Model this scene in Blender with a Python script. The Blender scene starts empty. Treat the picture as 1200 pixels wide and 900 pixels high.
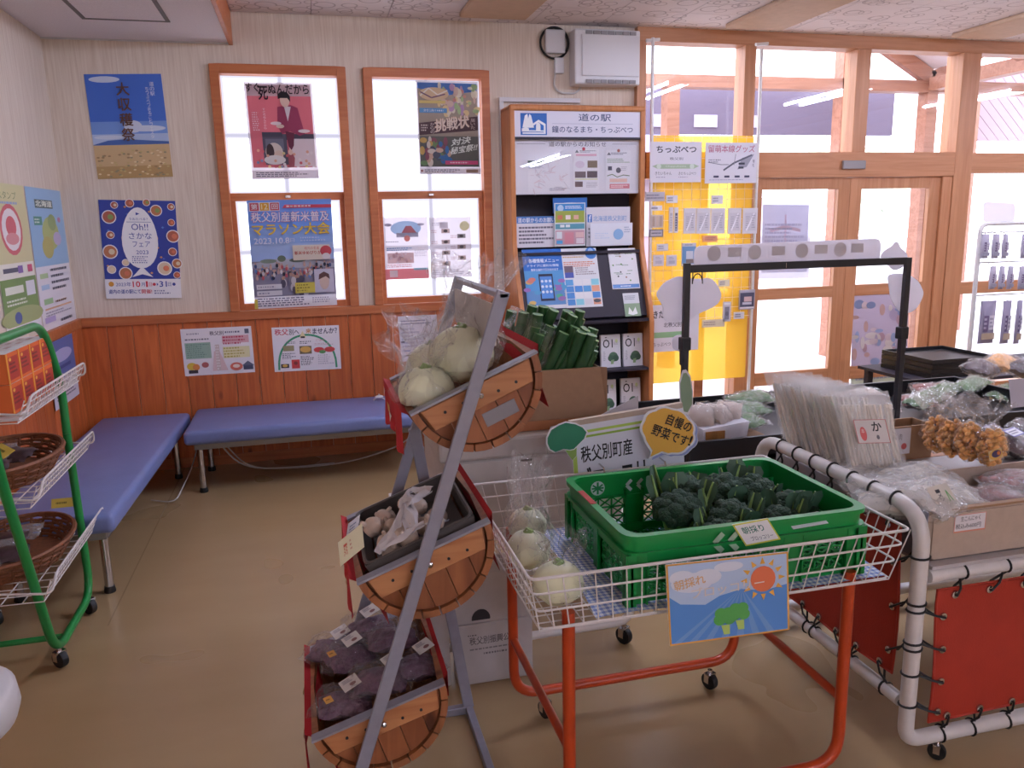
import bpy, bmesh, math, random
from mathutils import Vector, Matrix, Euler

# ------------------------------------------------------------------ camera
scene = bpy.context.scene
COL = scene.collection
H, D = 1.62, 5.70                      # eye height, distance of the back wall
PITCH, ROLL, YAW, FPX = .20119112, -.02096271, .24752284, 936.68
_cp, _sp, _cy, _sy, _cr, _sr = (math.cos(PITCH), math.sin(PITCH), math.cos(YAW), math.sin(YAW), math.cos(ROLL), math.sin(ROLL))
F_ = Vector((_sy * _cp, _cy * _cp, -_sp))
_r0 = Vector((_cy, -_sy, 0)); _u0 = _r0.cross(F_)
R_ = _r0 * _cr + _u0 * _sr
U_ = _u0 * _cr - _r0 * _sr
cam_data = bpy.data.cameras.new('camera'); cam = bpy.data.objects.new('camera', cam_data); COL.objects.link(cam)
cam_data.sensor_width = 36; cam_data.lens = FPX / 1200 * 36; cam_data.clip_start = .05; cam_data.clip_end = 300
cam.matrix_world = Matrix(((R_.x, U_.x, -F_.x, 0), (R_.y, U_.y, -F_.y, 0), (R_.z, U_.z, -F_.z, H), (0, 0, 0, 1)))
scene.camera = cam

# ------------------------------------------------------------------ sky, exposure
world = bpy.data.worlds.new('overcast_sky'); scene.world = world; world.use_nodes = True
wn = world.node_tree.nodes; wl = world.node_tree.links
wbg = wn['Background']; wbg.inputs['Strength'].default_value = 5.5
wbg.inputs['Color'].default_value = (.84, .86, 1.0, 1)
vs = scene.view_settings
vs.view_transform = 'Standard'; vs.look = 'None'; vs.gamma = 1; vs.use_curve_mapping = False
vs.exposure = 0.2
LAMP = 84.0                             # radiance of the fluorescent tubes
PANE = 2.2                             # radiance of the frosted, daylit window panes
scene.cycles.transparent_max_bounces = 24
scene.cycles.max_bounces = 8
scene.cycles.diffuse_bounces = 4
scene.cycles.caustics_reflective = False; scene.cycles.caustics_refractive = False

def at(px, py, x=None, y=None, z=None):
    """the place in the room that shows at a pixel of the photograph, on the plane x=, y= or z="""
    d = F_ + R_ * ((px - 600) / FPX) - U_ * ((py - 450) / FPX)
    t = x / d.x if x is not None else y / d.y if y is not None else (z - H) / d.z
    return Vector((0, 0, H)) + d * t

# ------------------------------------------------------------------ helpers
rnd = random.Random(7)
def lin(c):
    if isinstance(c, str):
        c = c.lstrip('#'); c = [int(c[i:i + 2], 16) / 255 for i in (0, 2, 4)]
    return tuple(((v / 12.92) if v <= .04045 else ((v + .055) / 1.055) ** 2.4) for v in c[:3])

MATS = {}
def _new(name):
    m = bpy.data.materials.new(name); m.use_nodes = True
    MATS[name] = m
    return m, m.node_tree.nodes, m.node_tree.links, m.node_tree.nodes['Principled BSDF']
def plain(name, col, rough=.5, metal=0, spec=.5, var=0., scale=20, bump=0., bscale=120, stretch=(1, 1, 1), trans=0.):
    m, n, l, b = _new(name)
    c = lin(col)
    b.inputs['Base Color'].default_value = (*c, 1); b.inputs['Roughness'].default_value = rough
    b.inputs['Metallic'].default_value = metal; b.inputs['Specular IOR Level'].default_value = spec
    if var or bump:
        tc = n.new('ShaderNodeTexCoord'); mp = n.new('ShaderNodeMapping'); mp.inputs['Scale'].default_value = stretch
        l.new(tc.outputs['Object'], mp.inputs['Vector'])
    if var:
        no = n.new('ShaderNodeTexNoise'); no.inputs['Scale'].default_value = scale; no.inputs['Detail'].default_value = 4
        l.new(mp.outputs['Vector'], no.inputs['Vector'])
        r = n.new('ShaderNodeValToRGB')
        r.color_ramp.elements[0].position = .3; r.color_ramp.elements[1].position = .7
        r.color_ramp.elements[0].color = (*[v * (1 - var) for v in c], 1)
        r.color_ramp.elements[1].color = (*[min(1, v * (1 + var)) for v in c], 1)
        l.new(no.outputs['Fac'], r.inputs['Fac']); l.new(r.outputs['Color'], b.inputs['Base Color'])
    if bump:
        nb = n.new('ShaderNodeTexNoise'); nb.inputs['Scale'].default_value = bscale; nb.inputs['Detail'].default_value = 3
        l.new(mp.outputs['Vector'], nb.inputs['Vector'])
        bp = n.new('ShaderNodeBump'); bp.inputs['Strength'].default_value = bump; bp.inputs['Distance'].default_value = .01
        l.new(nb.outputs['Fac'], bp.inputs['Height']); l.new(bp.outputs['Normal'], b.inputs['Normal'])
    return m
def wood(name, c1, c2, axis=2, scale=9, rough=.45, knots=True, tint=.12):
    """long-grained timber; every board gets its own tone from the object's random number"""
    m, n, l, b = _new(name)
    tc = n.new('ShaderNodeTexCoord'); oi = n.new('ShaderNodeObjectInfo')
    mp = n.new('ShaderNodeMapping'); s = [1, 1, 1]; s[axis] = .07; mp.inputs['Scale'].default_value = s
    off = n.new('ShaderNodeVectorMath'); off.operation = 'SCALE'; off.inputs['Scale'].default_value = 37
    cx = n.new('ShaderNodeCombineXYZ')
    for i in range(3): l.new(oi.outputs['Random'], cx.inputs[i])
    l.new(cx.outputs[0], off.inputs[0])
    ad = n.new('ShaderNodeVectorMath'); l.new(tc.outputs['Object'], ad.inputs[0]); l.new(off.outputs[0], ad.inputs[1])
    l.new(ad.outputs[0], mp.inputs['Vector'])
    no = n.new('ShaderNodeTexNoise'); no.inputs['Scale'].default_value = scale * 3; no.inputs['Detail'].default_value = 6; no.inputs['Distortion'].default_value = 1.2
    l.new(mp.outputs['Vector'], no.inputs['Vector'])
    r = n.new('ShaderNodeValToRGB'); r.color_ramp.elements[0].position = .3; r.color_ramp.elements[1].position = .72
    r.color_ramp.elements[0].color = (*lin(c1), 1); r.color_ramp.elements[1].color = (*lin(c2), 1)
    l.new(no.outputs['Fac'], r.inputs['Fac'])
    hs = n.new('ShaderNodeHueSaturation'); l.new(r.outputs['Color'], hs.inputs['Color'])
    mr = n.new('ShaderNodeMapRange'); mr.inputs['To Min'].default_value = 1 - tint; mr.inputs['To Max'].default_value = 1 + tint
    l.new(oi.outputs['Random'], mr.inputs['Value']); l.new(mr.outputs[0], hs.inputs['Value'])
    last = hs.outputs['Color']
    if knots:
        mp2 = n.new('ShaderNodeMapping'); s2 = [1, 1, 1]; s2[axis] = .45; mp2.inputs['Scale'].default_value = s2
        l.new(ad.outputs[0], mp2.inputs['Vector'])
        vo = n.new('ShaderNodeTexVoronoi'); vo.inputs['Scale'].default_value = 5.5; l.new(mp2.outputs['Vector'], vo.inputs['Vector'])
        kr = n.new('ShaderNodeValToRGB'); kr.color_ramp.elements[0].position = .05; kr.color_ramp.elements[1].position = .12
        kr.color_ramp.elements[0].color = (.22, .14, .1, 1); kr.color_ramp.elements[1].color = (1, 1, 1, 1)
        l.new(vo.outputs['Distance'], kr.inputs['Fac'])
        mx = n.new('ShaderNodeMixRGB'); mx.blend_type = 'MULTIPLY'; mx.inputs['Fac'].default_value = .85
        l.new(last, mx.inputs[1]); l.new(kr.outputs['Color'], mx.inputs[2]); last = mx.outputs[0]
    l.new(last, b.inputs['Base Color']); b.inputs['Roughness'].default_value = rough
    bp = n.new('ShaderNodeBump'); bp.inputs['Strength'].default_value = .12; bp.inputs['Distance'].default_value = .004
    l.new(no.outputs['Fac'], bp.inputs['Height']); l.new(bp.outputs['Normal'], b.inputs['Normal'])
    return m
def printed(name, through=0., rough=.45):
    """printed paper: ink colour from the mesh's colour attribute; thin paper lets some light through"""
    m, n, l, b = _new(name)
    a = n.new('ShaderNodeVertexColor'); a.layer_name = 'Col'
    ga = n.new('ShaderNodeGamma'); ga.inputs['Gamma'].default_value = .78; l.new(a.outputs['Color'], ga.inputs['Color'])
    l.new(ga.outputs[0], b.inputs['Base Color']); b.inputs['Roughness'].default_value = rough; b.inputs['Specular IOR Level'].default_value = .3
    if through:
        t = n.new('ShaderNodeBsdfTransparent'); l.new(ga.outputs[0], t.inputs['Color'])
        mx = n.new('ShaderNodeMixShader'); mx.inputs[0].default_value = through
        l.new(b.outputs[0], mx.inputs[1]); l.new(t.outputs[0], mx.inputs[2])
        l.new(mx.outputs[0], n['Material Output'].inputs['Surface'])
    return m
def clear(name, col='#ffffff', refl=1.45, rough=0.0, bump=0., bscale=30, base=0., haze=0., hcol='#ffffff'):
    """glass and film: lets light straight through, reflects by Fresnel; bump crinkles film"""
    m, n, l, b = _new(name); n.remove(b)
    t = n.new('ShaderNodeBsdfTransparent'); t.inputs['Color'].default_value = (*lin(col), 1)
    g = n.new('ShaderNodeBsdfGlossy'); g.inputs['Roughness'].default_value = rough
    fr = n.new('ShaderNodeFresnel'); fr.inputs['IOR'].default_value = refl
    ge = n.new('ShaderNodeNewGeometry'); mi_ = n.new('ShaderNodeMapRange')     # the same reflection from both sides of the sheet
    mi_.inputs['To Min'].default_value = refl; mi_.inputs['To Max'].default_value = 1 / refl
    l.new(ge.outputs['Backfacing'], mi_.inputs['Value']); l.new(mi_.outputs[0], fr.inputs['IOR'])
    fac = fr.outputs[0]
    if bump:
        tc = n.new('ShaderNodeTexCoord'); no = n.new('ShaderNodeTexNoise'); no.inputs['Scale'].default_value = bscale
        no.inputs['Detail'].default_value = 3; no.inputs['Distortion'].default_value = 1.5
        l.new(tc.outputs['Object'], no.inputs['Vector'])
        bp = n.new('ShaderNodeBump'); bp.inputs['Strength'].default_value = bump; bp.inputs['Distance'].default_value = .02
        l.new(no.outputs['Fac'], bp.inputs['Height']); l.new(bp.outputs['Normal'], g.inputs['Normal']); l.new(bp.outputs['Normal'], fr.inputs['Normal'])
    if base:
        ad = n.new('ShaderNodeMath'); ad.operation = 'ADD'; ad.use_clamp = True; ad.inputs[1].default_value = base
        l.new(fac, ad.inputs[0]); fac = ad.outputs[0]
    mx = n.new('ShaderNodeMixShader'); l.new(fac, mx.inputs[0]); l.new(t.outputs[0], mx.inputs[1]); l.new(g.outputs[0], mx.inputs[2])
    out = mx.outputs[0]
    if haze:
        d = n.new('ShaderNodeBsdfDiffuse'); d.inputs['Color'].default_value = (*lin(hcol), 1)
        tl = n.new('ShaderNodeBsdfTranslucent'); tl.inputs['Color'].default_value = (*lin(hcol), 1)
        m1 = n.new('ShaderNodeMixShader'); m1.inputs[0].default_value = .5; l.new(d.outputs[0], m1.inputs[1]); l.new(tl.outputs[0], m1.inputs[2])
        m2 = n.new('ShaderNodeMixShader'); m2.inputs[0].default_value = haze; l.new(out, m2.inputs[1]); l.new(m1.outputs[0], m2.inputs[2]); out = m2.outputs[0]
    l.new(out, n['Material Output'].inputs['Surface'])
    return m
def lit(name, col, strength):
    m, n, l, b = _new(name); n.remove(b)
    e = n.new('ShaderNodeEmission'); e.inputs['Color'].default_value = (*lin(col), 1); e.inputs['Strength'].default_value = strength
    l.new(e.outputs[0], n['Material Output'].inputs['Surface'])
    return m

class MB:
    """collects shapes and links them as ONE mesh object"""
    def __init__(s): s.v = []; s.f = []; s.c = []; s.m = []
    def add(s, vs, fs, col=None, mi=0):
        o = len(s.v); s.v += [tuple(p) for p in vs]
        for f in fs: s.f.append([o + i for i in f]); s.c.append(col); s.m.append(mi)
        return s
    def box(s, x0, x1, y0, y1, z0, z1, col=None, mi=0):
        return s.add([(x0, y0, z0), (x1, y0, z0), (x1, y1, z0), (x0, y1, z0), (x0, y0, z1), (x1, y0, z1), (x1, y1, z1), (x0, y1, z1)],
              [(0, 3, 2, 1), (4, 5, 6, 7), (0, 1, 5, 4), (1, 2, 6, 5), (2, 3, 7, 6), (3, 0, 4, 7)], col, mi)
    def obox(s, c, a, b, d, col=None, mi=0):
        """box about c with half-edge vectors a, b, d"""
        c, a, b, d = map(Vector, (c, a, b, d)); vs = [c + a * i + b * j + d * k for k in (-1, 1) for i, j in ((-1, -1), (1, -1), (1, 1), (-1, 1))]
        return s.add(vs, [(0, 3, 2, 1), (4, 5, 6, 7), (0, 1, 5, 4), (1, 2, 6, 5), (2, 3, 7, 6), (3, 0, 4, 7)], col, mi)
    def bar(s, p, q, w, t, up=(0, 0, 1), col=None, mi=0):
        """rectangular bar from p to q; w across, t along 'up'"""
        p, q = Vector(p), Vector(q); d = q - p; u = Vector(up); sd = d.cross(u)
        if sd.length < 1e-6: sd = d.cross(Vector((1, 0, 0)))
        sd.normalize(); n = sd.cross(d).normalized()
        return s.obox((p + q) / 2, d / 2, sd * (w / 2), n * (t / 2), col, mi)
    def prism(s, pts, t, col=None, mi=0):
        """polygon (3-D points) thickened by vector t"""
        n = len(pts); t = Vector(t); vs = [Vector(p) for p in pts] + [Vector(p) + t for p in pts]
        return s.add(vs, [tuple(range(n))[::-1], tuple(range(n, 2 * n))] + [(i, (i + 1) % n, (i + 1) % n + n, i + n) for i in range(n)], col, mi)
    def tube(s, pts, r, n=8, closed=False, col=None, mi=0):
        pts = [Vector(p) for p in pts]; m = len(pts); rr = r if isinstance(r, (list, tuple)) else [r] * m
        vs = []; fs = []; prev = None
        for i, p in enumerate(pts):
            a = pts[i - 1] if (i > 0 or closed) else p; b = pts[(i + 1) % m] if (i < m - 1 or closed) else p
            d = (b - a)
            d = d.normalized() if d.length > 1e-9 else Vector((0, 0, 1))
            if prev is None:
                u = d.cross(Vector((0, 0, 1)))
                if u.length < .1: u = d.cross(Vector((1, 0, 0)))
            else: u = prev - d * prev.dot(d)
            u.normalize(); prev = u; w = d.cross(u)
            for k in range(n):
                an = 2 * math.pi * k / n; vs.append(p + u * (math.cos(an) * rr[i]) + w * (math.sin(an) * rr[i]))
        for i in range(m if closed else m - 1):
            j = (i + 1) % m
            for k in range(n): fs.append((i * n + k, i * n + (k + 1) % n, j * n + (k + 1) % n, j * n + k))
        if not closed: fs += [tuple(range(n))[::-1], tuple(range((m - 1) * n, m * n))]
        return s.add(vs, fs, col, mi)
    def lathe(s, prof, c=(0, 0, 0), n=16, mat=None, col=None, mi=0):
        c = Vector(c); vs = []; fs = []; m = len(prof)
        for r, z in prof:
            for k in range(n):
                a = 2 * math.pi * k / n; p = Vector((r * math.cos(a), r * math.sin(a), z))
                vs.append(c + (mat @ p if mat else p))
        for i in range(m - 1):
            for k in range(n): fs.append((i * n + k, i * n + (k + 1) % n, (i + 1) * n + (k + 1) % n, (i + 1) * n + k))
        fs += [tuple(range(n))[::-1], tuple(range((m - 1) * n, m * n))]
        return s.add(vs, fs, col, mi)
    def ball(s, c, rx, ry=None, rz=None, nu=12, nv=8, fn=None, mat=None, col=None, mi=0):
        ry = ry or rx; rz = rz or rx; c = Vector(c); vs = [None]; fs = []
        def pt(th, ph):
            k = fn(th, ph) if fn else 1
            p = Vector((rx * math.sin(ph) * math.cos(th), ry * math.sin(ph) * math.sin(th), rz * math.cos(ph))) * k
            return c + (mat @ p if mat else p)
        vs[0] = pt(0, 0)
        for i in range(1, nv):
            for k in range(nu): vs.append(pt(2 * math.pi * k / nu, math.pi * i / nv))
        vs.append(pt(0, math.pi)); e = len(vs) - 1
        for k in range(nu): fs.append((0, 1 + k, 1 + (k + 1) % nu))
        for i in range(nv - 2):
            for k in range(nu):
                a = 1 + i * nu; fs.append((a + k, a + nu + k, a + nu + (k + 1) % nu, a + (k + 1) % nu))
        a = 1 + (nv - 2) * nu
        for k in range(nu): fs.append((a + k, e, a + (k + 1) % nu))
        return s.add(vs, fs, col, mi)
    def grid(s, fn, nu, nv, col=None, mi=0):
        vs = [fn(i / nu, j / nv) for j in range(nv + 1) for i in range(nu + 1)]; w = nu + 1
        return s.add(vs, [(j * w + i, j * w + i + 1, (j + 1) * w + i + 1, (j + 1) * w + i) for j in range(nv) for i in range(nu)], col, mi)
    def build(s, name, mat, parent=None, smooth=False, bevel=0, seg=2):
        me = bpy.data.meshes.new(name); me.from_pydata(s.v, [], s.f)
        for mm in (mat if isinstance(mat, (list, tuple)) else [mat]): me.materials.append(MATS[mm] if isinstance(mm, str) else mm)
        if any(s.m): me.polygons.foreach_set('material_index', s.m)
        if any(c is not None for c in s.c):
            ca = me.color_attributes.new('Col', 'BYTE_COLOR', 'CORNER'); buf = []
            for p, c in zip(me.polygons, s.c):
                q = lin(c if c is not None else '#ffffff')
                q = [v * 12.92 if v <= .0031308 else 1.055 * v ** (1 / 2.4) - .055 for v in q]
                buf += [*q, 1.0] * p.loop_total
            ca.data.foreach_set('color_srgb', buf)
        if bevel:
            bm = bmesh.new(); bm.from_mesh(me); bmesh.ops.remove_doubles(bm, verts=bm.verts, dist=1e-5)
            es = [e for e in bm.edges if len(e.link_faces) == 2 and e.calc_face_angle(0) > .5]
            bmesh.ops.bevel(bm, geom=es, offset=bevel, segments=seg, profile=.5, affect='EDGES', clamp_overlap=True)
            bm.to_mesh(me); bm.free()
        if smooth:
            me.polygons.foreach_set('use_smooth', [True] * len(me.polygons))
            me.set_sharp_from_angle(angle=math.radians(smooth if smooth is not True else 45))
        me.update()
        o = bpy.data.objects.new(name, me); COL.objects.link(o)
        if parent is not None: attach(o, parent)
        return o
CH = {}                                  # children of each thing and part, in order
def attach(o, parent):
    """parts are modelled in room coordinates: undo the thing's own placement"""
    o.parent = parent; o.matrix_parent_inverse = world_of(parent).inverted(); CH.setdefault(parent.name, []).append(o)
def world_of(o):
    return o.matrix_basis.copy() if o.parent is None else world_of(o.parent) @ o.matrix_parent_inverse @ o.matrix_basis
def tag(o, label, cat, group=None, kind=None):
    o['label'] = label; o['category'] = cat
    if group: o['group'] = group
    if kind: o['kind'] = kind
    return o
def thing(name, label, cat, loc=(0, 0, 0), group=None):
    o = bpy.data.objects.new(name, None); o.empty_display_size = .05; COL.objects.link(o); o.location = loc
    return tag(o, label, cat, group)
def structure(o): o['kind'] = 'structure'; return o
def dup(root, loc=None, rot=None, label=None, group=None, scale=None):
    """a copy of a thing with copies of its parts and their sub-parts (mesh data shared)"""
    r = root.copy(); COL.objects.link(r)
    if loc is not None: r.location = loc
    if rot is not None: r.rotation_euler = rot
    if scale is not None: r.scale = (scale,) * 3 if isinstance(scale, (int, float)) else scale
    if label: r['label'] = label
    if group: r['group'] = group
    def walk(a, b):
        for ch in list(CH.get(a.name, [])):
            c = ch.copy(); COL.objects.link(c); c.parent = b; CH.setdefault(b.name, []).append(c); walk(ch, c)
    walk(root, r)
    return r
def fillet(pts, r, n=5, closed=False):
    pts = [Vector(p) for p in pts]; out = []; m = len(pts)
    for i, p in enumerate(pts):
        if not closed and i in (0, m - 1): out.append(p); continue
        a = pts[i - 1] - p; b = pts[(i + 1) % m] - p
        k = min(r, a.length * .48, b.length * .48); a.normalize(); b.normalize()
        for j in range(n + 1):
            t = j / n; out.append(p + a * (k * (1 - t) ** 2) + b * (k * t * t))
    return out
def circle(c, r, n, u=(1, 0, 0), v=(0, 0, 1)):
    c, u, v = Vector(c), Vector(u), Vector(v)
    return [c + u * (r * math.cos(2 * math.pi * k / n)) + v * (r * math.sin(2 * math.pi * k / n)) for k in range(n)]

# lettering: glyph outlines of Blender's own font, filled flat
_TX = {}
def glyphs(s, bold=0.):
    k = (s, bold)
    if k not in _TX:
        cu = bpy.data.curves.new('t', 'FONT'); cu.body = s; cu.resolution_u = 2; cu.fill_mode = 'FRONT'
        o = bpy.data.objects.new('t', cu); COL.objects.link(o)
        dg = bpy.context.evaluated_depsgraph_get(); dg.update()
        e = o.evaluated_get(dg); me = e.to_mesh()
        vs = [(v.co.x, v.co.y) for v in me.vertices]; fs = [tuple(p.vertices) for p in me.polygons]
        e.to_mesh_clear(); bpy.data.objects.remove(o); bpy.data.curves.remove(cu)
        if bold:                         # heavier strokes: the outline laid down five times, slightly shifted
            v0, f0 = vs, fs; vs = []; fs = []; sh_ = min(bold, .032) * .6
            for k, (dx, dy) in enumerate(((0, 0), (1, 1), (1, -1), (-1, 1), (-1, -1))):
                o_ = len(vs); vs += [(a + dx * sh_, b + dy * sh_, k * 1.5e-5) for a, b in v0]; fs += [tuple(i + o_ for i in f) for f in f0]
        if vs:
            vs = [(*v, 0.)[:3] for v in vs]; X_ = [v[0] for v in vs]; Y_ = [v[1] for v in vs]; x0, x1, y0, y1 = min(X_), max(X_), min(Y_), max(Y_)
            vs = [((a - x0) / max(x1 - x0, 1e-6), (b - y0) / max(y1 - y0, 1e-6), q) for a, b, q in vs]
        _TX[k] = (vs, fs)
    return _TX[k]

def draw(mb, O, U, V, shapes, step=.00008, z0=.0005):
    """flat print on the sheet with corner O and edges U, V: rectangles, ellipses, polygons, lines, lettering, ruled small print"""
    O, U, V = Vector(O), Vector(U), Vector(V); N = U.cross(V).normalized()
    P = lambda x, y, k: O + U * x + V * y + N * k
    asp = U.length / V.length
    for i, s in enumerate(shapes):
        k = z0 + step * i; t = s[0]
        if t == 'r':
            _, x, y, w, h, c = s; mb.add([P(x, y, k), P(x + w, y, k), P(x + w, y + h, k), P(x, y + h, k)], [(0, 1, 2, 3)], c)
        elif t == 'e':
            _, x, y, rx, ry, c = s; n = 18
            mb.add([P(x + rx * math.cos(2 * math.pi * q / n), y + ry * math.sin(2 * math.pi * q / n), k) for q in range(n)], [tuple(range(n))], c)
        elif t == 'c':       # true circle, radius in parts of the width
            _, x, y, r, c = s; n = 18
            mb.add([P(x + r * math.cos(2 * math.pi * q / n), y + r * asp * math.sin(2 * math.pi * q / n), k) for q in range(n)], [tuple(range(n))], c)
        elif t == 'p':
            _, pts, c = s; mb.add([P(a, b, k) for a, b in pts], [tuple(range(len(pts)))], c)
        elif t == 'l':       # polyline of the given width (parts of the width)
            _, pts, w, c = s
            for (a, b), (e, f) in zip(pts, pts[1:]):
                dx, dy = e - a, (f - b) / asp; L = math.hypot(dx, dy) or 1; nx, ny = -dy / L * w / 2, dx / L * w / 2 * asp
                mb.add([P(a - nx, b - ny, k), P(e - nx, f - ny, k), P(e + nx, f + ny, k), P(a + nx, b + ny, k)], [(0, 1, 2, 3)], c)
        elif t == 't':
            _, tx, x, y, w, h, c = s[:7]; vs, fs = glyphs(tx, s[7] if len(s) > 7 else 0.)
            mb.add([P(x + a * w, y + b * h, k + q) for a, b, q in vs], fs, c)
        elif t == 'tv':      # vertical lettering
            _, tx, x, y, w, h, c = s[:7]; n = len(tx); ch = h / n
            for j, q in enumerate(tx):
                vs, fs = glyphs(q, s[7] if len(s) > 7 else 0.)
                mb.add([P(x + a * w, y + h - (j + 1) * ch + b * ch * .86, k + e) for a, b, e in vs], fs, c)
        elif t == 'tr':      # lettering on its own slanted axes: corner, edge along, edge up
            _, tx, o, a, b, c = s[:6]; vs, fs = glyphs(tx, s[6] if len(s) > 6 else 0.)
            mb.add([P(o[0] + a[0] * p + b[0] * q, o[1] + a[1] * p + b[1] * q, k + e) for p, q, e in vs], fs, c)
        elif t == 'g':       # small print too far away to read
            _, x, y, w, h, nl, c = s; R = random.Random(int((x + 3 * y) * 1000)); lh = h / nl
            for j in range(nl):
                xx = x; end = x + w * R.uniform(.6, 1)
                while xx < end:
                    ww = R.uniform(.03, .1) * max(w, .3); ww = min(ww, end - xx)
                    mb.add([P(xx, y + h - (j + .75) * lh, k), P(xx + ww, y + h - (j + .75) * lh, k), P(xx + ww, y + h - (j + .25) * lh, k), P(xx, y + h - (j + .25) * lh, k)], [(0, 1, 2, 3)], c)
                    xx += ww + .012
    return mb
def sheet(name, label, cat, O, U, V, shapes, paper='#f0eef2', mat='print', group=None, thick=.0012, curl=0., parent=None, edge=None):
    """a printed sheet: paper with the print as a part of its own"""
    O, U, V = Vector(O), Vector(U), Vector(V); N = U.cross(V).normalized()
    b = MB()
    if mat == 'print_backlit':
        b.add([O, O + U, O + U + V, O + V], [(0, 1, 2, 3)], paper)
    else:
        b.prism([O - N * thick, O + U - N * thick, O + U + V - N * thick, O + V - N * thick], N * thick, paper)
    o = b.build(name, mat, parent)
    if label: tag(o, label, cat, group)
    if shapes: draw(MB(), O, U, V, shapes).build('print', mat, o)
    return o
def quad_px(pts, **kw):
    """corner, right edge, up edge from four pixels (bottom-left, bottom-right, top-left)"""
    a, b, c = [at(*p, **kw) for p in pts]
    return a, b - a, c - a

# ------------------------------------------------------------------ materials
def wallpaper():
    m, n, l, b = _new('wallpaper')
    tc = n.new('ShaderNodeTexCoord'); mp = n.new('ShaderNodeMapping'); mp.inputs['Scale'].default_value = (60, 60, 2.2)
    l.new(tc.outputs['Object'], mp.inputs['Vector'])
    no = n.new('ShaderNodeTexNoise'); no.inputs['Scale'].default_value = 1.6; no.inputs['Detail'].default_value = 3; l.new(mp.outputs[0], no.inputs['Vector'])
    r = n.new('ShaderNodeValToRGB'); r.color_ramp.elements[0].position = .32; r.color_ramp.elements[1].position = .68
    r.color_ramp.elements[0].color = (*lin('#d6c5b4'), 1); r.color_ramp.elements[1].color = (*lin('#e6d9ca'), 1)
    l.new(no.outputs['Fac'], r.inputs['Fac']); l.new(r.outputs[0], b.inputs['Base Color']); b.inputs['Roughness'].default_value = .75
    bp = n.new('ShaderNodeBump'); bp.inputs['Strength'].default_value = .25; bp.inputs['Distance'].default_value = .004
    l.new(no.outputs['Fac'], bp.inputs['Height']); l.new(bp.outputs[0], b.inputs['Normal'])
wallpaper()
def ceiling_paper():
    """pale ceiling board printed with loose rings"""
    m, n, l, b = _new('ceiling_board')
    tc = n.new('ShaderNodeTexCoord'); last = None
    for sc, off, rad in ((3.6, 0, .23), (3.6, 5.3, .17), (5.0, 2.1, .2)):
        mp = n.new('ShaderNodeMapping'); mp.inputs['Location'].default_value = (off, off * .7, 0); mp.inputs['Scale'].default_value = (1, 1, 0)
        oi = n.new('ShaderNodeVectorMath'); oi.operation = 'ADD'
        g = n.new('ShaderNodeNewGeometry'); l.new(g.outputs['Position'], mp.inputs['Vector'])
        vo = n.new('ShaderNodeTexVoronoi'); vo.voronoi_dimensions = '2D'; vo.inputs['Scale'].default_value = sc; vo.inputs['Randomness'].default_value = .9
        l.new(mp.outputs[0], vo.inputs['Vector'])
        s1 = n.new('ShaderNodeMath'); s1.operation = 'SUBTRACT'; l.new(vo.outputs['Distance'], s1.inputs[0]); s1.inputs[1].default_value = rad
        ab = n.new('ShaderNodeMath'); ab.operation = 'ABSOLUTE'; l.new(s1.outputs[0], ab.inputs[0])
        lt = n.new('ShaderNodeMath'); lt.operation = 'LESS_THAN'; l.new(ab.outputs[0], lt.inputs[0]); lt.inputs[1].default_value = .02
        if last is None: last = lt.outputs[0]
        else:
            mx = n.new('ShaderNodeMath'); mx.operation = 'MAXIMUM'; l.new(last, mx.inputs[0]); l.new(lt.outputs[0], mx.inputs[1]); last = mx.outputs[0]
    mc = n.new('ShaderNodeMixRGB'); mc.inputs[1].default_value = (*lin('#e4dcde'), 1); mc.inputs[2].default_value = (*lin('#bdb3b6'), 1)
    l.new(last, mc.inputs['Fac']); l.new(mc.outputs[0], b.inputs['Base Color']); b.inputs['Roughness'].default_value = .8
ceiling_paper()
def floor_vinyl():
    m, n, l, b = _new('floor_vinyl')
    tc = n.new('ShaderNodeTexCoord'); no = n.new('ShaderNodeTexNoise'); no.inputs['Scale'].default_value = 2.2; no.inputs['Detail'].default_value = 3
    mp = n.new('ShaderNodeMapping'); mp.inputs['Scale'].default_value = (1, 2.5, 1); mp.inputs['Rotation'].default_value = (0, 0, .2)
    l.new(tc.outputs['Object'], mp.inputs[0]); l.new(mp.outputs[0], no.inputs['Vector'])
    r = n.new('ShaderNodeValToRGB'); r.color_ramp.elements[0].position = .15; r.color_ramp.elements[1].position = .85
    r.color_ramp.elements[0].color = (*lin('#a68b64'), 1); r.color_ramp.elements[1].color = (*lin('#af956f'), 1)
    l.new(no.outputs['Fac'], r.inputs['Fac']); l.new(r.outputs[0], b.inputs['Base Color'])
    n2 = n.new('ShaderNodeTexNoise'); n2.inputs['Scale'].default_value = 1.5; l.new(tc.outputs['Object'], n2.inputs['Vector'])
    mr = n.new('ShaderNodeMapRange'); mr.inputs['To Min'].default_value = .24; mr.inputs['To Max'].default_value = .34
    l.new(n2.outputs['Fac'], mr.inputs[0]); l.new(mr.outputs[0], b.inputs['Roughness'])
floor_vinyl()
wood('plank_wood', '#b05424', '#d2733c', 2, 8)
wood('trim_wood', '#b05f35', '#c47848', 0, 8, knots=False, tint=.05)
wood('post_wood', '#b1764f', '#c58d66', 2, 8, knots=False, tint=.05)
wood('beam_wood', '#b1764f', '#c58d66', 0, 8, knots=False, tint=.05)
wood('rack_wood', '#b26e3c', '#c9854f', 2, 8, knots=False, tint=.05)
wood('barrel_end_wood', '#7b4527', '#a2643c', 2, 7, tint=.12, rough=.5)
wood('barrel_wood', '#84502f', '#ab6d42', 2, 7, tint=.15, rough=.5)
wood('barrel_board', '#a5683f', '#c38a5c', 0, 8, tint=.1, rough=.5)
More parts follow.
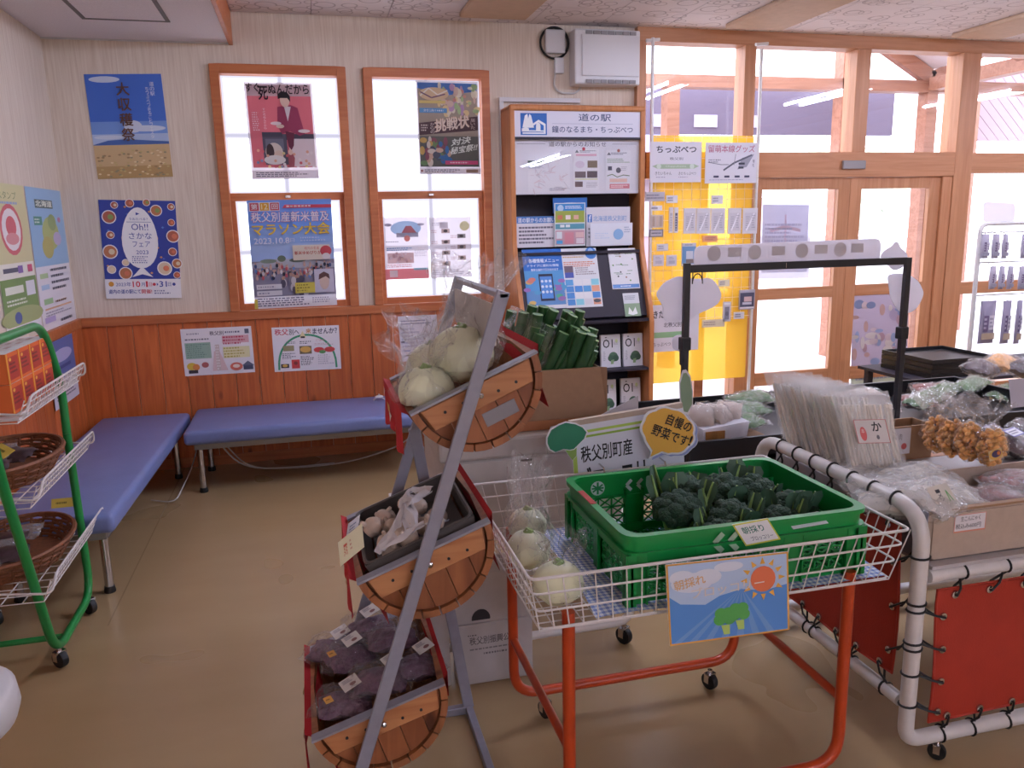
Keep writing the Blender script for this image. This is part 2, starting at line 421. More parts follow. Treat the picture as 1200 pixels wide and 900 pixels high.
wood('outdoor_wood', '#8a5a44', '#a87660', 0, 5, knots=False, tint=.08)
plain('ceiling_tan', '#c4a88e', .7, var=.05)
plain('soffit_board', '#e6dfe2', .8, var=.06, scale=120)
plain('hatch_edge', '#6d6664', .5)
plain('white_plastic', '#dcdadc', .35)
plain('vent_grey', '#8f8a8c', .5)
plain('off_white', '#cfcdcf', .5)
plain('black_plastic', '#17171c', .4)
plain('black_board', '#2a2433', .6)
plain('dark_metal', '#1b1b22', .35, spec=.6)
plain('chrome', '#c9c6c6', .2, metal=1)
plain('grey_steel', '#9495a3', .38, metal=.2, var=.06, scale=30)
plain('white_enamel', '#dedad8', .3, var=.05, scale=25)
plain('white_wire', '#e2dddb', .35)
plain('green_enamel', '#1f8a42', .3)
plain('orange_enamel', '#b8421a', .3, var=.08, scale=25)
plain('rubber', '#121214', .55)
plain('blue_vinyl', '#7381b6', .42, var=.05, scale=6, bump=.06, bscale=60)
plain('bench_rail', '#8f8b86', .4, metal=.2)
plain('red_cloth', '#c01a24', .8, bump=.2, bscale=40)
plain('red_canvas', '#a52c17', .7, var=.06, scale=12, bump=.12, bscale=200)
plain('tray_brown', '#57504c', .55, var=.05)
plain('garlic_skin', '#d8c3b2', .55, var=.18, scale=30)
plain('white_net', '#e9e6ea', .6)
plain('crate_green', '#0f8a3e', .32, var=.05, scale=8)
plain('broccoli_head', '#2f4a38', .8, var=.35, scale=90, bump=.9, bscale=160)
plain('broccoli_leaf', '#4a6b55', .6, var=.25, scale=14)
plain('broccoli_stalk', '#8fae62', .5, var=.2, scale=20)
plain('cabbage_skin', '#eaedcb', .45, var=.1, scale=9, bump=.12, bscale=14)
plain('leek_green', '#2b5a30', .4, var=.3, scale=9, stretch=(1, 1, .3))
plain('leek_cut', '#7c9e44', .5)
plain('cardboard', '#9a785a', .75, var=.05, scale=40)
plain('cardboard_light', '#b8a594', .75, var=.05, scale=40)
plain('carton_white', '#b9b4b4', .6, var=.04)
plain('foam_white', '#c9c4c0', .6, var=.04)
plain('grey_tape', '#8a8a92', .35)
plain('tape_brown', '#b4794f', .3)
plain('wicker', '#7d4a2c', .6, var=.25, scale=60)
plain('dark_bean', '#6b4a60', .55, var=.35, scale=60, bump=.6, bscale=90)
plain('packet_dark', '#4d3a3d', .4, var=.5, scale=35)
plain('orange_nut', '#e2a662', .45, var=.3, scale=55)
plain('meat', '#7c2f2a', .4, var=.4, scale=18)
plain('leaf_green', '#3d602e', .5, var=.35, scale=20)
plain('bamboo_tray', '#a9763c', .5, var=.2, scale=30)
plain('cable_black', '#141416', .5)
plain('cable_white', '#c8c4c2', .5)
plain('concrete', '#b9b6b8', .8, var=.06, scale=4)
plain('far_roof', '#7c7690', .8)
plain('far_wall', '#9a8690', .8)
plain('far_dark', '#6f667c', .8)
plain('far_pane', '#b9b6cc', .3); lit('pane_shade', '#dfdcf4', PANE * .36); lit('pane_shade_soft', '#eae7fa', PANE * .43)  # dimmer glow: bar and edge shade painted on the frosted panes
plain('tree_leaf', '#c3ccb8', .8, var=.3, scale=3)
plain('porch_lining', '#d8cdd0', .8)
plain('seam_brown', '#97805f', .5)
plain('yellow_tag', '#e0b842', .5)
printed('print'); printed('print_backlit', .3); printed('print_gloss', 0, .12)
clear('pane_glass', refl=1.5)
clear('board_glass', refl=1.45)
clear('film', refl=1.4, rough=.1, bump=.8, bscale=26, base=.03, haze=.03)
clear('film_dense', refl=1.4, rough=.14, bump=.5, bscale=34, base=.07, haze=.2)
clear('sleeve', refl=1.4, rough=.1, bump=.4, bscale=18, base=.03)
clear('acrylic', refl=1.45, rough=.05, haze=.92, hcol='#faf8ff')
clear('yellow_film', col='#fff0b4', refl=1.4, rough=.15, haze=.55, hcol='#ffdf6a')
lit('frosted_pane', '#f3f0ff', PANE)
lit('lamp_tube', '#d8e1ff', LAMP)
def thin_food(name, col):
    """pale food that glows a little when the windows are behind it"""
    m, n, l, b = _new(name); c = (*lin(col), 1); b.inputs['Base Color'].default_value = c; b.inputs['Roughness'].default_value = .5
    t = n.new('ShaderNodeBsdfTranslucent'); t.inputs['Color'].default_value = c; mx = n.new('ShaderNodeMixShader'); mx.inputs[0].default_value = .45
    l.new(b.outputs[0], mx.inputs[1]); l.new(t.outputs[0], mx.inputs[2]); l.new(mx.outputs[0], n['Material Output'].inputs['Surface'])
thin_food('noodle', '#fbf5ec'); thin_food('sprout', '#e6d8ce')
def gingham():
    m, n, l, b = _new('gingham')
    tc = n.new('ShaderNodeTexCoord'); sp = n.new('ShaderNodeSeparateXYZ'); l.new(tc.outputs['Object'], sp.inputs[0]); o = []
    for i in (0, 1):
        mu = n.new('ShaderNodeMath'); mu.operation = 'MULTIPLY'; mu.inputs[1].default_value = 62; l.new(sp.outputs[i], mu.inputs[0])
        fr = n.new('ShaderNodeMath'); fr.operation = 'FRACT'; l.new(mu.outputs[0], fr.inputs[0])
        gt = n.new('ShaderNodeMath'); gt.operation = 'GREATER_THAN'; gt.inputs[1].default_value = .5; l.new(fr.outputs[0], gt.inputs[0]); o.append(gt)
    ad = n.new('ShaderNodeMath'); ad.operation = 'ADD'; l.new(o[0].outputs[0], ad.inputs[0]); l.new(o[1].outputs[0], ad.inputs[1])
    r = n.new('ShaderNodeValToRGB'); r.color_ramp.interpolation = 'CONSTANT'; e = r.color_ramp.elements
    e[0].color = (*lin('#f2f4fc'), 1); e[1].position = .9; e[1].color = (*lin('#879ddb'), 1)
    x = r.color_ramp.elements.new(.4); x.color = (*lin('#bccaee'), 1)
    dv = n.new('ShaderNodeMath'); dv.operation = 'MULTIPLY'; dv.inputs[1].default_value = .5; l.new(ad.outputs[0], dv.inputs[0])
    l.new(dv.outputs[0], r.inputs['Fac']); l.new(r.outputs[0], b.inputs['Base Color']); b.inputs['Roughness'].default_value = .85
gingham()

# ------------------------------------------------------------------ the room
XL = -1.454; XR = 8.6; YB = -5.5; ZC = 2.955; ZS = 2.767
floor = structure(MB().box(XL - .3, XR + .2, YB - .2, D + .12, -.1, 0).build('floor', 'floor_vinyl'))
MB().box(-.905, -.899, 3.4, D - .02, 0, .0006).build('floor_seam', 'seam_brown', floor)
ceil = structure(MB().box(-.36, XR + .2, YB - .2, D + .12, ZC + .012, ZC + .15).build('ceiling', 'ceiling_board'))
tile = MB().box(-.243, .243, -.226, .226, 0, .012)
t0 = None
for j in range(5):
    for i in range(13):
        x = -.1 + .49 * i; y = D - .23 - .456 * j
        if t0 is None:
            t0 = tile.build('ceiling_tile', 'ceiling_board', bevel=.002, seg=1); t0.location = (x, y, ZC); attach(t0, ceil)
        else:
            c = t0.copy(); COL.objects.link(c); c.parent = ceil; c.matrix_parent_inverse = t0.matrix_parent_inverse.copy(); c.location = (x, y, ZC)
for k, x in enumerate((1.08, 2.99, 4.90, 6.82)):
    structure(MB().box(x, x + .45, YB, 5.47, ZC - .035, ZC).build('beam', 'ceiling_tan', bevel=.012))
sof = structure(MB().box(XL - .1, -.376, YB, D + .02, ZS, ZS + .3).build('ceiling_soffit', 'soffit_board'))
structure(MB().box(-.376, -.35, YB, D, ZS - .012, ZC).build('trim_1', 'trim_wood', bevel=.003))
MB().box(XL, -.376, D - .016, D, ZS - .008, ZS + .002).build('edge_strip', 'off_white', sof)
h = MB(); HX0, HX1, HY0, HY1 = -1.1, -.645, 3.9, 5.17
for a in ((HX0, HX0 + .022, HY0, HY1), (HX1 - .022, HX1, HY0, HY1), (HX0, HX1, HY1 - .018, HY1), (HX0, HX1, HY0, HY0 + .018)): h.box(*a, ZS - .006, ZS + .004)
h.build('hatch_frame', 'hatch_edge', sof)
MB().box(HX0 + .022, HX1 - .022, HY0, HY1 - .018, ZS - .003, ZS + .003).build('hatch_panel', 'soffit_board', sof)

def wall_with_holes(name, x0, x1, z0, z1, holes, y0, y1):
    b = MB(); xs = sorted({x0, x1, *[h[0] for h in holes], *[h[1] for h in holes]})
    for a, c in zip(xs, xs[1:]):
        zs = [z0]
        for hx0, hx1, hz0, hz1 in holes:
            if hx0 <= a and c <= hx1: zs += [hz0, hz1]
        zs.append(z1)
        for p, q in zip(zs[::2], zs[1::2]): b.box(a, c, y0, y1, p, q)
    return structure(b.build(name, 'wallpaper'))
W1 = (-.507, .345, 1.06, 2.637); W2 = (.457, 1.317, 1.06, 2.637)
hole = lambda w: (w[0] + .03, w[1] - .03, w[2], w[3] - .03)
wall_back = wall_with_holes('wall_back', XL - .1, 2.405, 0, 3.1, [hole(W1), hole(W2)], D, D + .12)
wall_left = structure(MB().box(XL - .12, XL, YB, D + .12, 0, 3.1).build('wall_left', 'wallpaper'))
structure(MB().box(XL - .1, XR + .1, YB - .12, YB, 0, 3.1).build('wall_front', 'wallpaper'))
structure(MB().box(XR, XR + .12, YB, D + .12, 0, 3.1).build('wall_right', 'wallpaper'))
# wainscot: every plank a piece of its own
pk = MB().box(.0015, .1535, 0, .011, .06, 1.0)
p0 = None
def plank(wall, loc, rz):
    global p0
    if p0 is None: p0 = pk.build('plank', 'plank_wood', bevel=.0025, seg=1); c = p0
    else: c = p0.copy(); COL.objects.link(c)
    c.parent = wall; c.location = loc; c.rotation_euler = (0, 0, rz); c.matrix_parent_inverse = Matrix.Identity(4)
for i in range(25): plank(wall_back, (XL + .012 + .155 * i, D - .011, 0), 0)
for i in range(22): plank(wall_left, (XL + .0125, D - .02 - .155 * i, 0), -math.pi / 2)
structure(MB().box(XL, 2.405, D - .028, D, 1.0, 1.06).build('trim_2', 'trim_wood', bevel=.004))
structure(MB().box(XL, XL + .028, 1.8, D - .028, 1.0, 1.06).build('trim_3', 'trim_wood', bevel=.004))
structure(MB().box(XL + .012, 2.405, D - .022, D - .011, 0, .07).build('baseboard_back', 'trim_wood', bevel=.003))
structure(MB().box(XL + .012, XL + .023, YB, D - .022, 0, .07).build('baseboard_left', 'trim_wood', bevel=.003))
structure(MB().box(XL, XL + .05, 3.72, 3.92, 0, 1.9).build('trim_4', 'post_wood', bevel=.006))

# two frosted sash windows
def sash_window(name, w):
    x0, x1, z0, z1 = w; t = .058; b = MB()
    b.box(x0, x0 + t, D - .035, D + .1, z0, z1); b.box(x1 - t, x1, D - .035, D + .1, z0, z1); b.box(x0 + t, x1 - t, D - .035, D + .1, z1 - t, z1)
    o = structure(b.build(name, 'trim_wood', bevel=.004))
    xa, xb = x0 + t, x1 - t; zm = 1.815
    MB().box(xa, xb, D + .012, D + .06, zm - .03, zm + .022).build('meeting_rail', 'trim_wood', o, bevel=.003)
    MB().box(xa, xa + .03, D + .012, D + .05, z0, zm - .03).build('sash_stile', 'trim_wood', o, bevel=.003)
    MB().box(xb - .03, xb, D + .012, D + .05, z0, zm - .03).build('sash_stile', 'trim_wood', o, bevel=.003)
    MB().box(xa + .03, xb - .03, D + .012, D + .05, z0, z0 + .045).build('sash_rail', 'trim_wood', o, bevel=.003)
    MB().box((x0 + x1) / 2 - .018, (x0 + x1) / 2 + .018, D - .002, D + .012, zm - .012, zm + .006).build('sash_lock', 'chrome', o, bevel=.003)
    MB().box(xa, xb, D + .052, D + .058, zm + .02, z1 - t).build('pane', 'frosted_pane', o)
    MB().box(xa + .03, xb - .03, D + .04, D + .046, z0 + .045, zm - .03).build('pane', 'frosted_pane', o)
    xm = (x0 + x1) / 2; zu = (zm + z1 - t) / 2 + .01; zl = (z0 + zm) / 2 + .01
    # shade of glazing bars behind the film painted as dimmer glowing strips; pane edges likewise
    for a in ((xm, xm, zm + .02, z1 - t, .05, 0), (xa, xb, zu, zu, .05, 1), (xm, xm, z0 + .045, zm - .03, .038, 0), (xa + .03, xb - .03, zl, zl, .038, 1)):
        for w_, m_, k in ((.018, 'pane_shade_soft', 0), (.009, 'pane_shade', .0012)):
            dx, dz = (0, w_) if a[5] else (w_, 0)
            MB().box(a[0] - dx, a[1] + dx, D + a[4] - .001 - k, D + a[4] + .001, a[2] - dz, a[3] + dz).build('muntin_shade', m_, o)
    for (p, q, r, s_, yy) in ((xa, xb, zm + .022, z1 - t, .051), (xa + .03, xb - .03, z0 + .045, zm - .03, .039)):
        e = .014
        for b_ in ((p, q, s_ - e, s_), (p, q, r, r + e), (p, p + e, r + e, s_ - e), (q - e, q, r + e, s_ - e)): MB().box(b_[0], b_[1], D + yy - .001, D + yy + .0005, b_[2], b_[3]).build('pane_edge_shade', 'pane_shade_soft', o)
    return o
sash_window('window_1', W1); sash_window('window_2', W2)

# timber and glass front: header, posts, transom, door leaves
XE = 7.9
front = structure(MB().box(2.403, XE, D - .05, D + .1, 2.86, 2.957).build('window_3', 'beam_wood', bevel=.004))
MB().box(2.403, 2.475, D - .05, D + .1, 0, 2.86).build('frame_post', 'post_wood', front, bevel=.004)
for a, b in ((3.263, 3.355), (4.223, 4.346)): MB().box(a, b, D - .05, D + .1, 2.095, 2.86).build('frame_post', 'post_wood', front, bevel=.004)
for a, b in ((5.194, 5.365), (6.55, 6.7), (7.75, 7.9)): MB().box(a, b, D - .06, D + .12, 0, 2.86).build('frame_post', 'post_wood', front, bevel=.004)
MB().box(3.263, 3.355, D - .05, D + .1, 0, 1.9).build('frame_post', 'post_wood', front, bevel=.004)
MB().box(2.475, 5.194, D - .06, D + .12, 1.905, 2.095).build('transom', 'beam_wood', front, bevel=.004)
MB().box(5.365, XE, D - .05, D + .1, 1.93, 2.09).build('transom', 'beam_wood', front, bevel=.004)
for a, b in ((2.475, 3.263), (5.365, 6.55), (6.7, 7.75)):
    MB().box(a, b, D - .04, D + .09, .93, 1.03).build('mid_rail', 'beam_wood', front, bevel=.004)
    MB().box(a, b, D - .04, D + .09, 0, .14).build('bottom_rail', 'beam_wood', front, bevel=.004)
for a, b in ((3.0, 3.08),): MB().box(a, b, D + .12, D + .18, .14, 1.9).build('frame_post', 'outdoor_wood', front)
for a, b in ((2.475, 3.263), (3.355, 4.223), (4.346, 5.194), (5.365, 6.55), (6.7, 7.75)):
    MB().box(a, b, D + .03, D + .036, 2.095, 2.86).build('pane', 'pane_glass', front)
for a, b in ((2.475, 3.263), (5.365, 6.55), (6.7, 7.75)):
    MB().box(a, b, D + .03, D + .036, 1.03, 1.93).build('pane', 'pane_glass', front)
    MB().box(a, b, D + .03, D + .036, .14, .93).build('pane', 'pane_glass', front)
MB().box(5.1, 5.194, D - .05, D + .1, 0, 1.905).build('door_jamb', 'post_wood', front, bevel=.004)
structure(MB().box(4.13, 4.335, D - .085, D - .061, 1.965, 2.03).build('trim_5', 'vent_grey', bevel=.006))
def leaf(name, x0, x1, dy):
    b = MB(); y0, y1 = D - .03 + dy, D + .01 + dy
    b.box(x0, x0 + .105, y0, y1, .02, 1.9); b.box(x1 - .105, x1, y0, y1, .02, 1.9)
    b.box(x0 + .105, x1 - .105, y0, y1, 1.815, 1.9)
    o = structure(b.build(name, 'post_wood', bevel=.003))
    for z0, z1 in ((.96, 1.05), (.262, .37), (.02, .1)): MB().box(x0 + .105, x1 - .105, y0, y1, z0, z1).build('door_rail', 'beam_wood', o, bevel=.003)
    for z0, z1 in ((1.05, 1.815), (.37, .96), (.1, .262)): MB().box(x0 + .105, x1 - .105, y0 + .017, y0 + .022, z0, z1).build('pane', 'pane_glass', o)
    return o
leaf('door_1', 3.356, 4.243, 0); leaf('door_2', 4.245, 5.099, 0.0)

# ------------------------------------------------------------------ outside: yard, porch, the building opposite
structure(MB().box(-12, 40, D + .13, 60, -.15, -.03).build('ground', 'concrete'))
porch = structure(MB().box(2.0, 9.3, 8.12, 8.28, 2.965, 3.09).build('porch', 'outdoor_wood'))
for x, z in ((3.87, 2.965), (5.97, 3.6), (7.1, 2.965), (9.2, 2.965)): MB().box(x - .07, x + .07, 8.12, 8.28, -.03, z).build('porch_post', 'outdoor_wood', porch)
for x in (7.1, 9.2): MB().box(x - .07, x + .07, D + .13, 8.12, 2.98, 3.12).build('porch_beam', 'outdoor_wood', porch)
for (xa, za, xb, zb) in ((7.12, 3.12, 6.1, 3.66), (7.12, 3.12, 8.2, 3.66), (9.2, 3.12, 8.2, 3.66)):
    MB().bar((xa, 7.0, za + .12), (xb, 7.0, zb + .12), 2.4, .03, (0, 0, 1)).build('roof_lining', 'porch_lining', porch)
    for y in (8.2, 6.9): MB().bar((xa, y, za), (xb, y, zb), .09, .16, (0, 0, 1)).build('rafter', 'outdoor_wood', porch)
MB().box(3.1, 7.3, 9.0, 9.06, 2.58, 3.12).build('board_panel', 'far_dark', porch)
for k in range(3): MB().box(4.0 + .55 * k, 4.3 + .55 * k, 8.985, 9.0, 2.66, 2.8).build('board_pane', 'far_pane', porch)
def clip(poly, ax, lim, keep_less):
    out = []
    for a, b in zip(poly, poly[1:] + poly[:1]):
        ia, ib = ((a[ax] <= lim) == keep_less), ((b[ax] <= lim) == keep_less)
        if ia: out.append(a)
        if ia != ib: t = (lim - a[ax]) / (b[ax] - a[ax]); out.append(tuple(p + (q - p) * t for p, q in zip(a, b)))
    return out
for i in range(22):                                     # diagonal boards of the far gable wall, each trimmed to the wall
    x = 8.0 + .17 * i; q = [(x, 2.4), (x + .16, 2.4), (x - 1.14, 3.6), (x - 1.3, 3.6)]
    for ax, lim, less in ((0, 8.95, False), (0, 10.8, True), (1, 2.56, False), (1, 3.5, True)): q = clip(q, ax, lim, less) if q else q
    if len(q) > 2: MB().prism([(a, 9.4, c) for a, c in q], (0, .03, 0)).build('siding_board', 'far_wall', porch)
MB().box(8.85, 8.95, 9.36, 9.46, -.03, 3.5).build('porch_post', 'outdoor_wood', porch)
bld = thing('far_building', 'pale low building with grey roof far beyond the porch', 'building', (5.5, 20, -.03))
MB().box(-1.0, 9.2, 18, 24, -.03, 2.55).build('wall', 'far_wall', bld)
MB().prism([(-1.6, 17.4, 2.5), (-1.6, 21, 4.0), (-1.6, 24.6, 2.5)], (11.4, 0, 0)).build('roof', 'far_roof', bld)
for i in range(7): MB().box(.2 + 1.25 * i, .9 + 1.25 * i, 17.95, 18.02, 1.2, 2.1).build('window', 'far_pane', bld)
def tree(x, y, h, label):
    t = thing('tree', label, 'tree', (x, y, -.03)); R = random.Random(int(x * 10))
    MB().tube([(x, y, -.03), (x + .05, y, h * .5)], [.14, .08]).build('trunk', 'outdoor_wood', t)
    b = MB()
    for k in range(9):
        b.ball((x + R.uniform(-.9, .9), y + R.uniform(-.6, .6), h * R.uniform(.5, .95)), R.uniform(.5, .9), nu=8, nv=6, fn=lambda a, q: 1 + .12 * math.sin(5 * a + 3 * q))
    b.build('crown', 'tree_leaf', t, smooth=True)
tree(16.5, 22, 3.4, 'pale bushy tree far outside, right of the low building')

# ------------------------------------------------------------------ posters on the walls
YW = D - .004
S = []
S = [('r', 0, .32, 1, .68, '#2f58c0'), ('r', 0, .32, 1, .12, '#9fb6e0'), ('r', 0, .43, 1, .12, '#5f86d4')]
for q in ((.25, .95, .2, .03), (.72, .48, .26, .03), (.55, .5, .12, .06), (.22, .4, .2, .02)): S.append(('e', *q, '#c4cfe8'))
S += [('p', [(0, .33), (.2, .37), (.45, .38), (.7, .365), (1, .35), (1, .32), (0, .32)], '#33529a'), ('r', 0, 0, 1, .325, '#c2a070'), ('r', 0, 0, 1, .12, '#a8834f')]
R = random.Random(3)
for k in range(90): S.append(('e', R.random() * .94 + .03, R.uniform(.02, .27), .02, .008, R.choice(['#dcc493', '#8a6c48', '#b99f63', '#7f7a58'])))
S += [('tv', '大収穫祭', .39, .36, .17, .58, '#4a2b20', .02), ('tv', '道の駅', .83, .79, .06, .14, '#eef0fa'), ('tv', 'ちっぷべつまるごとフェスタ', .77, .38, .045, .5, '#e6eaf8')]
sheet('poster', 'blue sky and wheat field harvest poster, upper of two left of windows', 'poster', *quad_px([(115, 210), (203, 207), (98, 87)], y=YW), S)
S = [('r', 0, .2, 1, .8, '#26348f')]
for k in range(26): S.append(('p', [(x := R.random() * .9 + .03, y := R.uniform(.23, .97)), (x + .02, y + .012), (x + .04, y), (x + .02, y - .012)], R.choice(['#3d55b8', '#d88a4a', '#4f79c8'])))
for (x, y, r) in ((.12, .83, .095), (.2, .95, .05), (.4, .97, .06), (.62, .98, .05), (.74, .9, .08), (.94, .94, .05), (.12, .65, .055), (.1, .48, .1), (.93, .78, .05), (.94, .64, .09), (.92, .48, .06), (.97, .36, .07), (.1, .3, .06), (.28, .26, .09), (.29, .37, .05), (.8, .31, .1), (.96, .24, .05)):
    S += [('c', x, y, r, '#f2eef0'), ('c', x, y, r * .85, R.choice(['#c9a57a', '#b5653f', '#d8bfa0', '#a8503c'])), ('c', x + r * .2, y, r * .4, R.choice(['#e0c9a0', '#7a9448', '#d46a4a']))]
S += [('p', [(.26, .62), (.3, .73), (.36, .75), (.33, .6), (.36, .46), (.3, .45)], '#e8a24a'), ('p', [(.74, .62), (.7, .73), (.64, .75), (.67, .6), (.64, .46), (.7, .45)], '#e8a24a')]
S.append(('p', [(.5 + .235 * math.sin(a) * (1 - .12 * math.cos(a)), .62 + .31 * math.cos(a)) for a in [2 * math.pi * k / 28 for k in range(28)]], '#f4f2f6'))
S += [('p', [(.5, .33), (.4, .25), (.36, .22), (.5, .25), (.64, .22), (.6, .25)], '#f4f2f6'), ('p', [(.47, .88), (.47, .85), (.52, .865)], '#26348f'),
      ('t', 'うおたべる？', .38, .8, .24, .025, '#26348f'), ('r', .34, .78, .32, .004, '#26348f'), ('t', 'Oh!!', .4, .7, .22, .065, '#26348f'), ('t', 'さかな', .36, .61, .3, .065, '#26348f'),
      ('t', 'フェア', .4, .53, .23, .055, '#26348f'), ('t', '2023', .44, .455, .16, .04, '#26348f'), ('g', .38, .36, .24, .08, 4, '#5a6098'),
      ('r', 0, 0, 1, .2, '#f2f0f4'), ('c', .08, .15, .035, '#d88a2a'), ('t', '2023年', .14, .125, .2, .045, '#26348f'), ('t', '10', .36, .118, .1, .06, '#c8283a', .02), ('t', '月', .475, .125, .045, .04, '#26348f'),
      ('t', '1', .535, .118, .025, .06, '#c8283a', .02), ('t', '日', .575, .125, .04, .04, '#c8283a'), ('c', .645, .145, .022, '#c8283a'), ('p', [(.68, .13), (.68, .16), (.7, .145)], '#26348f'), ('t', '31', .715, .118, .1, .06, '#26348f', .02), ('t', '日', .83, .125, .04, .04, '#26348f'), ('c', .91, .145, .022, '#26348f'),
      ('t', '道内の道の駅にて', .04, .05, .42, .045, '#26348f', .02), ('t', '開催!', .47, .05, .14, .045, '#c8283a', .02), ('g', .64, .04, .22, .05, 2, '#666a90')]
sheet('poster', 'navy fish fair poster with white fish and round food photos, lower left wall', 'poster', *quad_px([(125, 350), (213, 349), (115, 234)], y=YW), S)

S = [('r', .03, .12, .94, .86, '#c65a66'), ('r', .03, .86, .94, .12, '#cdb4bc'), ('r', .2, .15, .36, .32, '#4a4a5c'), ('r', .55, .41, .42, .06, '#3c3848'), ('r', .2, .44, .3, .05, '#3c3a4a'), ('r', .24, .3, .27, .12, '#686a80'),
     ('e', .36, .28, .13, .1, '#e8d8cc'), ('e', .3, .28, .06, .09, '#3a2a2e'), ('e', .42, .24, .07, .06, '#e8c8b4'), ('e', .36, .2, .16, .05, '#f0ecec'),
     ('p', [(.58, .42), (.97, .42), (.97, .13), (.6, .13)], '#e6dfe4')]
for k in range(30): S.append(('c', R.uniform(.1, .95), R.uniform(.11, .3) if k > 8 else .13, .022, R.choice(['#e6a88a', '#f2eef0', '#c8545c', '#7a90b8', '#e8d48a'])))
S += [('p', [(.46, .75), (.44, .55), (.5, .47), (.62, .5), (.76, .45), (.84, .47), (.8, .6), (.76, .74), (.66, .77)], '#8f2f50'), ('p', [(.56, .76), (.6, .6), (.66, .75)], '#e8e0e4'),
      ('p', [(.55, .5), (.68, .48), (.66, .35), (.62, .3), (.58, .34)], '#5e2238'), ('p', [(.56, .24), (.62, .28), (.66, .22), (.64, .12), (.56, .12)], '#9a4a56'), ('e', .6, .28, .035, .03, '#e6c8b4'),
      ('e', .58, .82, .07, .075, '#e6cbb8'), ('p', [(.48, .83), (.48, .88), (.54, .91), (.62, .9), (.66, .86), (.66, .8), (.62, .84), (.52, .84)], '#18141a'), ('e', .48, .55, .06, .02, '#e6cbb8'),
      ('e', .42, .58, .08, .018, '#efe6e8'), ('e', .83, .5, .09, .018, '#efe6e8'), ('t', 'すぐ', .02, .9, .2, .09, '#18121a', .02), ('t', '死', .2, .82, .14, .14, '#18121a', .03), ('t', 'ぬんだから', .35, .88, .6, .1, '#18121a', .02),
      ('tv', 'すぐ死ぬんだから', .24, .52, .04, .22, '#f0e4e8'), ('g', .08, .5, .1, .2, 9, '#e8c8d0'), ('r', 0, 0, 1, .09, '#d9cfd6'), ('g', .06, .02, .8, .055, 3, '#4a4450')]
sheet('poster', 'pink poster with seated person in plum suit, upper left window', 'poster', *quad_px([(296, 210), (374, 209), (285, 96)], y=D - .04), S, paper='#d8ccd4', mat='print_backlit')

S = [('r', 0, .1, 1, .9, '#5f8ad8'), ('r', 0, .55, 1, .2, '#8fb4e8'), ('r', 0, .42, 1, .18, '#a8c4ee'), ('r', 0, .1, 1, .34, '#8a8496'), ('p', [(0, .42), (.3, .46), (.6, .45), (1, .4), (1, .36), (0, .38)], '#b9bccc'),
     ('e', .36, .46, .05, .03, '#5a6a58'), ('e', .2, .44, .1, .02, '#7a8a78'), ('e', .55, .44, .1, .02, '#6f7f78')]
for k in range(80):
    x, y = R.uniform(.02, .98), R.uniform(.28, .4); S += [('e', x, y, .016, .02, R.choice(['#c8505a', '#3a4a78', '#e8dfe0', '#2a2a3a', '#5f86c8', '#d8a89a'])), ('e', x, y + .025, .01, .01, '#c89a88')]
for k in range(14): x, y = R.uniform(.3, .7), R.uniform(.12, .27); S += [('e', x, y, .03, .04, R.choice(['#4a4458', '#8a8090', '#d8d0d8'])), ('e', x, y + .05, .018, .016, '#b98a78')]
S += [('r', .02, .9, .36, .08, '#f0ecf0')]
for i, (tx, c, tc) in enumerate((('第', '#c83a48', '#f4eef0'), ('12', '#e89a1a', '#fff4c0'), ('回', '#c83a48', '#f4eef0'))): S += [('r', .03 + .12 * i, .905, .105, .07, c), ('t', tx, .045 + .12 * i, .915, .075, .05, tc, .02)]
S += [('p', [(.41, .925), (.44, .955), (1, .95), (1, .92)], '#d83a4a'), ('g', .46, .927, .4, .025, 1, '#f4e6ea'),
      ('t', '秩父別産新米普及', .035, .795, .93, .1, '#c44a5a', .032), ('t', '秩父別産新米普及', .04, .8, .92, .09, '#f6f2f8', .01),
      ('t', 'マラソン大会', .035, .675, .93, .115, '#b5702a', .05), ('t', 'マラソン大会', .04, .68, .92, .105, '#fad23a', .02), ('t', '2023.10.8', .05, .6, .42, .055, '#f2f0f8', .02), ('t', '日', .48, .61, .05, .035, '#e8e6f4'), ('g', .6, .61, .36, .05, 2, '#c8d6f2'),
      ('r', .5, .44, .45, .14, '#e8d8c0'), ('t', '地元の名産', .64, .535, .18, .03, '#c8404a'), ('t', '新米ゆめぴりか', .52, .49, .32, .035, '#b5302a', .02), ('e', .9, .52, .07, .05, '#c8404a'), ('e', .9, .47, .05, .03, '#f0e8e8'),
      ('r', .04, .18, .3, .045, '#ece8ee'), ('r', .04, .12, .3, .045, '#ece8ee'), ('g', .06, .19, .2, .025, 1, '#8a86a0'), ('g', .06, .13, .2, .025, 1, '#8a86a0'),
      ('r', .5, .13, .26, .1, '#e2cc4a'), ('g', .52, .14, .2, .08, 3, '#8a7a2a'), ('r', .74, .13, .24, .22, '#d8d4ea'), ('e', .86, .23, .06, .075, '#e8c8b8'), ('p', [(.79, .25), (.8, .3), (.86, .325), (.92, .3), (.93, .25), (.88, .28)], '#5a3a3a'),
      ('r', 0, 0, 1, .11, '#e8e6ec'), ('g', .04, .015, .62, .085, 4, '#55506a'), ('g', .7, .03, .25, .06, 3, '#8a86a0'), ('r', 0, .0, .04, .09, '#d8c850')]
sheet('poster', 'marathon race poster with runners and yellow lettering, lower left window', 'poster', *quad_px([(299, 362), (395, 357), (289, 235)], y=D - .04), S, paper='#d8d4e0', mat='print_backlit')

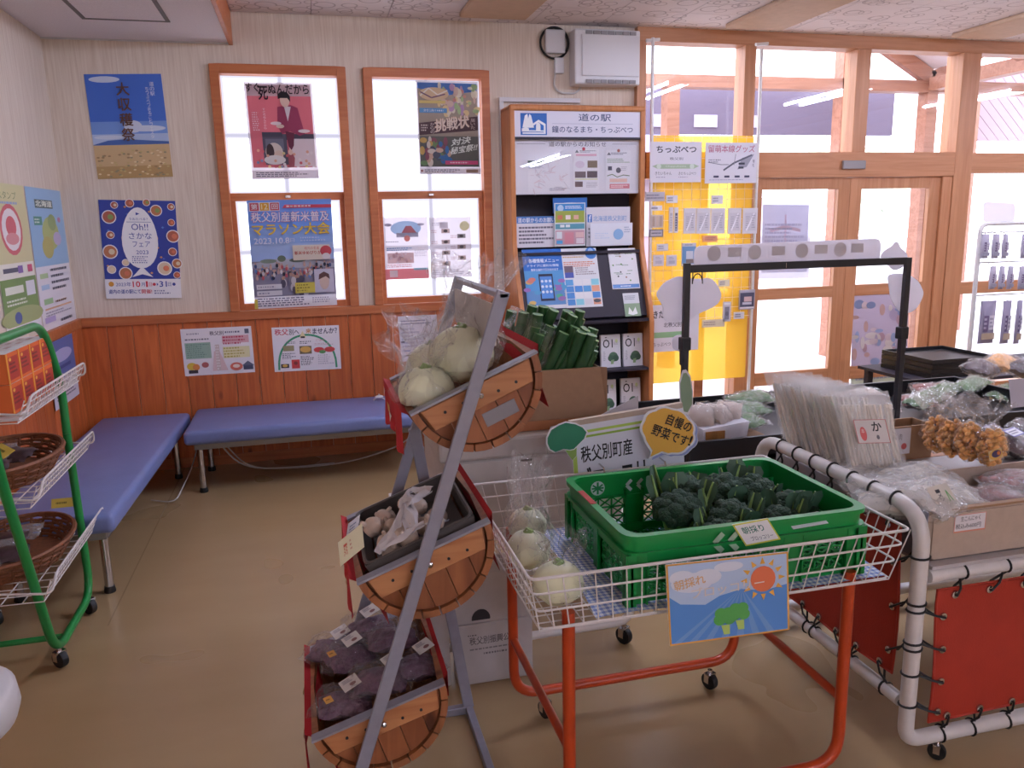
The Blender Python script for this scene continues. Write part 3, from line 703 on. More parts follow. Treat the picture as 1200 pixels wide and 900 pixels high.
S = [('r', .02, .08, .96, .9, '#8a7a6a'), ('p', [(.02, .98), (.98, .98), (.98, .9), (.5, .85), (.02, .92)], '#3a66b8')]
for k in range(60): S.append(('e', R.uniform(.35, .98), R.uniform(.64, .95), R.uniform(.02, .06), R.uniform(.015, .05), R.choice(['#e8c88a', '#d8b4a0', '#b58ab8', '#9ab87a', '#e8dcc0', '#c8786a'])))
S += [('e', .28, .86, .24, .07, '#d8b48a'), ('l', [(.06, .84), (.2, .92), (.34, .85), (.5, .9)], .02, '#f2ead8'), ('l', [(.06, .88), (.24, .82), (.46, .86)], .02, '#5a3a58'), ('r', .04, .76, .42, .03, '#e0c46a'), ('r', .04, .66, .44, .05, '#4a8ac8'), ('t', '対決!', .1, .67, .2, .03, '#f2f4fa'), ('g', .32, .67, .14, .03, 1, '#f2f4fa')]
S += [('p', [(.02, .55), (.98, .63), (.98, .48), (.02, .42)], '#3a2026'), ('tr', '挑戦状', (.27, .45), (.57, .06), (.0, .14), '#f0c8a8', .05), ('tr', '挑戦状', (.28, .455), (.55, .058), (.0, .125), '#f4e0d0', .02), ('tv', 'からの', .2, .44, .07, .12, '#e8d4c8'), ('g', .05, .46, .12, .08, 3, '#e8d4c8'), ('tv', '届いた', .86, .49, .07, .12, '#e0c8c0'),
      ('r', .02, .08, .96, .33, '#4a4a44')]
for k in range(46): S.append(('e', R.uniform(.05, .5), R.uniform(.12, .4), R.uniform(.02, .07), R.uniform(.02, .05), R.choice(['#c8a088', '#2a5a9a', '#7a3a4a', '#5a7a48', '#d8c8b8', '#3a3a4a', '#c89a4a'])))
S += [('tr', '対決', (.52, .3), (.32, .04), (.03, .08), '#eef4ea', .04), ('tr', '秘宝祭!!', (.5, .21), (.44, .05), (.03, .08), '#eef4ea', .04), ('r', .42, .105, .54, .04, '#c83a6a'), ('g', .5, .112, .38, .025, 1, '#f4d8e0'), ('r', 0, 0, 1, .065, '#d0c8cc'), ('g', .08, .015, .6, .04, 2, '#5a5460'), ('r', .76, .015, .2, .035, '#8a6a58'), ('c', .035, .035, .02, '#7a4a4a')]
sheet('poster', 'colourful crowd poster with big slanted brush lettering, upper right window', 'poster', *quad_px([(492, 204), (563, 204), (487, 94)], y=D - .04), S, paper='#d0c8d0', mat='print_backlit')
S = [('e', .5, .82, .35, .12, '#a8c8e8'), ('r', .0, 0, 1, .17, '#e07a80'), ('r', .1, .04, .18, .11, '#ecdfe4'), ('r', .65, .14, .35, .035, '#8ac4dc'), ('p', [(.4, .75), (.5, .86), (.62, .86), (.75, .74)], '#c86a70'), ('r', .28, .68, .5, .07, '#9a96a8'), ('e', .52, .66, .07, .05, '#d87a70'), ('g', .04, .6, .45, .02, 1, '#5a5468'), ('e', .1, .88, .08, .025, '#9a94a8'), ('e', .84, .88, .08, .02, '#9a94a8'),
     ('g', .05, .46, .6, .06, 2, '#5a86b8'), ('r', .06, .26, .6, .17, '#d8b4b4'), ('g', .68, .36, .28, .12, 4, '#b4aec0'), ('g', .05, .19, .8, .06, 2, '#c87a80')]
for k in range(24): S.append(('e', R.uniform(.08, .64), R.uniform(.27, .42), .03, .025, R.choice(['#e8c0b8', '#c8a0a8', '#dcc8d0', '#b89098'])))
sheet('poster', 'faded event sheet with red foot band, lower right window', 'poster', *quad_px([(452, 328), (503, 326), (449, 255)], y=D - .02), S, paper='#ebe4ef', mat='print_backlit')
S = [('g', .06, .86, .3, .06, 2, '#a8a2b4'), ('e', .84, .85, .12, .08, '#dcd8a8'), ('r', .24, .82, .2, .1, '#c8c2cc')]
for k in range(7): S += [('r', .28 + .38 * (k % 2), .74 - .09 * k, .2, .07, R.choice(['#a89490', '#8a8688', '#c0a8a4'])), ('g', .04 + .46 * (k % 2), .74 - .09 * k, .2, .06, 2, '#c8a4a8'), ('e', .38 + .38 * (k % 2), .775 - .09 * k, .05, .025, '#5a5458')]
S += [('g', .05, .04, .9, .1, 3, '#a8a2b4')]
sheet('poster', 'faded white leaflet of small photos, beside the red-footed sheet on window', 'poster', *quad_px([(505, 326), (553, 324), (503, 255)], y=D - .02), S, paper='#ece6f0', mat='print_backlit')

# sheets on the planks
YP = D - .0125
S = [('r', .04, .36, .36, .34, '#86a894'), ('g', .06, .38, .32, .3, 7, '#5f7f72'), ('g', .05, .74, .4, .06, 1, '#5a5a68'), ('r', .57, .66, .38, .16, '#d8a0a8'), ('g', .58, .62, .37, .2, 3, '#b03048'), ('r', .57, .34, .38, .24, '#ddd6a0'), ('g', .58, .34, .36, .24, 4, '#a89a4a'), ('t', '秩父別', .4, .84, .2, .09, '#4a4456', .02), ('g', .08, .86, .28, .06, 1, '#8a8698'), ('g', .62, .86, .25, .07, 1, '#5a5670'), ('r', .9, .85, .06, .1, '#4a4e5e'),
     ('p', [(.4, .08), (.62, .08), (.52, .5), (.44, .5)], '#d8b8b8'), ('r', .46, .08, .06, .56, '#c8b4b0'), ('g', .465, .09, .05, .54, 9, '#f0e8e6'), ('e', .11, .2, .07, .08, '#d8b43a'), ('e', .17, .18, .05, .07, '#d87a3a'), ('r', .06, .05, .13, .07, '#2a2428'), ('e', .3, .22, .05, .06, '#9a4a48'), ('e', .74, .15, .09, .09, '#c85a4a'), ('e', .74, .16, .05, .04, '#e8d8c8'), ('r', .84, .07, .14, .1, '#33384e'), ('p', [(.82, .16), (.91, .26), (1, .16)], '#4a5068')]
sheet('notice', 'hand-drawn town map sheet on planks, left of the rainbow-arch sheet', 'poster', *quad_px([(217, 441), (299, 436), (211, 386)], y=YP), S, paper='#e9e4ea')
S = [('t', '秩父', .04, .82, .2, .14, '#c04a5a', .03), ('t', '別へ', .25, .82, .15, .13, '#3a3a48', .02), ('t', '来', .5, .84, .08, .11, '#c87a3a', .03), ('t', 'ませんか？', .6, .82, .37, .13, '#33334a', .03)]
S.append(('l', [(.07 + .43 * (1 - math.cos(a)), .04 + .77 * math.sin(a) ** .8 if 0 < a < math.pi else .04) for a in [math.pi * k / 20 for k in range(21)]], .03, '#2f8a5f'))
S += [('p', [(.4, .75), (.45, .9), (.5, .75)], '#e8d8a0'), ('r', .42, .74, .06, .04, '#2a2a30'), ('r', .15, .46, .16, .12, '#8a8058'), ('r', .39, .38, .18, .18, '#6a5a40'), ('e', .48, .48, .08, .07, '#d8a24a'), ('e', .68, .46, .08, .06, '#c83a3a'), ('e', .84, .46, .08, .06, '#c83a3a'), ('e', .73, .41, .05, .04, '#4a8a4a'), ('g', .2, .62, .16, .06, 2, '#5a5a68'), ('g', .4, .6, .18, .08, 2, '#4a4a58'), ('t', 'ごはん', .64, .66, .14, .05, '#c85060'), ('g', .62, .56, .28, .06, 2, '#c8a0a8'),
      ('g', .13, .28, .2, .14, 4, '#5a5a68'), ('g', .4, .12, .2, .22, 6, '#3a3a48'), ('g', .66, .12, .24, .24, 5, '#b4b0bc'), ('r', .1, .08, .12, .09, '#2a2628'), ('e', .16, .13, .04, .03, '#d8a84a'), ('r', .26, .06, .12, .2, '#c83a3a'), ('e', .32, .18, .03, .04, '#7a2a2a')]
sheet('notice', 'hand-drawn sheet with green arch and food photos, on planks under left window', 'poster', *quad_px([(322, 436), (400, 432), (318, 384)], y=YP), S, paper='#ebe6ec')
S = [('g', .05, .8, .8, .12, 2, '#6a6a88'), ('g', .05, .3, .5, .45, 6, '#a09ab8'), ('r', .02, .42, .1, .03, '#2a2a3a'), ('r', .05, .22, .2, .03, '#5a6ab8'), ('g', .4, .1, .4, .2, 3, '#b4aec4')]
sheet('notice', 'pale printed sheet on planks behind the top barrel', 'poster', *quad_px([(471, 424), (516, 421), (466, 371)], y=YP), S, paper='#d8d2e0')

# left wall
XP = XL + .004
def leftsheet(label, ya, yb, za, zb, S, paper): return sheet('poster', label, 'poster', (XP, ya, za), (0, yb - ya, 0), (0, 0, zb - za), S, paper=paper)
S = [('r', 0, .48, 1, .52, '#cfc890'), ('e', .5, .7, .3, .17, '#c8545c'), ('e', .5, .7, .25, .14, '#efe4e4'), ('e', .5, .72, .14, .07, '#c8545c'), ('e', .5, .64, .18, .04, '#d8868a'), ('t', 'スタンプ', .25, .9, .5, .05, '#6a7a4a'), ('g', .1, .86, .8, .03, 1, '#8aa0c8'), ('r', .12, .42, .5, .03, '#4a4a5a'), ('r', .52, .41, .14, .05, '#7a5aa0'), ('r', .8, .41, .14, .05, '#c84a6a'), ('r', 0, .14, 1, .24, '#6a8a48'), ('r', .1, .28, .5, .05, '#e8ecd8'), ('r', .68, .25, .26, .1, '#e4e2ea'), ('e', .5, .12, .6, .07, '#9aa86a'), ('g', .1, .2, .8, .05, 2, '#dfe6d0'), ('e', .35, .12, .1, .04, '#4a5a9a'), ('r', 0, 0, 1, .07, '#ebe8ee'), ('g', .1, .01, .8, .05, 2, '#6a6478')]
leftsheet('green and cream poster with red oval stamp, at the left edge on side wall', 4.42, 4.965, 1.09, 1.86, S, '#ece8da')
S = [('r', 0, .45, 1, .55, '#8ab4dc'), ('e', .55, .68, .24, .12, '#a8b46a'), ('e', .42, .58, .16, .08, '#b0a85a'), ('e', .62, .76, .12, .06, '#8aa060'), ('r', .2, .86, .5, .06, '#4a5a58'), ('t', '北海道', .22, .87, .46, .045, '#f0f2e0', .03), ('r', .12, .74, .22, .06, '#4a8a78'), ('g', .14, .75, .18, .04, 2, '#eef4ea'), ('e', .72, .64, .12, .05, '#b8a8d0'), ('e', .84, .78, .05, .02, '#c87aa0'), ('r', .08, .365, .22, .035, '#a8c48a'), ('r', .08, .285, .22, .035, '#a0c0e4'), ('r', .1, .18, .25, .04, '#8ab47a'), ('r', .1, .14, .8, .012, '#d8a078'), ('r', .06, .05, .3, .04, '#a898d0')]
for k in range(4): S.append(('g', .38, .40 - .045 * k, .55, .035, 1, '#4a4a5a'))
S += [('g', .42, .17, .5, .03, 1, '#7a5a4a'), ('g', .1, .09, .8, .04, 2, '#9a94a8'), ('g', .5, .02, .4, .04, 1, '#4a4a5a')]
leftsheet('light blue island map poster on side wall next to the corner', 4.99, 5.66, 1.06, 1.86, S, '#e6e0e8')
S = [('r', 0, .4, 1, .6, '#4a5a9a'), ('e', .5, .75, .4, .1, '#a8a8d8'), ('g', .1, .1, .8, .25, 5, '#5a5a70'), ('r', .3, .55, .5, .05, '#2a3a78')]
leftsheet('dark blue leaflet hanging on side wall behind the red box rack', 4.9, 5.4, .62, 1.0, S, '#cfcad8').location.x = .03

# ------------------------------------------------------------------ on the wall above the rack
t = thing('wall_heater', 'white wall-mounted heater unit beside the timber header', 'heater', (2.15, D, 2.55))
MB().box(1.905, 2.392, D - .13, D, 2.545, 2.91).build('case', 'white_plastic', t, bevel=.012)
MB().box(1.955, 2.385, D - .14, D - .125, 2.6, 2.875).build('front_cover', 'white_plastic', t, bevel=.006)
for z in (2.885, 2.565):
    for i in range(7): MB().box(1.985 + .054 * i, 2.03 + .054 * i, D - .142, D - .129, z - .012, z + .012).build('vent', 'vent_grey', t)
t = thing('wireless_router', 'white square wall box ringed by coiled black cable', 'router', (1.79, D, 2.75))
MB().box(1.722, 1.868, D - .045, D, 2.762, 2.918).build('case', 'white_plastic', t, bevel=.012)
b = MB()
for k in range(3): b.tube([p + Vector((0, -.004 * k, 0)) for p in circle((1.793, D - .012, 2.832), .098 + .004 * k, 28)], .005, 6, closed=True)
b.build('cable_coil', 'cable_black', t)
t = thing('cable_box', 'small white junction box with cord below the router', 'junction box', (1.82, D, 2.62))
MB().box(1.79, 1.858, D - .035, D, 2.63, 2.735).build('case', 'white_plastic', t, bevel=.006)
MB().tube(fillet([(1.8, D - .015, 2.64), (1.785, D - .015, 2.55), (1.83, D - .015, 2.5), (1.95, D - .015, 2.5), (1.99, D - .015, 2.545)], .05), .007, 6).build('cord', 'cable_white', t)
cd = MB().box(1.385, 1.98, D - .03, D, 2.435, 2.465).build('cable_trunking', 'white_plastic', bevel=.003); tag(cd, 'white cable trunking running along wall behind the pamphlet rack', 'conduit')
MB().box(1.385, 1.415, D - .03, D, 1.065, 2.435).build('trunking', 'white_plastic', cd, bevel=.003)

# ------------------------------------------------------------------ pamphlet rack with the roadside-station board
rk = thing('pamphlet_rack', 'tall wooden pamphlet rack with roadside station sign and dark shelves', 'rack', (1.9, 5.5, 0))
RX0, RX1, RF = 1.392, 2.372, 5.42       # upper front plane
def side(x):
    pts = [(5.69, 0), (5.69, 2.37), (RF, 2.37), (RF, 1.48), (RF - .02, 1.38), (RF - .17, 1.02), (RF - .2, .9), (RF - .2, 0)]
    MB().prism([(x, y, z) for y, z in pts], (.035, 0, 0)).build('side_panel', 'rack_wood', rk, bevel=.006)
side(RX0); side(RX1 - .035)
MB().box(RX0, RX1, RF - .004, 5.69, 2.345, 2.385).build('top_rail', 'rack_wood', rk, bevel=.012)
MB().box(RX0 + .035, RX1 - .035, 5.66, 5.69, .0, 2.34).build('back_panel', 'black_board', rk)
XA, XB = RX0 + .036, RX1 - .036; w_ = XB - XA
sg = sheet('sign_panel', None, None, (XA, RF + .012, 2.176), (w_, 0, 0), (0, 0, .169), [('r', .045, .07, .205, .84, '#2356ae'),
    ('p', [(.06, .35), (.08, .82), (.10, .88), (.115, .4)], '#eef0f4'), ('p', [(.09, .35), (.105, .7), (.115, .88), (.128, .82), (.15, .35)], '#eef0f4'), ('r', .06, .2, .175, .05, '#eef0f4'), ('p', [(.055, .2), (.055, .32), (.085, .38), (.11, .32), (.11, .2)], '#eef0f4'),
    ('p', [(.125, .45), (.185, .66), (.24, .5), (.24, .12), (.225, .12), (.225, .44), (.185, .56), (.125, .36)], '#eef0f4'), ('r', .165, .2, .035, .25, '#eef0f4'), ('c', .1825, .46, .016, '#eef0f4'), ('r', .06, .11, .18, .06, '#eef0f4'),
    ('t', '道の駅', .5, .62, .26, .29, '#2c3862', .01), ('r', .29, .51, .65, .012, '#8a8ea8'), ('t', '鐘のなるまち・ちっぷべつ', .29, .17, .65, .26, '#2c3862', .01)], paper='#dcdaea', parent=rk)
MB().box(XA, XB, RF + .002, RF + .012, 2.16, 2.175).build('divider', 'black_board', rk)
nb = sheet('notice_board', None, None, (XA, RF + .03, 1.795), (w_, 0, 0), (0, 0, .365), [('r', .02, .92, .22, .006, '#4a4a60'), ('r', .78, .92, .2, .006, '#4a4a60'), ('t', '道の駅からのお知らせ', .27, .875, .46, .09, '#33344a', .005), ('r', .0, .0, 1, .015, '#bdbac8')], paper='#dedce8', parent=rk)
def pin(px0, py0, px1, py1, label, S, paper='#e6e4ee', yy=RF + .027):
    a = at(px0, py1, y=yy); b_ = at(px1, py1, y=yy); c = at(px0, py0, y=yy)
    return sheet('notice', label, 'notice', a, (b_.x - a.x, 0, 0), (0, 0, c.z - a.z), S, paper=paper, thick=.0006)
S = [('r', .0, .9, .38, .07, '#3a4a42'), ('g', .02, .72, .36, .14, 3, '#7a84a8')]
for k in range(26): x, y = R.uniform(.1, .95), R.uniform(.05, .75); S.append(('l', [(x, y), (x + R.uniform(-.2, .2), y + R.uniform(-.2, .2)), (x + R.uniform(-.2, .2), y + R.uniform(-.1, .2))], .008, R.choice(['#c8b0bc', '#a8a4b4', '#d8b8c0'])))
S.append(('g', .5, .02, .45, .1, 2, '#8a86a0'))
pin(619, 187, 668, 225, 'road map sheet pinned at left of the notice board', S)
S = [('r', .1, .82, .8, .05, '#d8a0b8'), ('p', [(.06, .9), (.14, .97), (.22, .9)], '#4a4a58'), ('g', .25, .9, .65, .06, 2, '#6a6a80'), ('r', .55, .54, .38, .17, '#6a5a4a'), ('r', .06, .3, .42, .15, '#5a4a52'), ('r', .53, .3, .4, .16, '#4a3c44'), ('r', .06, .08, .3, .13, '#5a4448'), ('e', .25, .62, .18, .09, '#d8c8dc'), ('g', .5, .06, .44, .14, 4, '#a8a4b0'), ('r', .06, .25, .88, .03, '#d8d8a8'), ('c', .4, .99, .06, '#c03048')]
pin(672, 174, 702, 223, 'notice with four dark photos, middle of the notice board', S)
S = [('p', [(.04, .88), (.12, .95), (.2, .88)], '#4a4a58'), ('g', .2, .88, .7, .07, 2, '#6a6a80'), ('g', .05, .68, .9, .12, 3, '#8aa088'), ('r', .08, .5, .16, .1, '#3a3a4a'), ('e', .5, .5, .1, .07, '#4a4a58'), ('g', .6, .48, .34, .12, 3, '#a8a4b4'), ('l', [(.05, .36), (.25, .4), (.45, .33), (.7, .38), (.95, .36)], .03, '#5a6a4a'), ('r', .15, .2, .7, .09, '#e8b8a8'), ('r', .15, .04, .8, .12, '#c86a78'), ('g', .2, .06, .7, .08, 2, '#f0dce0'), ('c', .5, .99, .06, '#a05048')]
pin(710, 176, 739, 223, 'notice with red foot band, right of the notice board', S)
MB().prism([(XA, RF + .004, 1.795), (XB, RF + .004, 1.795), (XB, RF + .0068, 2.16), (XA, RF + .0068, 2.16)], (0, .003, 0)).build('glass_cover', 'board_glass', rk)
MB().box(XA, XB, RF + .2, RF + .205, .3, 1.795).build('inner_panel', 'black_board', rk)
MB().box(XA, XB, RF - .005, RF + .2, 1.38, 1.4).build('shelf', 'black_board', rk)
def tilt_shelf(z, y): MB().prism([(XA, y, z), (XA, y - .012, z + .01), (XA, RF + .17, z + .43), (XA, RF + .18, z + .42)], (w_, 0, 0)).build('tilted_shelf', 'black_board', rk); MB().box(XA, XB, y - .03, y - .01, z, z + .012).build('shelf_lip', 'black_board', rk)
MB().prism([(XA, RF + .01, 1.375), (XA, RF - .15, .945), (XA, RF - .14, .935), (XA, RF + .02, 1.365)], (w_, 0, 0)).build('tilted_shelf', 'black_board', rk)
MB().box(XA, XB, RF - .185, RF + .2, .905, .925).build('shelf', 'black_board', rk)
MB().box(XA, XB, RF - .195, RF + .2, .555, .57).build('shelf', 'black_board', rk)
MB().box(XA, XB, RF - .195, RF + .2, .21, .225).build('shelf', 'black_board', rk)
# leaflets standing on the upper shelf
yy = RF + .04
def leaflet(label, px0, py0, px1, py1, S, paper, y=yy, th=.004, group=None, cat='leaflet'):
    a = at(px0, py1, y=y); b_ = at(px1, py1, y=y); c = at(px0, py0, y=y)
    return sheet('leaflet', label, cat, a, (b_.x - a.x, 0, 0), (0, 0, c.z - a.z), S, paper=paper, thick=th, group=group)
leaflet('white request notice with blue heading on upper rack shelf, left', 606, 254, 652, 290.5, [('r', 0, .78, 1, .22, '#3a6ab8'), ('t', '道の駅からのお願い', .03, .8, .94, .16, '#f0f2fa', .02), ('g', .05, .1, .9, .6, 5, '#5a5668')], '#dcd8e4')
leaflet('blue round-topped card standing behind the centre brochure on the rack', 648, 232, 688, 250, [('e', .5, .5, .35, .2, '#7aa4dc')], '#2a62b8', y=yy + .03)
leaflet('blue and green brochure of food photos, centre of the upper rack shelf', 650, 238, 686, 289, [('r', .03, .82, .94, .16, '#2f7ac8'), ('c', .2, .88, .1, '#a8c8e8'), ('g', .35, .86, .55, .08, 2, '#eaf0fa'), ('r', .03, .55, .94, .27, '#8a9a3a'), ('r', .1, .62, .16, .1, '#c8684a'), ('r', .36, .62, .16, .1, '#e8d8d8'), ('r', .62, .62, .16, .1, '#d8a08a'), ('r', .03, .4, .94, .12, '#4a8aa0'), ('r', .18, .44, .14, .06, '#e0e4e8'), ('r', .36, .44, .14, .06, '#e0e4e8'), ('r', .03, .04, .94, .33, '#b88a9a'), ('r', .06, .18, .18, .16, '#dce4ea'), ('r', .06, .06, .2, .08, '#3a8ac8'), ('r', .32, .06, .3, .26, '#c87888'), ('r', .68, .2, .26, .12, '#d8b0b0'), ('r', .7, .06, .24, .12, '#e0d0d8')], '#cfd8dc', y=yy - .02)
leaflet('white card with town name and f logo, right of the upper rack shelf', 687, 243, 738, 289, [('r', .03, .62, .1, .2, '#2f62b8'), ('t', 'f', .06, .63, .05, .17, '#f0f2fa', .03), ('t', '北海道秩父別町', .16, .64, .76, .14, '#6a92c8', .01), ('g', .3, .5, .6, .06, 1, '#8a8ca0'), ('g', .05, .2, .1, .3, 3, '#5a5a68')], '#d8d4e0', y=yy)
leaflet('glossy white leaflet with blue round mark, front right of the upper shelf', 692, 262, 741, 288.5, [('c', .66, .5, .12, '#7aa8dc'), ('g', .8, .55, .15, .3, 3, '#8a9ab8'), ('g', .1, .3, .35, .3, 3, '#c4d4ee')], '#dfe2f0', y=yy - .02)
# on the tilted shelf
SH = Vector((0, .16, .43)).normalized()
def lying(label, px, py, w, h, S, paper, th=.003, skew=0):
    """px, py: lower left corner on the tilted shelf"""
    d = F_ + R_ * ((px - 600) / FPX) - U_ * ((py - 450) / FPX); n = Vector((0, -SH.z, SH.y)); p0 = Vector((0, RF - .15, .945)) + n * .006
    o = Vector((0, 0, H)) + d * ((p0 - Vector((0, 0, H))).dot(n) / d.dot(n))
    return sheet('leaflet', label, 'leaflet', o, Vector((w, 0, skew)), SH * h, S, paper=paper, thick=th)
S = [('r', 0, .62, 1, .38, '#1f58b8'), ('r', 0, .3, 1, .34, '#3f86c8'), ('t', '！各種情報メニュー', .06, .77, .86, .07, '#f0f4fc', .03), ('t', 'ドライブに便利な情報', .1, .7, .8, .045, '#dfe8f8', .02), ('t', '簡単な操作で引き出せます', .18, .63, .7, .045, '#dfe8f8', .02), ('r', .35, .13, .36, .45, '#1a1a30'), ('r', .38, .17, .3, .37, '#3f7ad0')]
for j in range(3):
    for i in range(3): S.append(('c', .43 + .1 * i, .46 - .09 * j, .035, '#dce8f8'))
for k in range(16): S.append(('e', R.choice([R.uniform(.02, .3), R.uniform(.74, .98)]), R.uniform(.05, .5), .09, .035, R.choice(['#3a9a78', '#c86a5a', '#3f8ac0', '#8a5aa8', '#c8a050', '#4ab0a0'])))
S += [('r', 0, 0, 1, .06, '#d8d8e0'), ('p', [(.25, 0), (.45, .0), (.3, .09)], '#2a8aa0')]
lying('blue information menu leaflet with smartphone, left on the tilted shelf', 619, 363, .285, .43, S, '#4a7ab8')
S = [('c', .84, .91, .16, '#2f6ac0'), ('c', .84, .95, .07, '#8ab0e0'), ('t', '鐘のなるまち', .06, .9, .5, .045, '#4a5a48'), ('g', .06, .83, .6, .04, 1, '#c8a060'), ('g', .06, .68, .9, .1, 3, '#c86a48'), ('r', .06, .56, .24, .14, '#5a4a58'), ('r', .06, .5, .24, .09, '#3a48a0'), ('g', .36, .54, .58, .14, 4, '#8a7a80')]
for j in range(4):
    for i in range(4): S.append(('r', .05 + .235 * i, .04 + .11 * j, .21, .1, R.choice(['#5ab0d0', '#3a78c8', '#7ac8dc', '#e8e6ea', '#d8d4dc', '#4a90d0', '#e09070'])))
S.append(('e', .86, .1, .1, .03, '#3a3a40'))
lying('white guide leaflet with grid of blue tiles, middle of the tilted shelf', 664, 361, .27, .43, S, '#dfe0e6')
S = [('r', .02, .02, .96, .09, '#4a7ac0'), ('g', .3, .04, .6, .05, 1, '#e6ecf6')]
for k in range(9): S += [('g', R.uniform(.08, .65), R.uniform(.2, .9), .28, .04, 1, '#5a7a5a'), ('e', R.uniform(.1, .9), R.uniform(.2, .9), .03, .02, R.choice(['#3a3a3a', '#8a5a48', '#5a8a48']))]
lying('white leaflet with small captions and blue foot, right on the tilted shelf', 718, 339, .21, .3, S, '#e0dfe4')
lying('small pale leaflet with white leaf drawing, low right on the tilted shelf', 733, 371, .12, .17, [('r', 0, 0, 1, .55, '#7f9a78'), ('p', [(.2, .1), (.3, .4), (.5, .18), (.7, .4), (.8, .1), (.5, .05)], '#eef2ee'), ('g', .1, .7, .7, .2, 3, '#8a8a98')], '#d4d6dc')
# magazines 01
def mag(label, px, zb, w, h, y, group=None):
    a = at(px, 440, y=y)
    S = [('t', 'O1', .1, .6, .5, .26, '#1c1c22', .01), ('e', .26, .92, .05, .015, '#1c1c22'), ('e', .8, .8, .07, .06, '#c8d890'), ('g', .64, .68, .28, .1, 3, '#a0a0ac'), ('e', .62, .32, .24, .15, '#3d5a44'), ('e', .5, .28, .16, .1, '#33503c'), ('e', .75, .28, .15, .1, '#2f4a38'), ('p', [(.5, .22), (.48, .1), (.62, .1), (.66, .24)], '#7a9a68'), ('g', .1, .2, .14, .3, 7, '#8a8a98')]
    return sheet('magazine', label, 'magazine', (a.x, y, zb), (w, 0, 0), (0, .02, h), S, paper='#dcdae2', thick=.03)
mag('01 magazine with broccoli cover, left of the upper pair on rack', 705, .571, .148, .235, RF - .1); mag('01 magazine with broccoli cover, right of the upper pair on rack', 731, .571, .148, .235, RF - .1)
mag('01 magazine on the lowest rack shelf, left of the lower pair', 700, .226, .15, .25, RF - .1); mag('01 magazine on the lowest rack shelf, right of the lower pair', 729, .226, .15, .25, RF - .1)
a = at(672, 433, y=RF - .08)
sheet('leaflet', 'yellow and white illustrated booklet behind the leeks on the rack', 'booklet', (a.x, RF - .08, .571), (.145, 0, 0), (0, .02, .25), [('e', R.random() * .9 + .05, R.random() * .9 + .05, .06, .035, R.choice(['#e0c030', '#d8a830', '#9a8ab0', '#c8a878', '#7a6a98'])) for k in range(26)], paper='#d8d4bc', thick=.02)

# ------------------------------------------------------------------ yellow goods board in front of the first panes
yb = thing('goods_board', 'wire mesh goods board on white poles over yellow translucent film', 'display board', (2.87, 5.5, 0))
for x in (2.455, 3.305):
    MB().tube([(x, 5.5, .0), (x, 5.5, 2.85 if x < 3 else 2.8)], .013, 8).build('pole', 'white_enamel', yb, smooth=True)
    MB().tube([(x - .05, 5.5, 2.83), (x + .05, 5.5, 2.84)], .012, 6).build('pole_hook', 'white_enamel', yb)
MB().box(2.47, 3.29, 5.53, 5.533, .38, 2.2).build('yellow_film', 'yellow_film', yb)
b = MB()
for i in range(12): x = 2.49 + .072 * i; b.tube([(x, 5.5, .85), (x, 5.5, 2.2)], .0014, 4)
for i in range(19): z = .87 + .073 * i; b.tube([(2.46, 5.496, z), (3.3, 5.496, z)], .0014, 4)
b.build('wire_mesh', 'white_wire', yb)
def board(label, px0, py0, px1, py1, S, paper='#d6d2de', y=5.48, cat='sign', name='sign', th=.006):
    a = at(px0, py1, y=y); b_ = at(px1, py1, y=y); c = at(px0, py0, y=y)
    return sheet(name, label, cat, a, (b_.x - a.x, 0, 0), (0, 0, c.z - a.z), S, paper=paper, thick=th)
board('white station name sign with green arrow, upper left on the yellow board', 761.5, 166, 821, 214, [('t', 'ちっぷべつ', .12, .73, .78, .17, '#2a2a36', .03), ('t', '秩父別', .38, .55, .26, .07, '#5a5668', .01), ('p', [(.04, .4), (.14, .45), (.86, .45), (.96, .4), (.86, .34), (.14, .34)], '#98ae90'), ('c', .17, .395, .045, '#c8d4c8'), ('c', .82, .395, .045, '#c8d4c8'), ('t', 'Chippubetsu', .3, .37, .4, .05, '#d8e2d8'), ('t', 'きたいちゃん', .1, .18, .32, .09, '#3a3a46'), ('t', 'きたちっぷべつ', .56, .18, .34, .08, '#3a3a46'), ('g', .12, .11, .28, .04, 1, '#8a86a0'), ('g', .56, .11, .3, .04, 1, '#8a86a0')])
board('white railway goods sign with red heading, upper right on the yellow board', 826, 167, 886, 215, [('t', '留萌本線グッズ', .05, .76, .9, .18, '#a84a68', .01), ('p', [(.7, .62), (.94, .72), (.8, .4), (.62, .34)], '#8a8898'), ('l', [(.35, .32), (.55, .5), (.9, .7)], .03, '#4a4a58'), ('l', [(.05, .52), (.3, .46), (.45, .46)], .012, '#6a6a78'), ('l', [(.55, .45), (.58, .72)], .01, '#6a6a78'), ('g', .06, .5, .24, .1, 2, '#5a5668'), ('r', .64, .46, .12, .05, '#2a2a36'), ('r', .64, .36, .1, .05, '#2a2a36'), ('tv', '増毛', .91, .4, .04, .2, '#4a4456'), ('r', .16, .14, .1, .05, '#2f2f48'), ('r', .37, .14, .1, .05, '#2f2f48'), ('r', .57, .14, .1, .05, '#2f2f48'), ('r', .76, .14, .1, .05, '#2f2f48'), ('g', .08, .07, .8, .03, 1, '#8a86a0')])
board('white station sign with green band behind the cloud cutout', 764, 358, 818, 413, [('t', 'きた', .02, .72, .22, .16, '#2a2a36', .03), ('t', '北秩父別', .24, .52, .38, .1, '#2a2a36', .01), ('r', 0, .3, .75, .12, '#7aa878'), ('t', 'ちっぷべつ', .02, .12, .38, .08, '#2a2a36')], y=5.47)
cardn = [0]
def goods(px0, py0, px1, py1, label, S, paper='#d4cfd8', group='small goods hooked on the yellow board'):
    return board(label, px0, py0, px1, py1, S, paper=paper, y=5.485, cat='card', name='goods_card', th=.01)
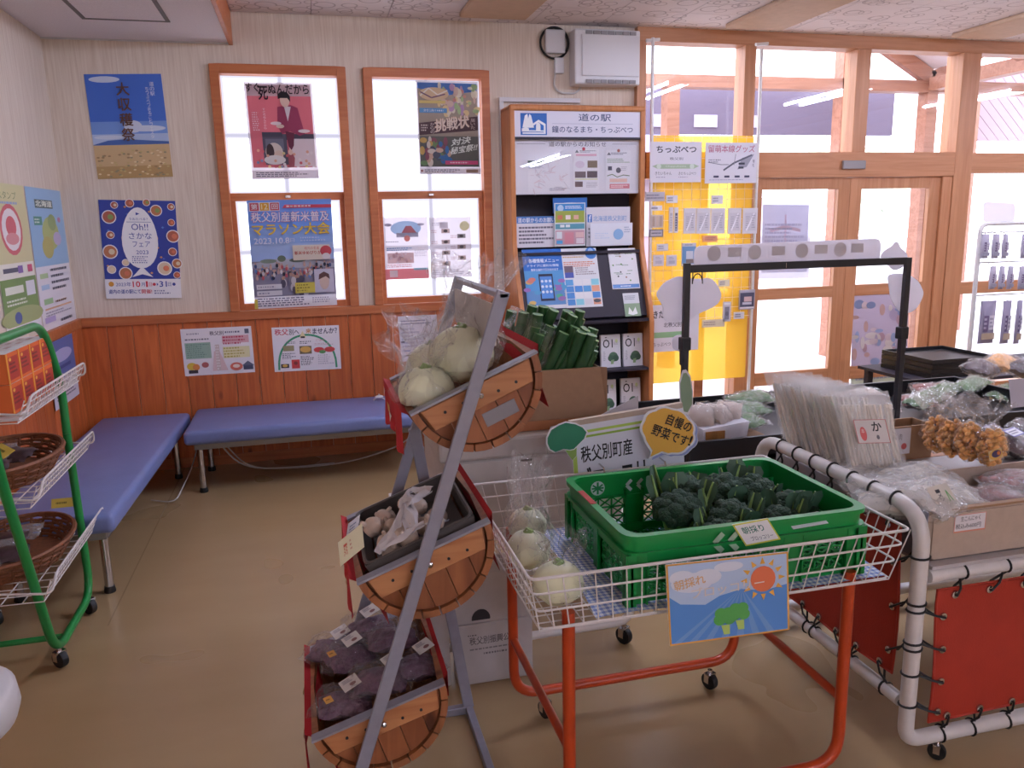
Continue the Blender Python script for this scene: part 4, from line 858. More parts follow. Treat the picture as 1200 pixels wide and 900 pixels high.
bagS = lambda tint: [('r', .1, .12, .8, .7, '#c4bfca'), ('g', .2, .2, .3, .5, 6, '#8a8696'), ('p', [(.3, .1), (.6, .5), (.8, .8), (.7, .8), (.5, .5), (.2, .15)], '#eeeaf4'), ('g', .6, .2, .25, .55, 6, tint)]
for i, (x0, x1, nm) in enumerate(((801, 815, 'first'), (816, 832, 'second'), (833, 849, 'third'), (853, 868, 'fourth'), (870, 887, 'fifth'))):
    goods(x0, 244, x1, 274, f'clear bagged ticket, {nm} from left in the row on yellow board', bagS('#8a8696'))
for i, (x0, x1, nm) in enumerate(((784, 788.5, 'left'), (790, 794.5, 'right'))): goods(x0, 243, x1, 273, f'thin hanging ticket strip, {nm} of the narrow pair on yellow board', [('r', .2, .08, .6, .7, '#4a4658' if i else '#a8a4b0'), ('g', .3, .1, .4, .6, 6, '#e0dce6')])
for (a, lab, S, pc) in (((756.5, 225, 779, 236), 'grey caption strip at the left edge of the yellow board', [('g', .05, .2, .9, .6, 2, '#6a6678')], '#a8a4b0'), ((781, 229, 794, 238), 'small price slip left of the bagged tickets on the yellow board', [('g', .1, .2, .7, .6, 2, '#6a6678')], '#dcd8e0'), ((834, 229, 847, 239), 'small price slip above the bagged tickets on the yellow board', [('g', .1, .2, .7, .6, 2, '#6a6678')], '#dcd8e0'),
    ((762, 241, 776, 247), 'tiny price slip above the brown striped card on yellow board', [('g', .1, .2, .8, .6, 1, '#6a6678')], '#dcd8e0'), ((763, 252, 777, 267), 'brown striped card hooked at left of the yellow board', [('r', .1, .1, .2, .8, '#a08878'), ('r', .4, .1, .2, .8, '#c0a898'), ('r', .7, .1, .2, .8, '#a89080')], '#bcaea8'), ((761, 269, 777, 278), 'dark framed tag under the striped card on the yellow board', [('r', .08, .15, .84, .7, '#b0aab4'), ('g', .15, .3, .7, .4, 1, '#4a4658')], '#5a5664'),
    ((770, 286, 783, 294), 'small price slip above two white cards on the yellow board', [('g', .1, .2, .7, .6, 2, '#6a6678')], '#dcd8e0'), ((765.5, 299, 778, 312), 'white square card, left of the pair below the tickets', [('r', .2, .2, .6, .3, '#a8a4b4'), ('g', .2, .6, .6, .25, 2, '#8a8696')], '#cfcad4'), ((781, 299, 793, 312), 'white square card, right of the pair below the tickets', [('r', .2, .2, .6, .3, '#a8a4b4'), ('g', .2, .6, .6, .25, 2, '#8a8696')], '#cfcad4'),
    ((799, 285, 815, 312), 'blue photo card with white train hooked on the yellow board', [('r', 0, .1, 1, .75, '#5a86b8'), ('r', .3, .3, .5, .35, '#c4c8d8'), ('r', .3, .12, .6, .18, '#6a5a58'), ('g', .2, .88, .6, .08, 1, '#6a6678')], '#c8c8d4'), ((866, 340, 884, 363), 'dark train photo card, right on the yellow board', [('r', .05, .1, .9, .75, '#3a3a4e'), ('r', .3, .4, .5, .25, '#c8a0a0'), ('r', .2, .25, .6, .12, '#b8b4c4'), ('r', .05, .05, .9, .08, '#d8d4dc')], '#9a96a8'), ((847, 354, 856, 377), 'narrow grey keyholder bag beside the dark train card', [('r', .2, .1, .6, .65, '#6a6878'), ('e', .5, .4, .2, .12, '#4a4a5a'), ('r', .1, .85, .8, .1, '#eeeaf0')], '#c8c4d0'),
    ((860, 366, 872, 374), 'small price slip under the dark train card', [('g', .1, .2, .8, .6, 2, '#6a6678')], '#d4cfd8'), ((823, 375, 849, 384), 'pale caption strip low on the mesh of the yellow board', [('g', .06, .2, .86, .6, 2, '#9a8478')], '#d8c8a8'), ((842, 328, 855, 336), 'small price slip right of the cloud cutout on the yellow board', [('g', .1, .2, .7, .6, 2, '#6a6678')], '#e0d4b8')):
    goods(*a, lab, S, pc)
goods(823, 276, 841, 284, 'oval pink sticker below the bagged tickets', [('e', .5, .5, .5, .5, '#e0956a'), ('g', .15, .25, .7, .5, 2, '#b8605a')], '#e8a050')

# posters on the door glass
S = [('r', .05, .08, .9, .84, '#bcb8cc'), ('l', [(.2, .6), (.5, .65), (.8, .6)], .06, '#c4a8b8'), ('l', [(.5, .3), (.5, .8)], .04, '#c4a8b8'), ('g', .1, .3, .8, .4, 8, '#a8a4bc')]
a = at(885, 290, y=D - .022)
sheet('poster', 'pale poster seen on the left door glass', 'poster', *quad_px([(889, 327), (948, 326), (891, 232)], y=D - .022), S, paper='#d8d4e2', mat='print_backlit')
S = [('r', 0, .18, 1, .82, '#b8a8bc'), ('r', 0, 0, 1, .2, '#b4bca0'), ('g', .08, .04, .84, .1, 2, '#8a90a8')]
for k in range(46): S.append(('e', R.uniform(.05, .95), R.uniform(.22, .95), R.uniform(.03, .11), R.uniform(.02, .07), R.choice(['#d0b8bc', '#a898b4', '#c8c0d4', '#8a9ac0', '#b08a94', '#d8ccc4', '#7a88b0', '#c49a90'])))
sheet('poster', 'pastel crowd poster on the lower glass of the right door', 'poster', *quad_px([(997, 452), (1062, 446), (999, 346)], y=D - .022), S, paper='#c8c0cc', mat='print_backlit')

# ------------------------------------------------------------------ benches
def bench(label, loc, rz, L, W, legs):
    """seat L along local x, W along local y, front at -y"""
    t = thing('bench', label, 'bench', (0, 0, 0))
    b = MB().box(0, L, 0, W, .325, .415); o = b.build('seat', 'blue_vinyl', t, bevel=.028, seg=4, smooth=True)
    fr = MB(); fr.box(.05, L - .05, .05, .075, .285, .325); fr.box(.05, L - .05, W - .075, W - .05, .285, .325); fr.box(.05, .075, .075, W - .075, .285, .325); fr.box(L - .075, L - .05, .075, W - .075, .285, .325)
    fr.build('frame', 'bench_rail', t, bevel=.003)
    for x, y in legs:
        l_ = MB().tube([(x, y, .012), (x, y, .29)], .019, 12).build('leg', 'chrome', t, smooth=True)
        MB().lathe([(.024, 0), (.026, .006), (.022, .03)], (x, y, 0), 12).build('foot_cap', 'rubber', l_, smooth=True)
    t.location = loc; t.rotation_euler = (0, 0, rz)
    return t
bench('blue vinyl bench along the back wall under the windows', (-.785, 5.0, 0), 0, 1.62, .66, [(.075, .1), (.075, .56), (1.5, .1), (1.5, .56), (.26, .5)][:4])
# the bench along the side wall, slightly turned (local y runs away from the eye)
bench('blue vinyl bench along the left wall behind the green rack', (-1.43, 3.62, 0), -.035, .55, 1.97, [(.46, .14), (.09, .14), (.46, 1.85), (.09, 1.85)])
c = MB(); c.tube(fillet([(-.62, 5.2, .3), (-.5, 5.35, .06), (-.2, 5.4, .012), (.2, 5.4, .012), (.6, 5.45, .1), (.8, 5.5, .3)], .2, 6), .005, 6); c.tube(fillet([(-.6, 5.22, .3), (-.46, 5.36, .05), (-.2, 5.42, .012), (.1, 5.44, .012)], .2, 6), .004, 6)
tag(c.build('cable', 'cable_white'), 'white cable looping on floor under the back wall bench', 'cable')
c = MB(); c.tube(fillet([(-1.0, 5.0, .012), (-.85, 4.9, .012), (-.8, 5.3, .1), (-.78, 5.6, .2)], .12, 5), .004, 6)
tag(c.build('cable', 'cable_white'), 'short white cable on floor under the left wall bench', 'cable')
p = at(444, 459, y=5.5); t = MB(); t.ball((p.x, 5.5, .44), .03, .02, .012); t.tube([(p.x, 5.5, .43), (p.x, 5.5, .46)], .006, 6); t.bar((p.x - .04, 5.5, .418), (p.x, 5.5, .45), .012, .008); t.bar((p.x + .04, 5.5, .418), (p.x, 5.5, .45), .012, .008)
tag(t.build('plastic_hook', 'white_plastic', smooth=True), 'small white plastic hook lying on the back bench', 'hook')

# ------------------------------------------------------------------ casters
def caster(parent, x, y, z=0, r=.03, rot=0., mat='rubber', name='caster'):
    c, s = math.cos(rot), math.sin(rot)
    o = MB().tube([(x, y, z + r * 1.55), (x, y, z + r * 2.4)], r * .28, 8).build(name, 'chrome', parent)
    a = Vector((c, s, 0)) * (r * .45)
    b = MB()
    for k in (-1, 1): b.bar(Vector((x, y, z + r * .9)) + a * (k * 1.25), Vector((x, y, z + r * 1.9)) + a * (k * 1.25), r * .7, r * .16, a)
    b.obox((x, y, z + r * 1.85), a * 1.3, Vector((-s, c, 0)) * r * .4, (0, 0, r * .15)); b.build('fork', 'chrome', o)
    m = Matrix.Rotation(rot, 3, 'Z') @ Matrix.Rotation(math.pi / 2, 3, 'Y')
    MB().lathe([(r * .6, -r * .36), (r * .95, -r * .36), (r, -r * .2), (r, r * .2), (r * .95, r * .36), (r * .6, r * .36)], (x, y, z + r), 18, m).build('wheel', mat, o, smooth=True)
    return o

# ------------------------------------------------------------------ green wire-basket rack on the left
gr = thing('basket_rack', 'green tube rack on casters with three white wire baskets', 'rack', (-1.2, 3.3, 0))
XS, XK = -1.0, -1.36
def u_frame(x):
    pts = [(x, 3.55, .8), (x, 3.58, .075), (x, 3.06, .075), (x, 2.80, .85), (x, 2.74, 1.27), (x, 3.42, 1.27), (x, 3.56, 1.0), (x, 3.55, .8)]
    MB().tube(fillet(pts, .12, 7), .0165, 12).build('side_frame', 'green_enamel', gr, smooth=True)
u_frame(XS); u_frame(XK)
for y in (3.1, 3.54):
    for x in (XS, XK): caster(gr, x, y, 0, .034, rot=.9)
for z in (.1,): MB().tube([(XS, 3.2, .075), (XK, 3.2, .075)], .012, 8).build('cross_bar', 'green_enamel', gr)
def wire_tray(z, slope, name='wire_basket'):
    """open basket whose lip stands along the rack's right side"""
    b = MB(); x0, x1, y0, y1 = XK - .02, XS + .03, 2.93, 3.70; zz = lambda x: z + slope * (x1 - x)
    for i in range(13): y = y0 + (y1 - y0) * i / 12; b.tube([(x0, y, zz(x0)), (x1, y, z), (x1 + .03, y, z + .075)], .0022, 5)
    for i in range(7): x = x0 + (x1 - x0) * i / 6; b.tube([(x, y0, zz(x)), (x, y1, zz(x))], .0025, 5)
    b.tube(fillet([(x0, y0, zz(x0) + .07), (x1 + .03, y0, z + .025), (x1 + .033, y0 + .06, z + .08), (x1 + .033, y1 - .01, z + .08), (x1 + .03, y1, z + .02), (x0, y1, zz(x0) + .07)], .03, 4), .0042, 6)
    for q in (.03, .055): b.tube([(x1 + .4 * q, y0, z + q), (x1 + .4 * q, y1, z + q)], .0022, 5)
    n = 24
    for i in range(n): y = y0 + .05 + (y1 - y0 - .06) * i / n; b.tube([(x1, y, z), (x1 + .032, y, z + .08)], .0013, 4)
    return b.build(name, 'white_wire', gr)
TZ = (.345, .69, .99)
for z in TZ: wire_tray(z, .02)
MB().box(XK, XS + .03, 2.95, 3.64, TZ[2] + .004, TZ[2] + .012).build('tray_liner', 'white_plastic', gr)
# red-orange boxes on the top basket
def curry_box(label, x, y, z):
    t = thing('food_box', label, 'box', (x, y, z))
    MB().box(x - .16, x, y, y + .118, z, z + .105, '#d8551f').build('body', 'print', t, bevel=.002, seg=1)
    S = [('r', .0, .0, .12, 1, '#e8932a'), ('r', .14, .12, .8, .74, '#a8261c'), ('g', .2, .3, .65, .4, 3, '#5a1a18'), ('e', .3, .78, .1, .06, '#e8a03a')]
    draw(MB(), (x, y, z), (0, .118, 0), (0, 0, .105), S).build('front_print', 'print', t)
    draw(MB(), (x, y, z + .105), (0, .118, 0), (-.16, 0, 0), [('r', 0, 0, 1, 1, '#dedae0'), ('g', .2, .2, .6, .6, 3, '#b08a8a')]).build('top_print', 'print', t)
rows = ('first', 'second', 'third', 'fourth')
for j in range(2):
    for i in range(4): curry_box(f'orange-red food box, {"lower" if j == 0 else "upper"} row, {rows[3 - i]} from the window side', -1.0, 3.0 + .121 * i, TZ[2] + .013 + .106 * j)
# wicker bowls of packets
def wicker(label, cx, cy, z, R_, mat='wicker'):
    t = thing('wicker_basket', label, 'basket', (cx, cy, z)); b = MB()
    n = 26
    for k in range(7):
        q = k / 6; r = R_ * (.78 + .22 * q); b.tube([(cx + r * .68 * math.cos(a), cy + r * math.sin(a), z + .006 + .075 * q + .003 * math.sin(a * 13 + k * 3.1)) for a in [2 * math.pi * i / 40 for i in range(40)]], .0065, 5, closed=True)
    b.build('weave', mat, t)
    s = MB()
    for i in range(n):
        a = 2 * math.pi * i / n; s.tube([(cx + R_ * .78 * .68 * math.cos(a), cy + R_ * .78 * math.sin(a), z + .004), (cx + R_ * 1.01 * .68 * math.cos(a), cy + R_ * 1.01 * math.sin(a), z + .085)], .006, 5)
    s.build('ribs', mat, t)
    MB().lathe([(.001, 0), (R_ * .78, .0), (R_ * .78, .01), (.001, .01)], (cx, cy, z), 24, Matrix.Diagonal((.68, 1, 1))).build('base', mat, t)
    MB().tube([(cx + R_ * 1.02 * .68 * math.cos(a), cy + R_ * 1.02 * math.sin(a), z + .088) for a in [2 * math.pi * i / 32 for i in range(32)]], .009, 6, closed=True).build('rim', mat, t, smooth=True)
wicker('brown wicker basket in the middle tier of the green rack', -1.17, 3.32, TZ[1] + .012, .29); wicker('brown wicker basket in the lowest tier of the green rack', -1.17, 3.32, TZ[0] + .012, .29)
def pillow(b, c, lx, ly, h, rot, R, tilt=0., n=10, col=None, mi=0, jit=0.):
    """a stuffed film packet"""
    M = Matrix.Rotation(rot, 3, 'Z') @ Matrix.Rotation(tilt, 3, 'X'); c = Vector(c); ph = R.uniform(0, 6)
    def f(sg):
        def g(u, v):
            e = (math.sin(math.pi * u) * math.sin(math.pi * v)) ** .5 if 0 < u < 1 and 0 < v < 1 else 0
            w = .12 * math.sin(9 * u + ph) * math.sin(8 * v + 2 * ph)
            jj = Vector((R.uniform(-1, 1), R.uniform(-1, 1), R.uniform(-1, 1))) * jit if jit and 0 < u < 1 and 0 < v < 1 else Vector()
            return c + jj + M @ Vector(((u - .5) * lx, (v - .5) * ly, sg * h * .5 * (e + w * (e > .3)) + (0 if e else .006 * math.sin(14 * (u + v) + ph))))
        return g
    b.grid(f(1), n, n, col, mi); b.grid(f(-1), n, n, col, mi)
R = random.Random(11)
for tier, (cx, cy, z, wh) in enumerate(((-1.18, 3.31, TZ[1] + .055, 'middle'), (-1.18, 3.31, TZ[0] + .055, 'lowest'))):
    for k in range(5):
        b = MB(); x = cx + R.uniform(-.06, .06); y = cy - .16 + .08 * k; pillow(b, (x, y, z + .022), .13, .1, .035, R.uniform(-.5, .5), R, .3)
        o = b.build('packet', 'packet_dark' if k % 2 else 'film_dense', smooth=True); tag(o, f'{("shiny clear", "dark")[k % 2]} food packet in the {wh} wicker basket of green rack, {("nearest", "second", "middle", "fourth", "farthest")[k]}', 'packet', f'packets in the {wh} wicker basket')
o = sheet('price_tag', 'yellow price tag on the lowest wicker basket of green rack', 'price tag', at(60, 596, y=3.6), (.09, 0, 0), (0, .02, .035), [('g', .2, .3, .6, .4, 1, '#6a5a20')], paper='#d8b440')
o = sheet('price_tag', 'yellow price tag among packets of the middle wicker basket', 'price tag', (-1.2, 3.3, TZ[1] + .12), (.06, -.05, -.02), (.03, .04, .02), [('g', .2, .3, .6, .4, 1, '#6a5a20')], paper='#d8b440')
# round white table edge at lower left
t = thing('round_stool', 'white round stool seat at the lower left corner of view', 'stool', (-1.03, 2.17, 0))
MB().lathe([(.01, .335), (.17, .335), (.2, .345), (.212, .38), (.206, .43), (.19, .445), (.01, .45)], (-1.03, 2.17, 0), 40).build('seat', 'white_plastic', t, smooth=True)
MB().lathe([(.03, .02), (.03, .335)], (-1.03, 2.17, 0), 16).build('pillar', 'chrome', t, smooth=True); MB().lathe([(.16, 0), (.16, .012), (.04, .03)], (-1.03, 2.17, 0), 24).build('foot', 'white_plastic', t, smooth=True)

# ------------------------------------------------------------------ leaning rack with three half barrels
YN, YFR = 1.84, 2.36
br = thing('barrel_rack', 'grey steel rack leaning back and holding three half barrels', 'rack', (.3, 2.1, 0))
top = at(590, 341, y=YN); mid = at(470, 745, y=YN); dv = (mid - top); foot = top + dv * ((.02 - top.z) / dv.z)
for y, nm in ((YN, 0), (YFR + .03, 1)):
    MB().bar((foot.x, y, foot.z), (top.x, y, top.z), .033, .012, (0, 1, 0)).build('side_bar', 'grey_steel', br, bevel=.003)
    for k in range(4):
        pass
MB().box(top.x - .012, top.x + .012, YN - .006, YFR + .036, top.z - .018, top.z - .004).build('top_bar', 'grey_steel', br, bevel=.003)
for q, z in ((0, 1.385),): MB().box(top.x - .02, top.x - .016, YN + .02, YFR + .02, z - .06, z + .04).build('top_plate', 'foam_white', br)
bx = .43
for y in (YN, YFR + .03): MB().box(foot.x - .02, bx + .012, y - .012, y + .012, 0, .028).build('foot_bar', 'grey_steel', br, bevel=.003)
MB().box(bx - .012, bx + .012, YN + .012, YFR + .018, 0, .028).build('foot_bar', 'grey_steel', br, bevel=.003)
MB().bar((bx, YFR + .03, .02), (top.x - .16, YFR + .03, 1.0), .035, .02, (0, 1, 0)).build('rear_brace', 'grey_steel', br, bevel=.003)
def half_barrel(label, L, Rr, open_label=None):
    """half barrel; L and Rr are the two ends of the near rim"""
    L, Rr = Vector(L), Vector(Rr); c = (L + Rr) / 2; ux = (Rr - L).normalized(); rad = (Rr - L).length / 2; uz = Vector((-ux.z, 0, ux.x))   # uz points out of the opening
    y0, y1 = YN + .03, YFR
    t = thing('half_barrel', label, 'barrel', (c.x, y0, c.z - rad))
    P = lambda a, r, y: Vector((c.x, y, c.z)) + ux * (r * math.cos(a)) - uz * (r * math.sin(a))
    n = 11
    for i in range(n):                                    # staves
        a0 = math.pi * i / n + .012; a1 = math.pi * (i + 1) / n - .012; b = MB()
        q = [a0, (a0 + a1) / 2, a1]; sec = [(a, rad) for a in q] + [(a, rad - .018) for a in q[::-1]]
        ring = lambda y, k: [P(a, r + k, y) for a, r in sec]
        rings = [ring(y0, 0), ring((y0 + y1) / 2, .012), ring(y1, 0)]; vs = sum(rings, []); fs = [tuple(range(6)), tuple(range(12, 18))[::-1]]
        for j in range(2):
            for k in range(6): fs.append((j * 6 + k, (j + 1) * 6 + k, (j + 1) * 6 + (k + 1) % 6, j * 6 + (k + 1) % 6))
        b.add(vs, fs); b.build('stave', 'barrel_wood', t)
    ri = rad - .02
    for yy, nr in ((y0 + .012, 1), (y1 - .03, 0)):        # end boards, each a plank
        m = 5
        for i in range(m):
            xa = -ri + 2 * ri * i / m + .001; xb = -ri + 2 * ri * (i + 1) / m - .001; pts = []
            for k in range(7):
                x = xa + (xb - xa) * k / 6; pts.append((x, -math.sqrt(max(ri * ri - x * x, 0))))
            pts = [(xa, -.003)] + pts + [(xb, -.003)]
            MB().prism([Vector((c.x, yy, c.z)) + ux * x + uz * z for x, z in pts], (0, .016, 0)).build('end_board', 'barrel_end_wood', t)
        bw = .062
        xs = math.sqrt(ri * ri - bw * bw)
        MB().prism([Vector((c.x, yy - .016, c.z)) + ux * x + uz * z for x, z in ((-ri * .97, -.004), (ri * .97, -.004), (xs * .97, -bw), (-xs * .97, -bw))], (0, .015, 0)).build('cross_board', 'barrel_board', t, bevel=.002, seg=1)
        if nr:
            for sx in (-.62, -.3, .3, .62):
                q = Vector((c.x, yy - .0165, c.z)) + ux * (ri * sx) - uz * (.03 + .012 * (sx > 0)); MB().lathe([(.004, 0), (.004, .002)], q, 8, Matrix.Rotation(math.pi / 2, 3, 'X')).build('nail', 'dark_metal', t)
        MB().bar(Vector((c.x, yy - .012, c.z)) - ux * rad + uz * .004, Vector((c.x, yy - .012, c.z)) + ux * rad + uz * .004, .03, .006, uz).build('rim_strip', 'grey_steel', t)
    q = Vector((c.x, y0 - .014, c.z)) - uz * .03
    MB().lathe([(.007, 0), (.007, .006), (.003, .008)], q + ux * .0, 10, Matrix.Rotation(math.pi / 2, 3, 'X')).build('bolt', 'chrome', t)
    # red cloth draped over both long edges
    for sg, nm in ((-1, 0), (1, 1)):
        e = Vector((c.x, 0, c.z)) + ux * (rad * sg)
        def f(u, v, sg=sg, e=e):
            y = y0 + .02 + (y1 - y0 - .03) * u; s = v * 2 - 1
            w = .006 * math.sin(20 * u + 3 * sg) * abs(s)
            if s < 0: p = e - ux * sg * (.012 - .06 * s * .2) + uz * (.012 + .16 * s)
            else: p = e + ux * sg * (.016 + w) + uz * .012 - Vector((0, 0, (.11 if sg < 0 else .07) * s + .012 * s * math.sin(9 * u)))
            return Vector((p.x, y, p.z))
        o = MB().grid(f, 16, 10).build('red_cloth', 'red_cloth', t, smooth=True)
        b = MB(); R = random.Random(int(c.z * 100) + sg)
        for k in range(7):
            u, v = R.uniform(.06, .94), R.uniform(.58, .98) if sg < 0 else R.uniform(.05, .45); p = f(u, v); n_ = (f(u + .01, v) - p).cross(f(u, v + .01) - p).normalized()
            if (sg < 0 and n_.x > 0) or (sg > 0 and n_.x > 0): n_ = -n_
            a1 = n_.orthogonal().normalized(); b1 = n_.cross(a1); b.add([p + n_ * .003 + a1 * (.018 * (1 if j % 2 else .5)) * math.cos(j * math.pi / 3) + b1 * (.018 * (1 if j % 2 else .5)) * math.sin(j * math.pi / 3) for j in range(6)], [tuple(range(6))], R.choice(['#d8b84a', '#e8e0d8', '#c89a3a']))
        b.build('cloth_print', 'print', o)
    return t, c, ux, uz, rad, y0, y1
B1 = half_barrel('topmost half barrel on the rack, holding bagged green vegetables', at(481, 487, y=YN + .03), at(629, 413, y=YN + .03))
B2 = half_barrel('middle half barrel on the rack, holding a tray of garlic', at(419, 684, y=YN + .03), at(574, 611, y=YN + .03))
B3 = half_barrel('lowest half barrel on the rack, holding dark purple packets', at(366, 868, y=YN + .03), at(521, 800, y=YN + .03))
t, c, ux, uz, rad, y0, y1 = B1
tp = Vector((c.x, y0 + .0105, c.z)) + ux * .03 - uz * .1
o = MB(); o.obox(tp, ux * .045, (0, .001, 0), uz * .018); o.build('tape_patch', 'grey_tape', t)

# plastic bags
def loose_bag(b, c, rx, ry, h, R, lean=(0, 0), flare=1.5, n=22, m=12, neck=.25, neck_at=.62):
    """open film bag standing round its contents, gathered above them and fanned out"""
    ph = R.uniform(0, 6); c = Vector(c)
    def f(u, v):
        a = 2 * math.pi * u
        if v < neck_at: q = v / neck_at; k = math.sin(min(1, q * 1.9 + .05) * math.pi / 2) * (1 - (1 - neck) * max(0, (q - .45) / .55) ** 1.6)
        else: q = (v - neck_at) / (1 - neck_at); k = neck + (flare - neck) * q ** 1.1
        w = 1 + (.05 + .16 * v) * math.sin(7 * a + ph + 3 * v) + .07 * math.sin(13 * a - 5 * v + ph)
        return c + Vector((rx * k * w * math.cos(a) + lean[0] * v * v, ry * k * w * math.sin(a) + lean[1] * v * v, h * v + .02 * math.sin(5 * a + ph) * v))
    J = random.Random(int(ph * 1000)); jit = {}
    def g(u, v):
        k = (round(u * n) % n, round(v * m))
        if k not in jit: jit[k] = Vector((J.uniform(-1, 1), J.uniform(-1, 1), J.uniform(-.6, .6))) * (.0045 + .011 * v)
        return f(u, v) + jit[k]
    b.grid(g, n, m); return b
def cabbage(label, c, r, R, group=None):
    t = thing('cabbage', label, 'vegetable', c); ph = R.uniform(0, 6); c = Vector(c)
    MB().ball(c, r, r, r * .88, 18, 12, lambda a, q: 1 + .035 * math.sin(3 * a + ph) * math.sin(q) + .02 * math.sin(7 * a + 5 * q)).build('head', 'cabbage_skin', t, smooth=True)
    for k in range(3):
        a0 = ph + 2.1 * k
        def f(u, v, a0=a0):
            a = a0 + (u - .5) * 2.2; q = .25 + v * 1.7; rr = r * (1.03 + .05 * v + .02 * math.sin(9 * u + 4 * v)); return c + Vector((rr * math.sin(q) * math.cos(a), rr * math.sin(q) * math.sin(a), rr * .9 * math.cos(q)))
        MB().grid(f, 8, 8).build('outer_leaf', 'cabbage_skin', t, smooth=True)
    MB().tube([c + Vector((0, 0, r * .8)), c + Vector((.006, 0, r * 1.02))], [.016, .012], 8).build('stem', 'broccoli_stalk', t)
    return t
R = random.Random(21)
def inb(B, s, y, d):
    """a point inside a barrel: s across the opening (-1..1), y into the room, d below the rim"""
    return Vector((B[1].x, y, B[1].z)) + B[2] * (B[4] * s) - B[3] * d
for lab, s, y, d, r in (('pale green cabbage, largest in the top barrel, in clear bag', .12, 2.06, -.035, .083), ('pale green cabbage at the low front of the top barrel', -.62, 2.0, -.005, .068), ('pale green cabbage behind, at far side of the top barrel', -.28, 2.25, -.0, .072)):
    p = inb(B1, s, y, d); cabbage(lab, p, r, R)
    b = MB(); loose_bag(b, p - Vector((0, 0, r * 1.02)), r * 1.3, r * 1.2, r * 4.1 if s > 0 else r * 3.2, R, (.06 if s > 0 else -.02, .02), flare=1.15, neck_at=.6, neck=.5)
    tag(b.build('plastic_bag', 'film'), lab.replace('pale green cabbage', 'crinkled clear bag round the cabbage').replace(', in clear bag', ''), 'bag')
# garlic tray in the middle barrel
t, c, ux, uz, rad, y0, y1 = B2
gt = thing('tray', 'grey-brown plastic tray tilted in the middle barrel', 'tray', inb(B2, 0, 2.1, .03))
def tray_pt(s, y, d): return Vector((c.x, y, c.z)) + ux * s - uz * d
tw, ya, yb_ = rad * .82, y0 + .05, y1 - .06
fl = MB()
fl.prism([tray_pt(-tw + .02, ya, .05), tray_pt(tw - .02, ya, .05), tray_pt(tw - .02, yb_, .05), tray_pt(-tw + .02, yb_, .05)], -uz * .004); fl.build('base', 'tray_brown', gt)
for (a, b_) in (((-tw, ya), (tw, ya)), ((tw, ya), (tw, yb_)), ((tw, yb_), (-tw, yb_)), ((-tw, yb_), (-tw, ya))):
    k = .9; hi = -.012
    fl = MB(); pts = [tray_pt(a[0] * k, a[1], .05), tray_pt(b_[0] * k, b_[1], .05), tray_pt(b_[0], b_[1], hi), tray_pt(a[0], a[1], hi)]
    nrm = (pts[1] - pts[0]).cross(pts[3] - pts[0]).normalized(); fl.prism(pts, nrm * .004); fl.build('wall', 'tray_brown', gt)
MB().tube(fillet([tray_pt(-tw, ya, -.012), tray_pt(tw, ya, -.012), tray_pt(tw, yb_, -.012), tray_pt(-tw, yb_, -.012)], .03, 4, closed=True), .006, 6, closed=True).build('rim', 'tray_brown', gt, smooth=True)
R = random.Random(5)
g0 = thing('garlic_bulb', 'pinkish white garlic bulb in the tray of the middle barrel', 'garlic', (0, 0, 0), 'garlic bulbs in the middle barrel')
MB().ball((0, 0, .024), .027, .027, .025, 14, 8, lambda a, q: 1 + .09 * abs(math.sin(3.5 * a)) * math.sin(q)).build('bulb', 'garlic_skin', g0, smooth=True)
MB().tube([(0, 0, .044), (.003, 0, .062)], [.009, .005], 8).build('neck', 'garlic_skin', g0, smooth=True)
spots = [(-.62 + .245 * i + R.uniform(-.02, .02), ya + .05 + .075 * j + R.uniform(-.012, .012)) for j in range(4) for i in range(5) if not (i == 4 and j > 1)]
for k, (s, y) in enumerate(spots):
    row_ = min(3, int((y - ya - .012) / .075)); o = g0 if k == 0 else dup(g0); o['label'] = f"pinkish white garlic bulb, {('nearest', 'second', 'third', 'farthest')[row_]} row of the tray, {('leftmost', 'second', 'middle', 'fourth', 'rightmost')[sum(1 for a, b in spots[:k] if min(3, int((b - ya - .012) / .075)) == row_)]}"; o.location = tray_pt(s * tw, y, .024 - .022 * (k % 3 == 1) - .014 * (k % 4 == 2)); o.rotation_euler = (R.uniform(-.7, .7), R.uniform(-.7, .7) - .35, R.uniform(0, 6))
def ribbon(pts, w, nrm):
    """flat twisted strap along pts"""
    b = MB(); pts = [Vector(p) for p in pts]; n = len(pts)
    for i in range(n - 1):
        for j, p in ((0, pts[i]),): pass
    def f(u, v):
        x = u * (n - 1); i = min(int(x), n - 2); p = pts[i].lerp(pts[i + 1], x - i); d = (pts[i + 1] - pts[i]).normalized(); s_ = d.cross(nrm).normalized()
        return p + s_ * (w * (v - .5) * (1 + .3 * math.sin(9 * u))) + nrm * (.006 * math.cos(7 * v + 11 * u))
    b.grid(f, 18, 5); return b
L0 = lambda s, yy, d: tray_pt(s * tw, yy, d)
for k, q in enumerate((((-.72, ya + .03, -.015), (-.35, ya + .09, -.035), (.1, ya + .17, -.06), (.5, ya + .2, -.05)), ((-.7, ya + .035, -.02), (-.2, ya + .035, -.035), (.3, ya + .04, -.03), (.55, ya + .06, -.01)), ((-.05, ya + .04, -.03), (.0, ya + .12, -.05), (.12, ya + .18, -.06), (.2, ya + .28, -.03)), ((.5, ya + .2, -.05), (.35, ya + .26, -.045), (.1, ya + .27, -.05), (-.05, ya + .24, -.02)))):
    tag(ribbon(fillet([L0(*p) for p in q], .08, 5), .036, uz).build('net_strap', 'white_net', smooth=True), ('white net strap running from the near corner to the middle of garlic tray', 'white net strap along the near edge of the garlic tray', 'white net strap crossing the middle of the garlic tray', 'short white net strap looping at far side of the garlic tray')[k], 'strap', 'white straps of the garlic nets')
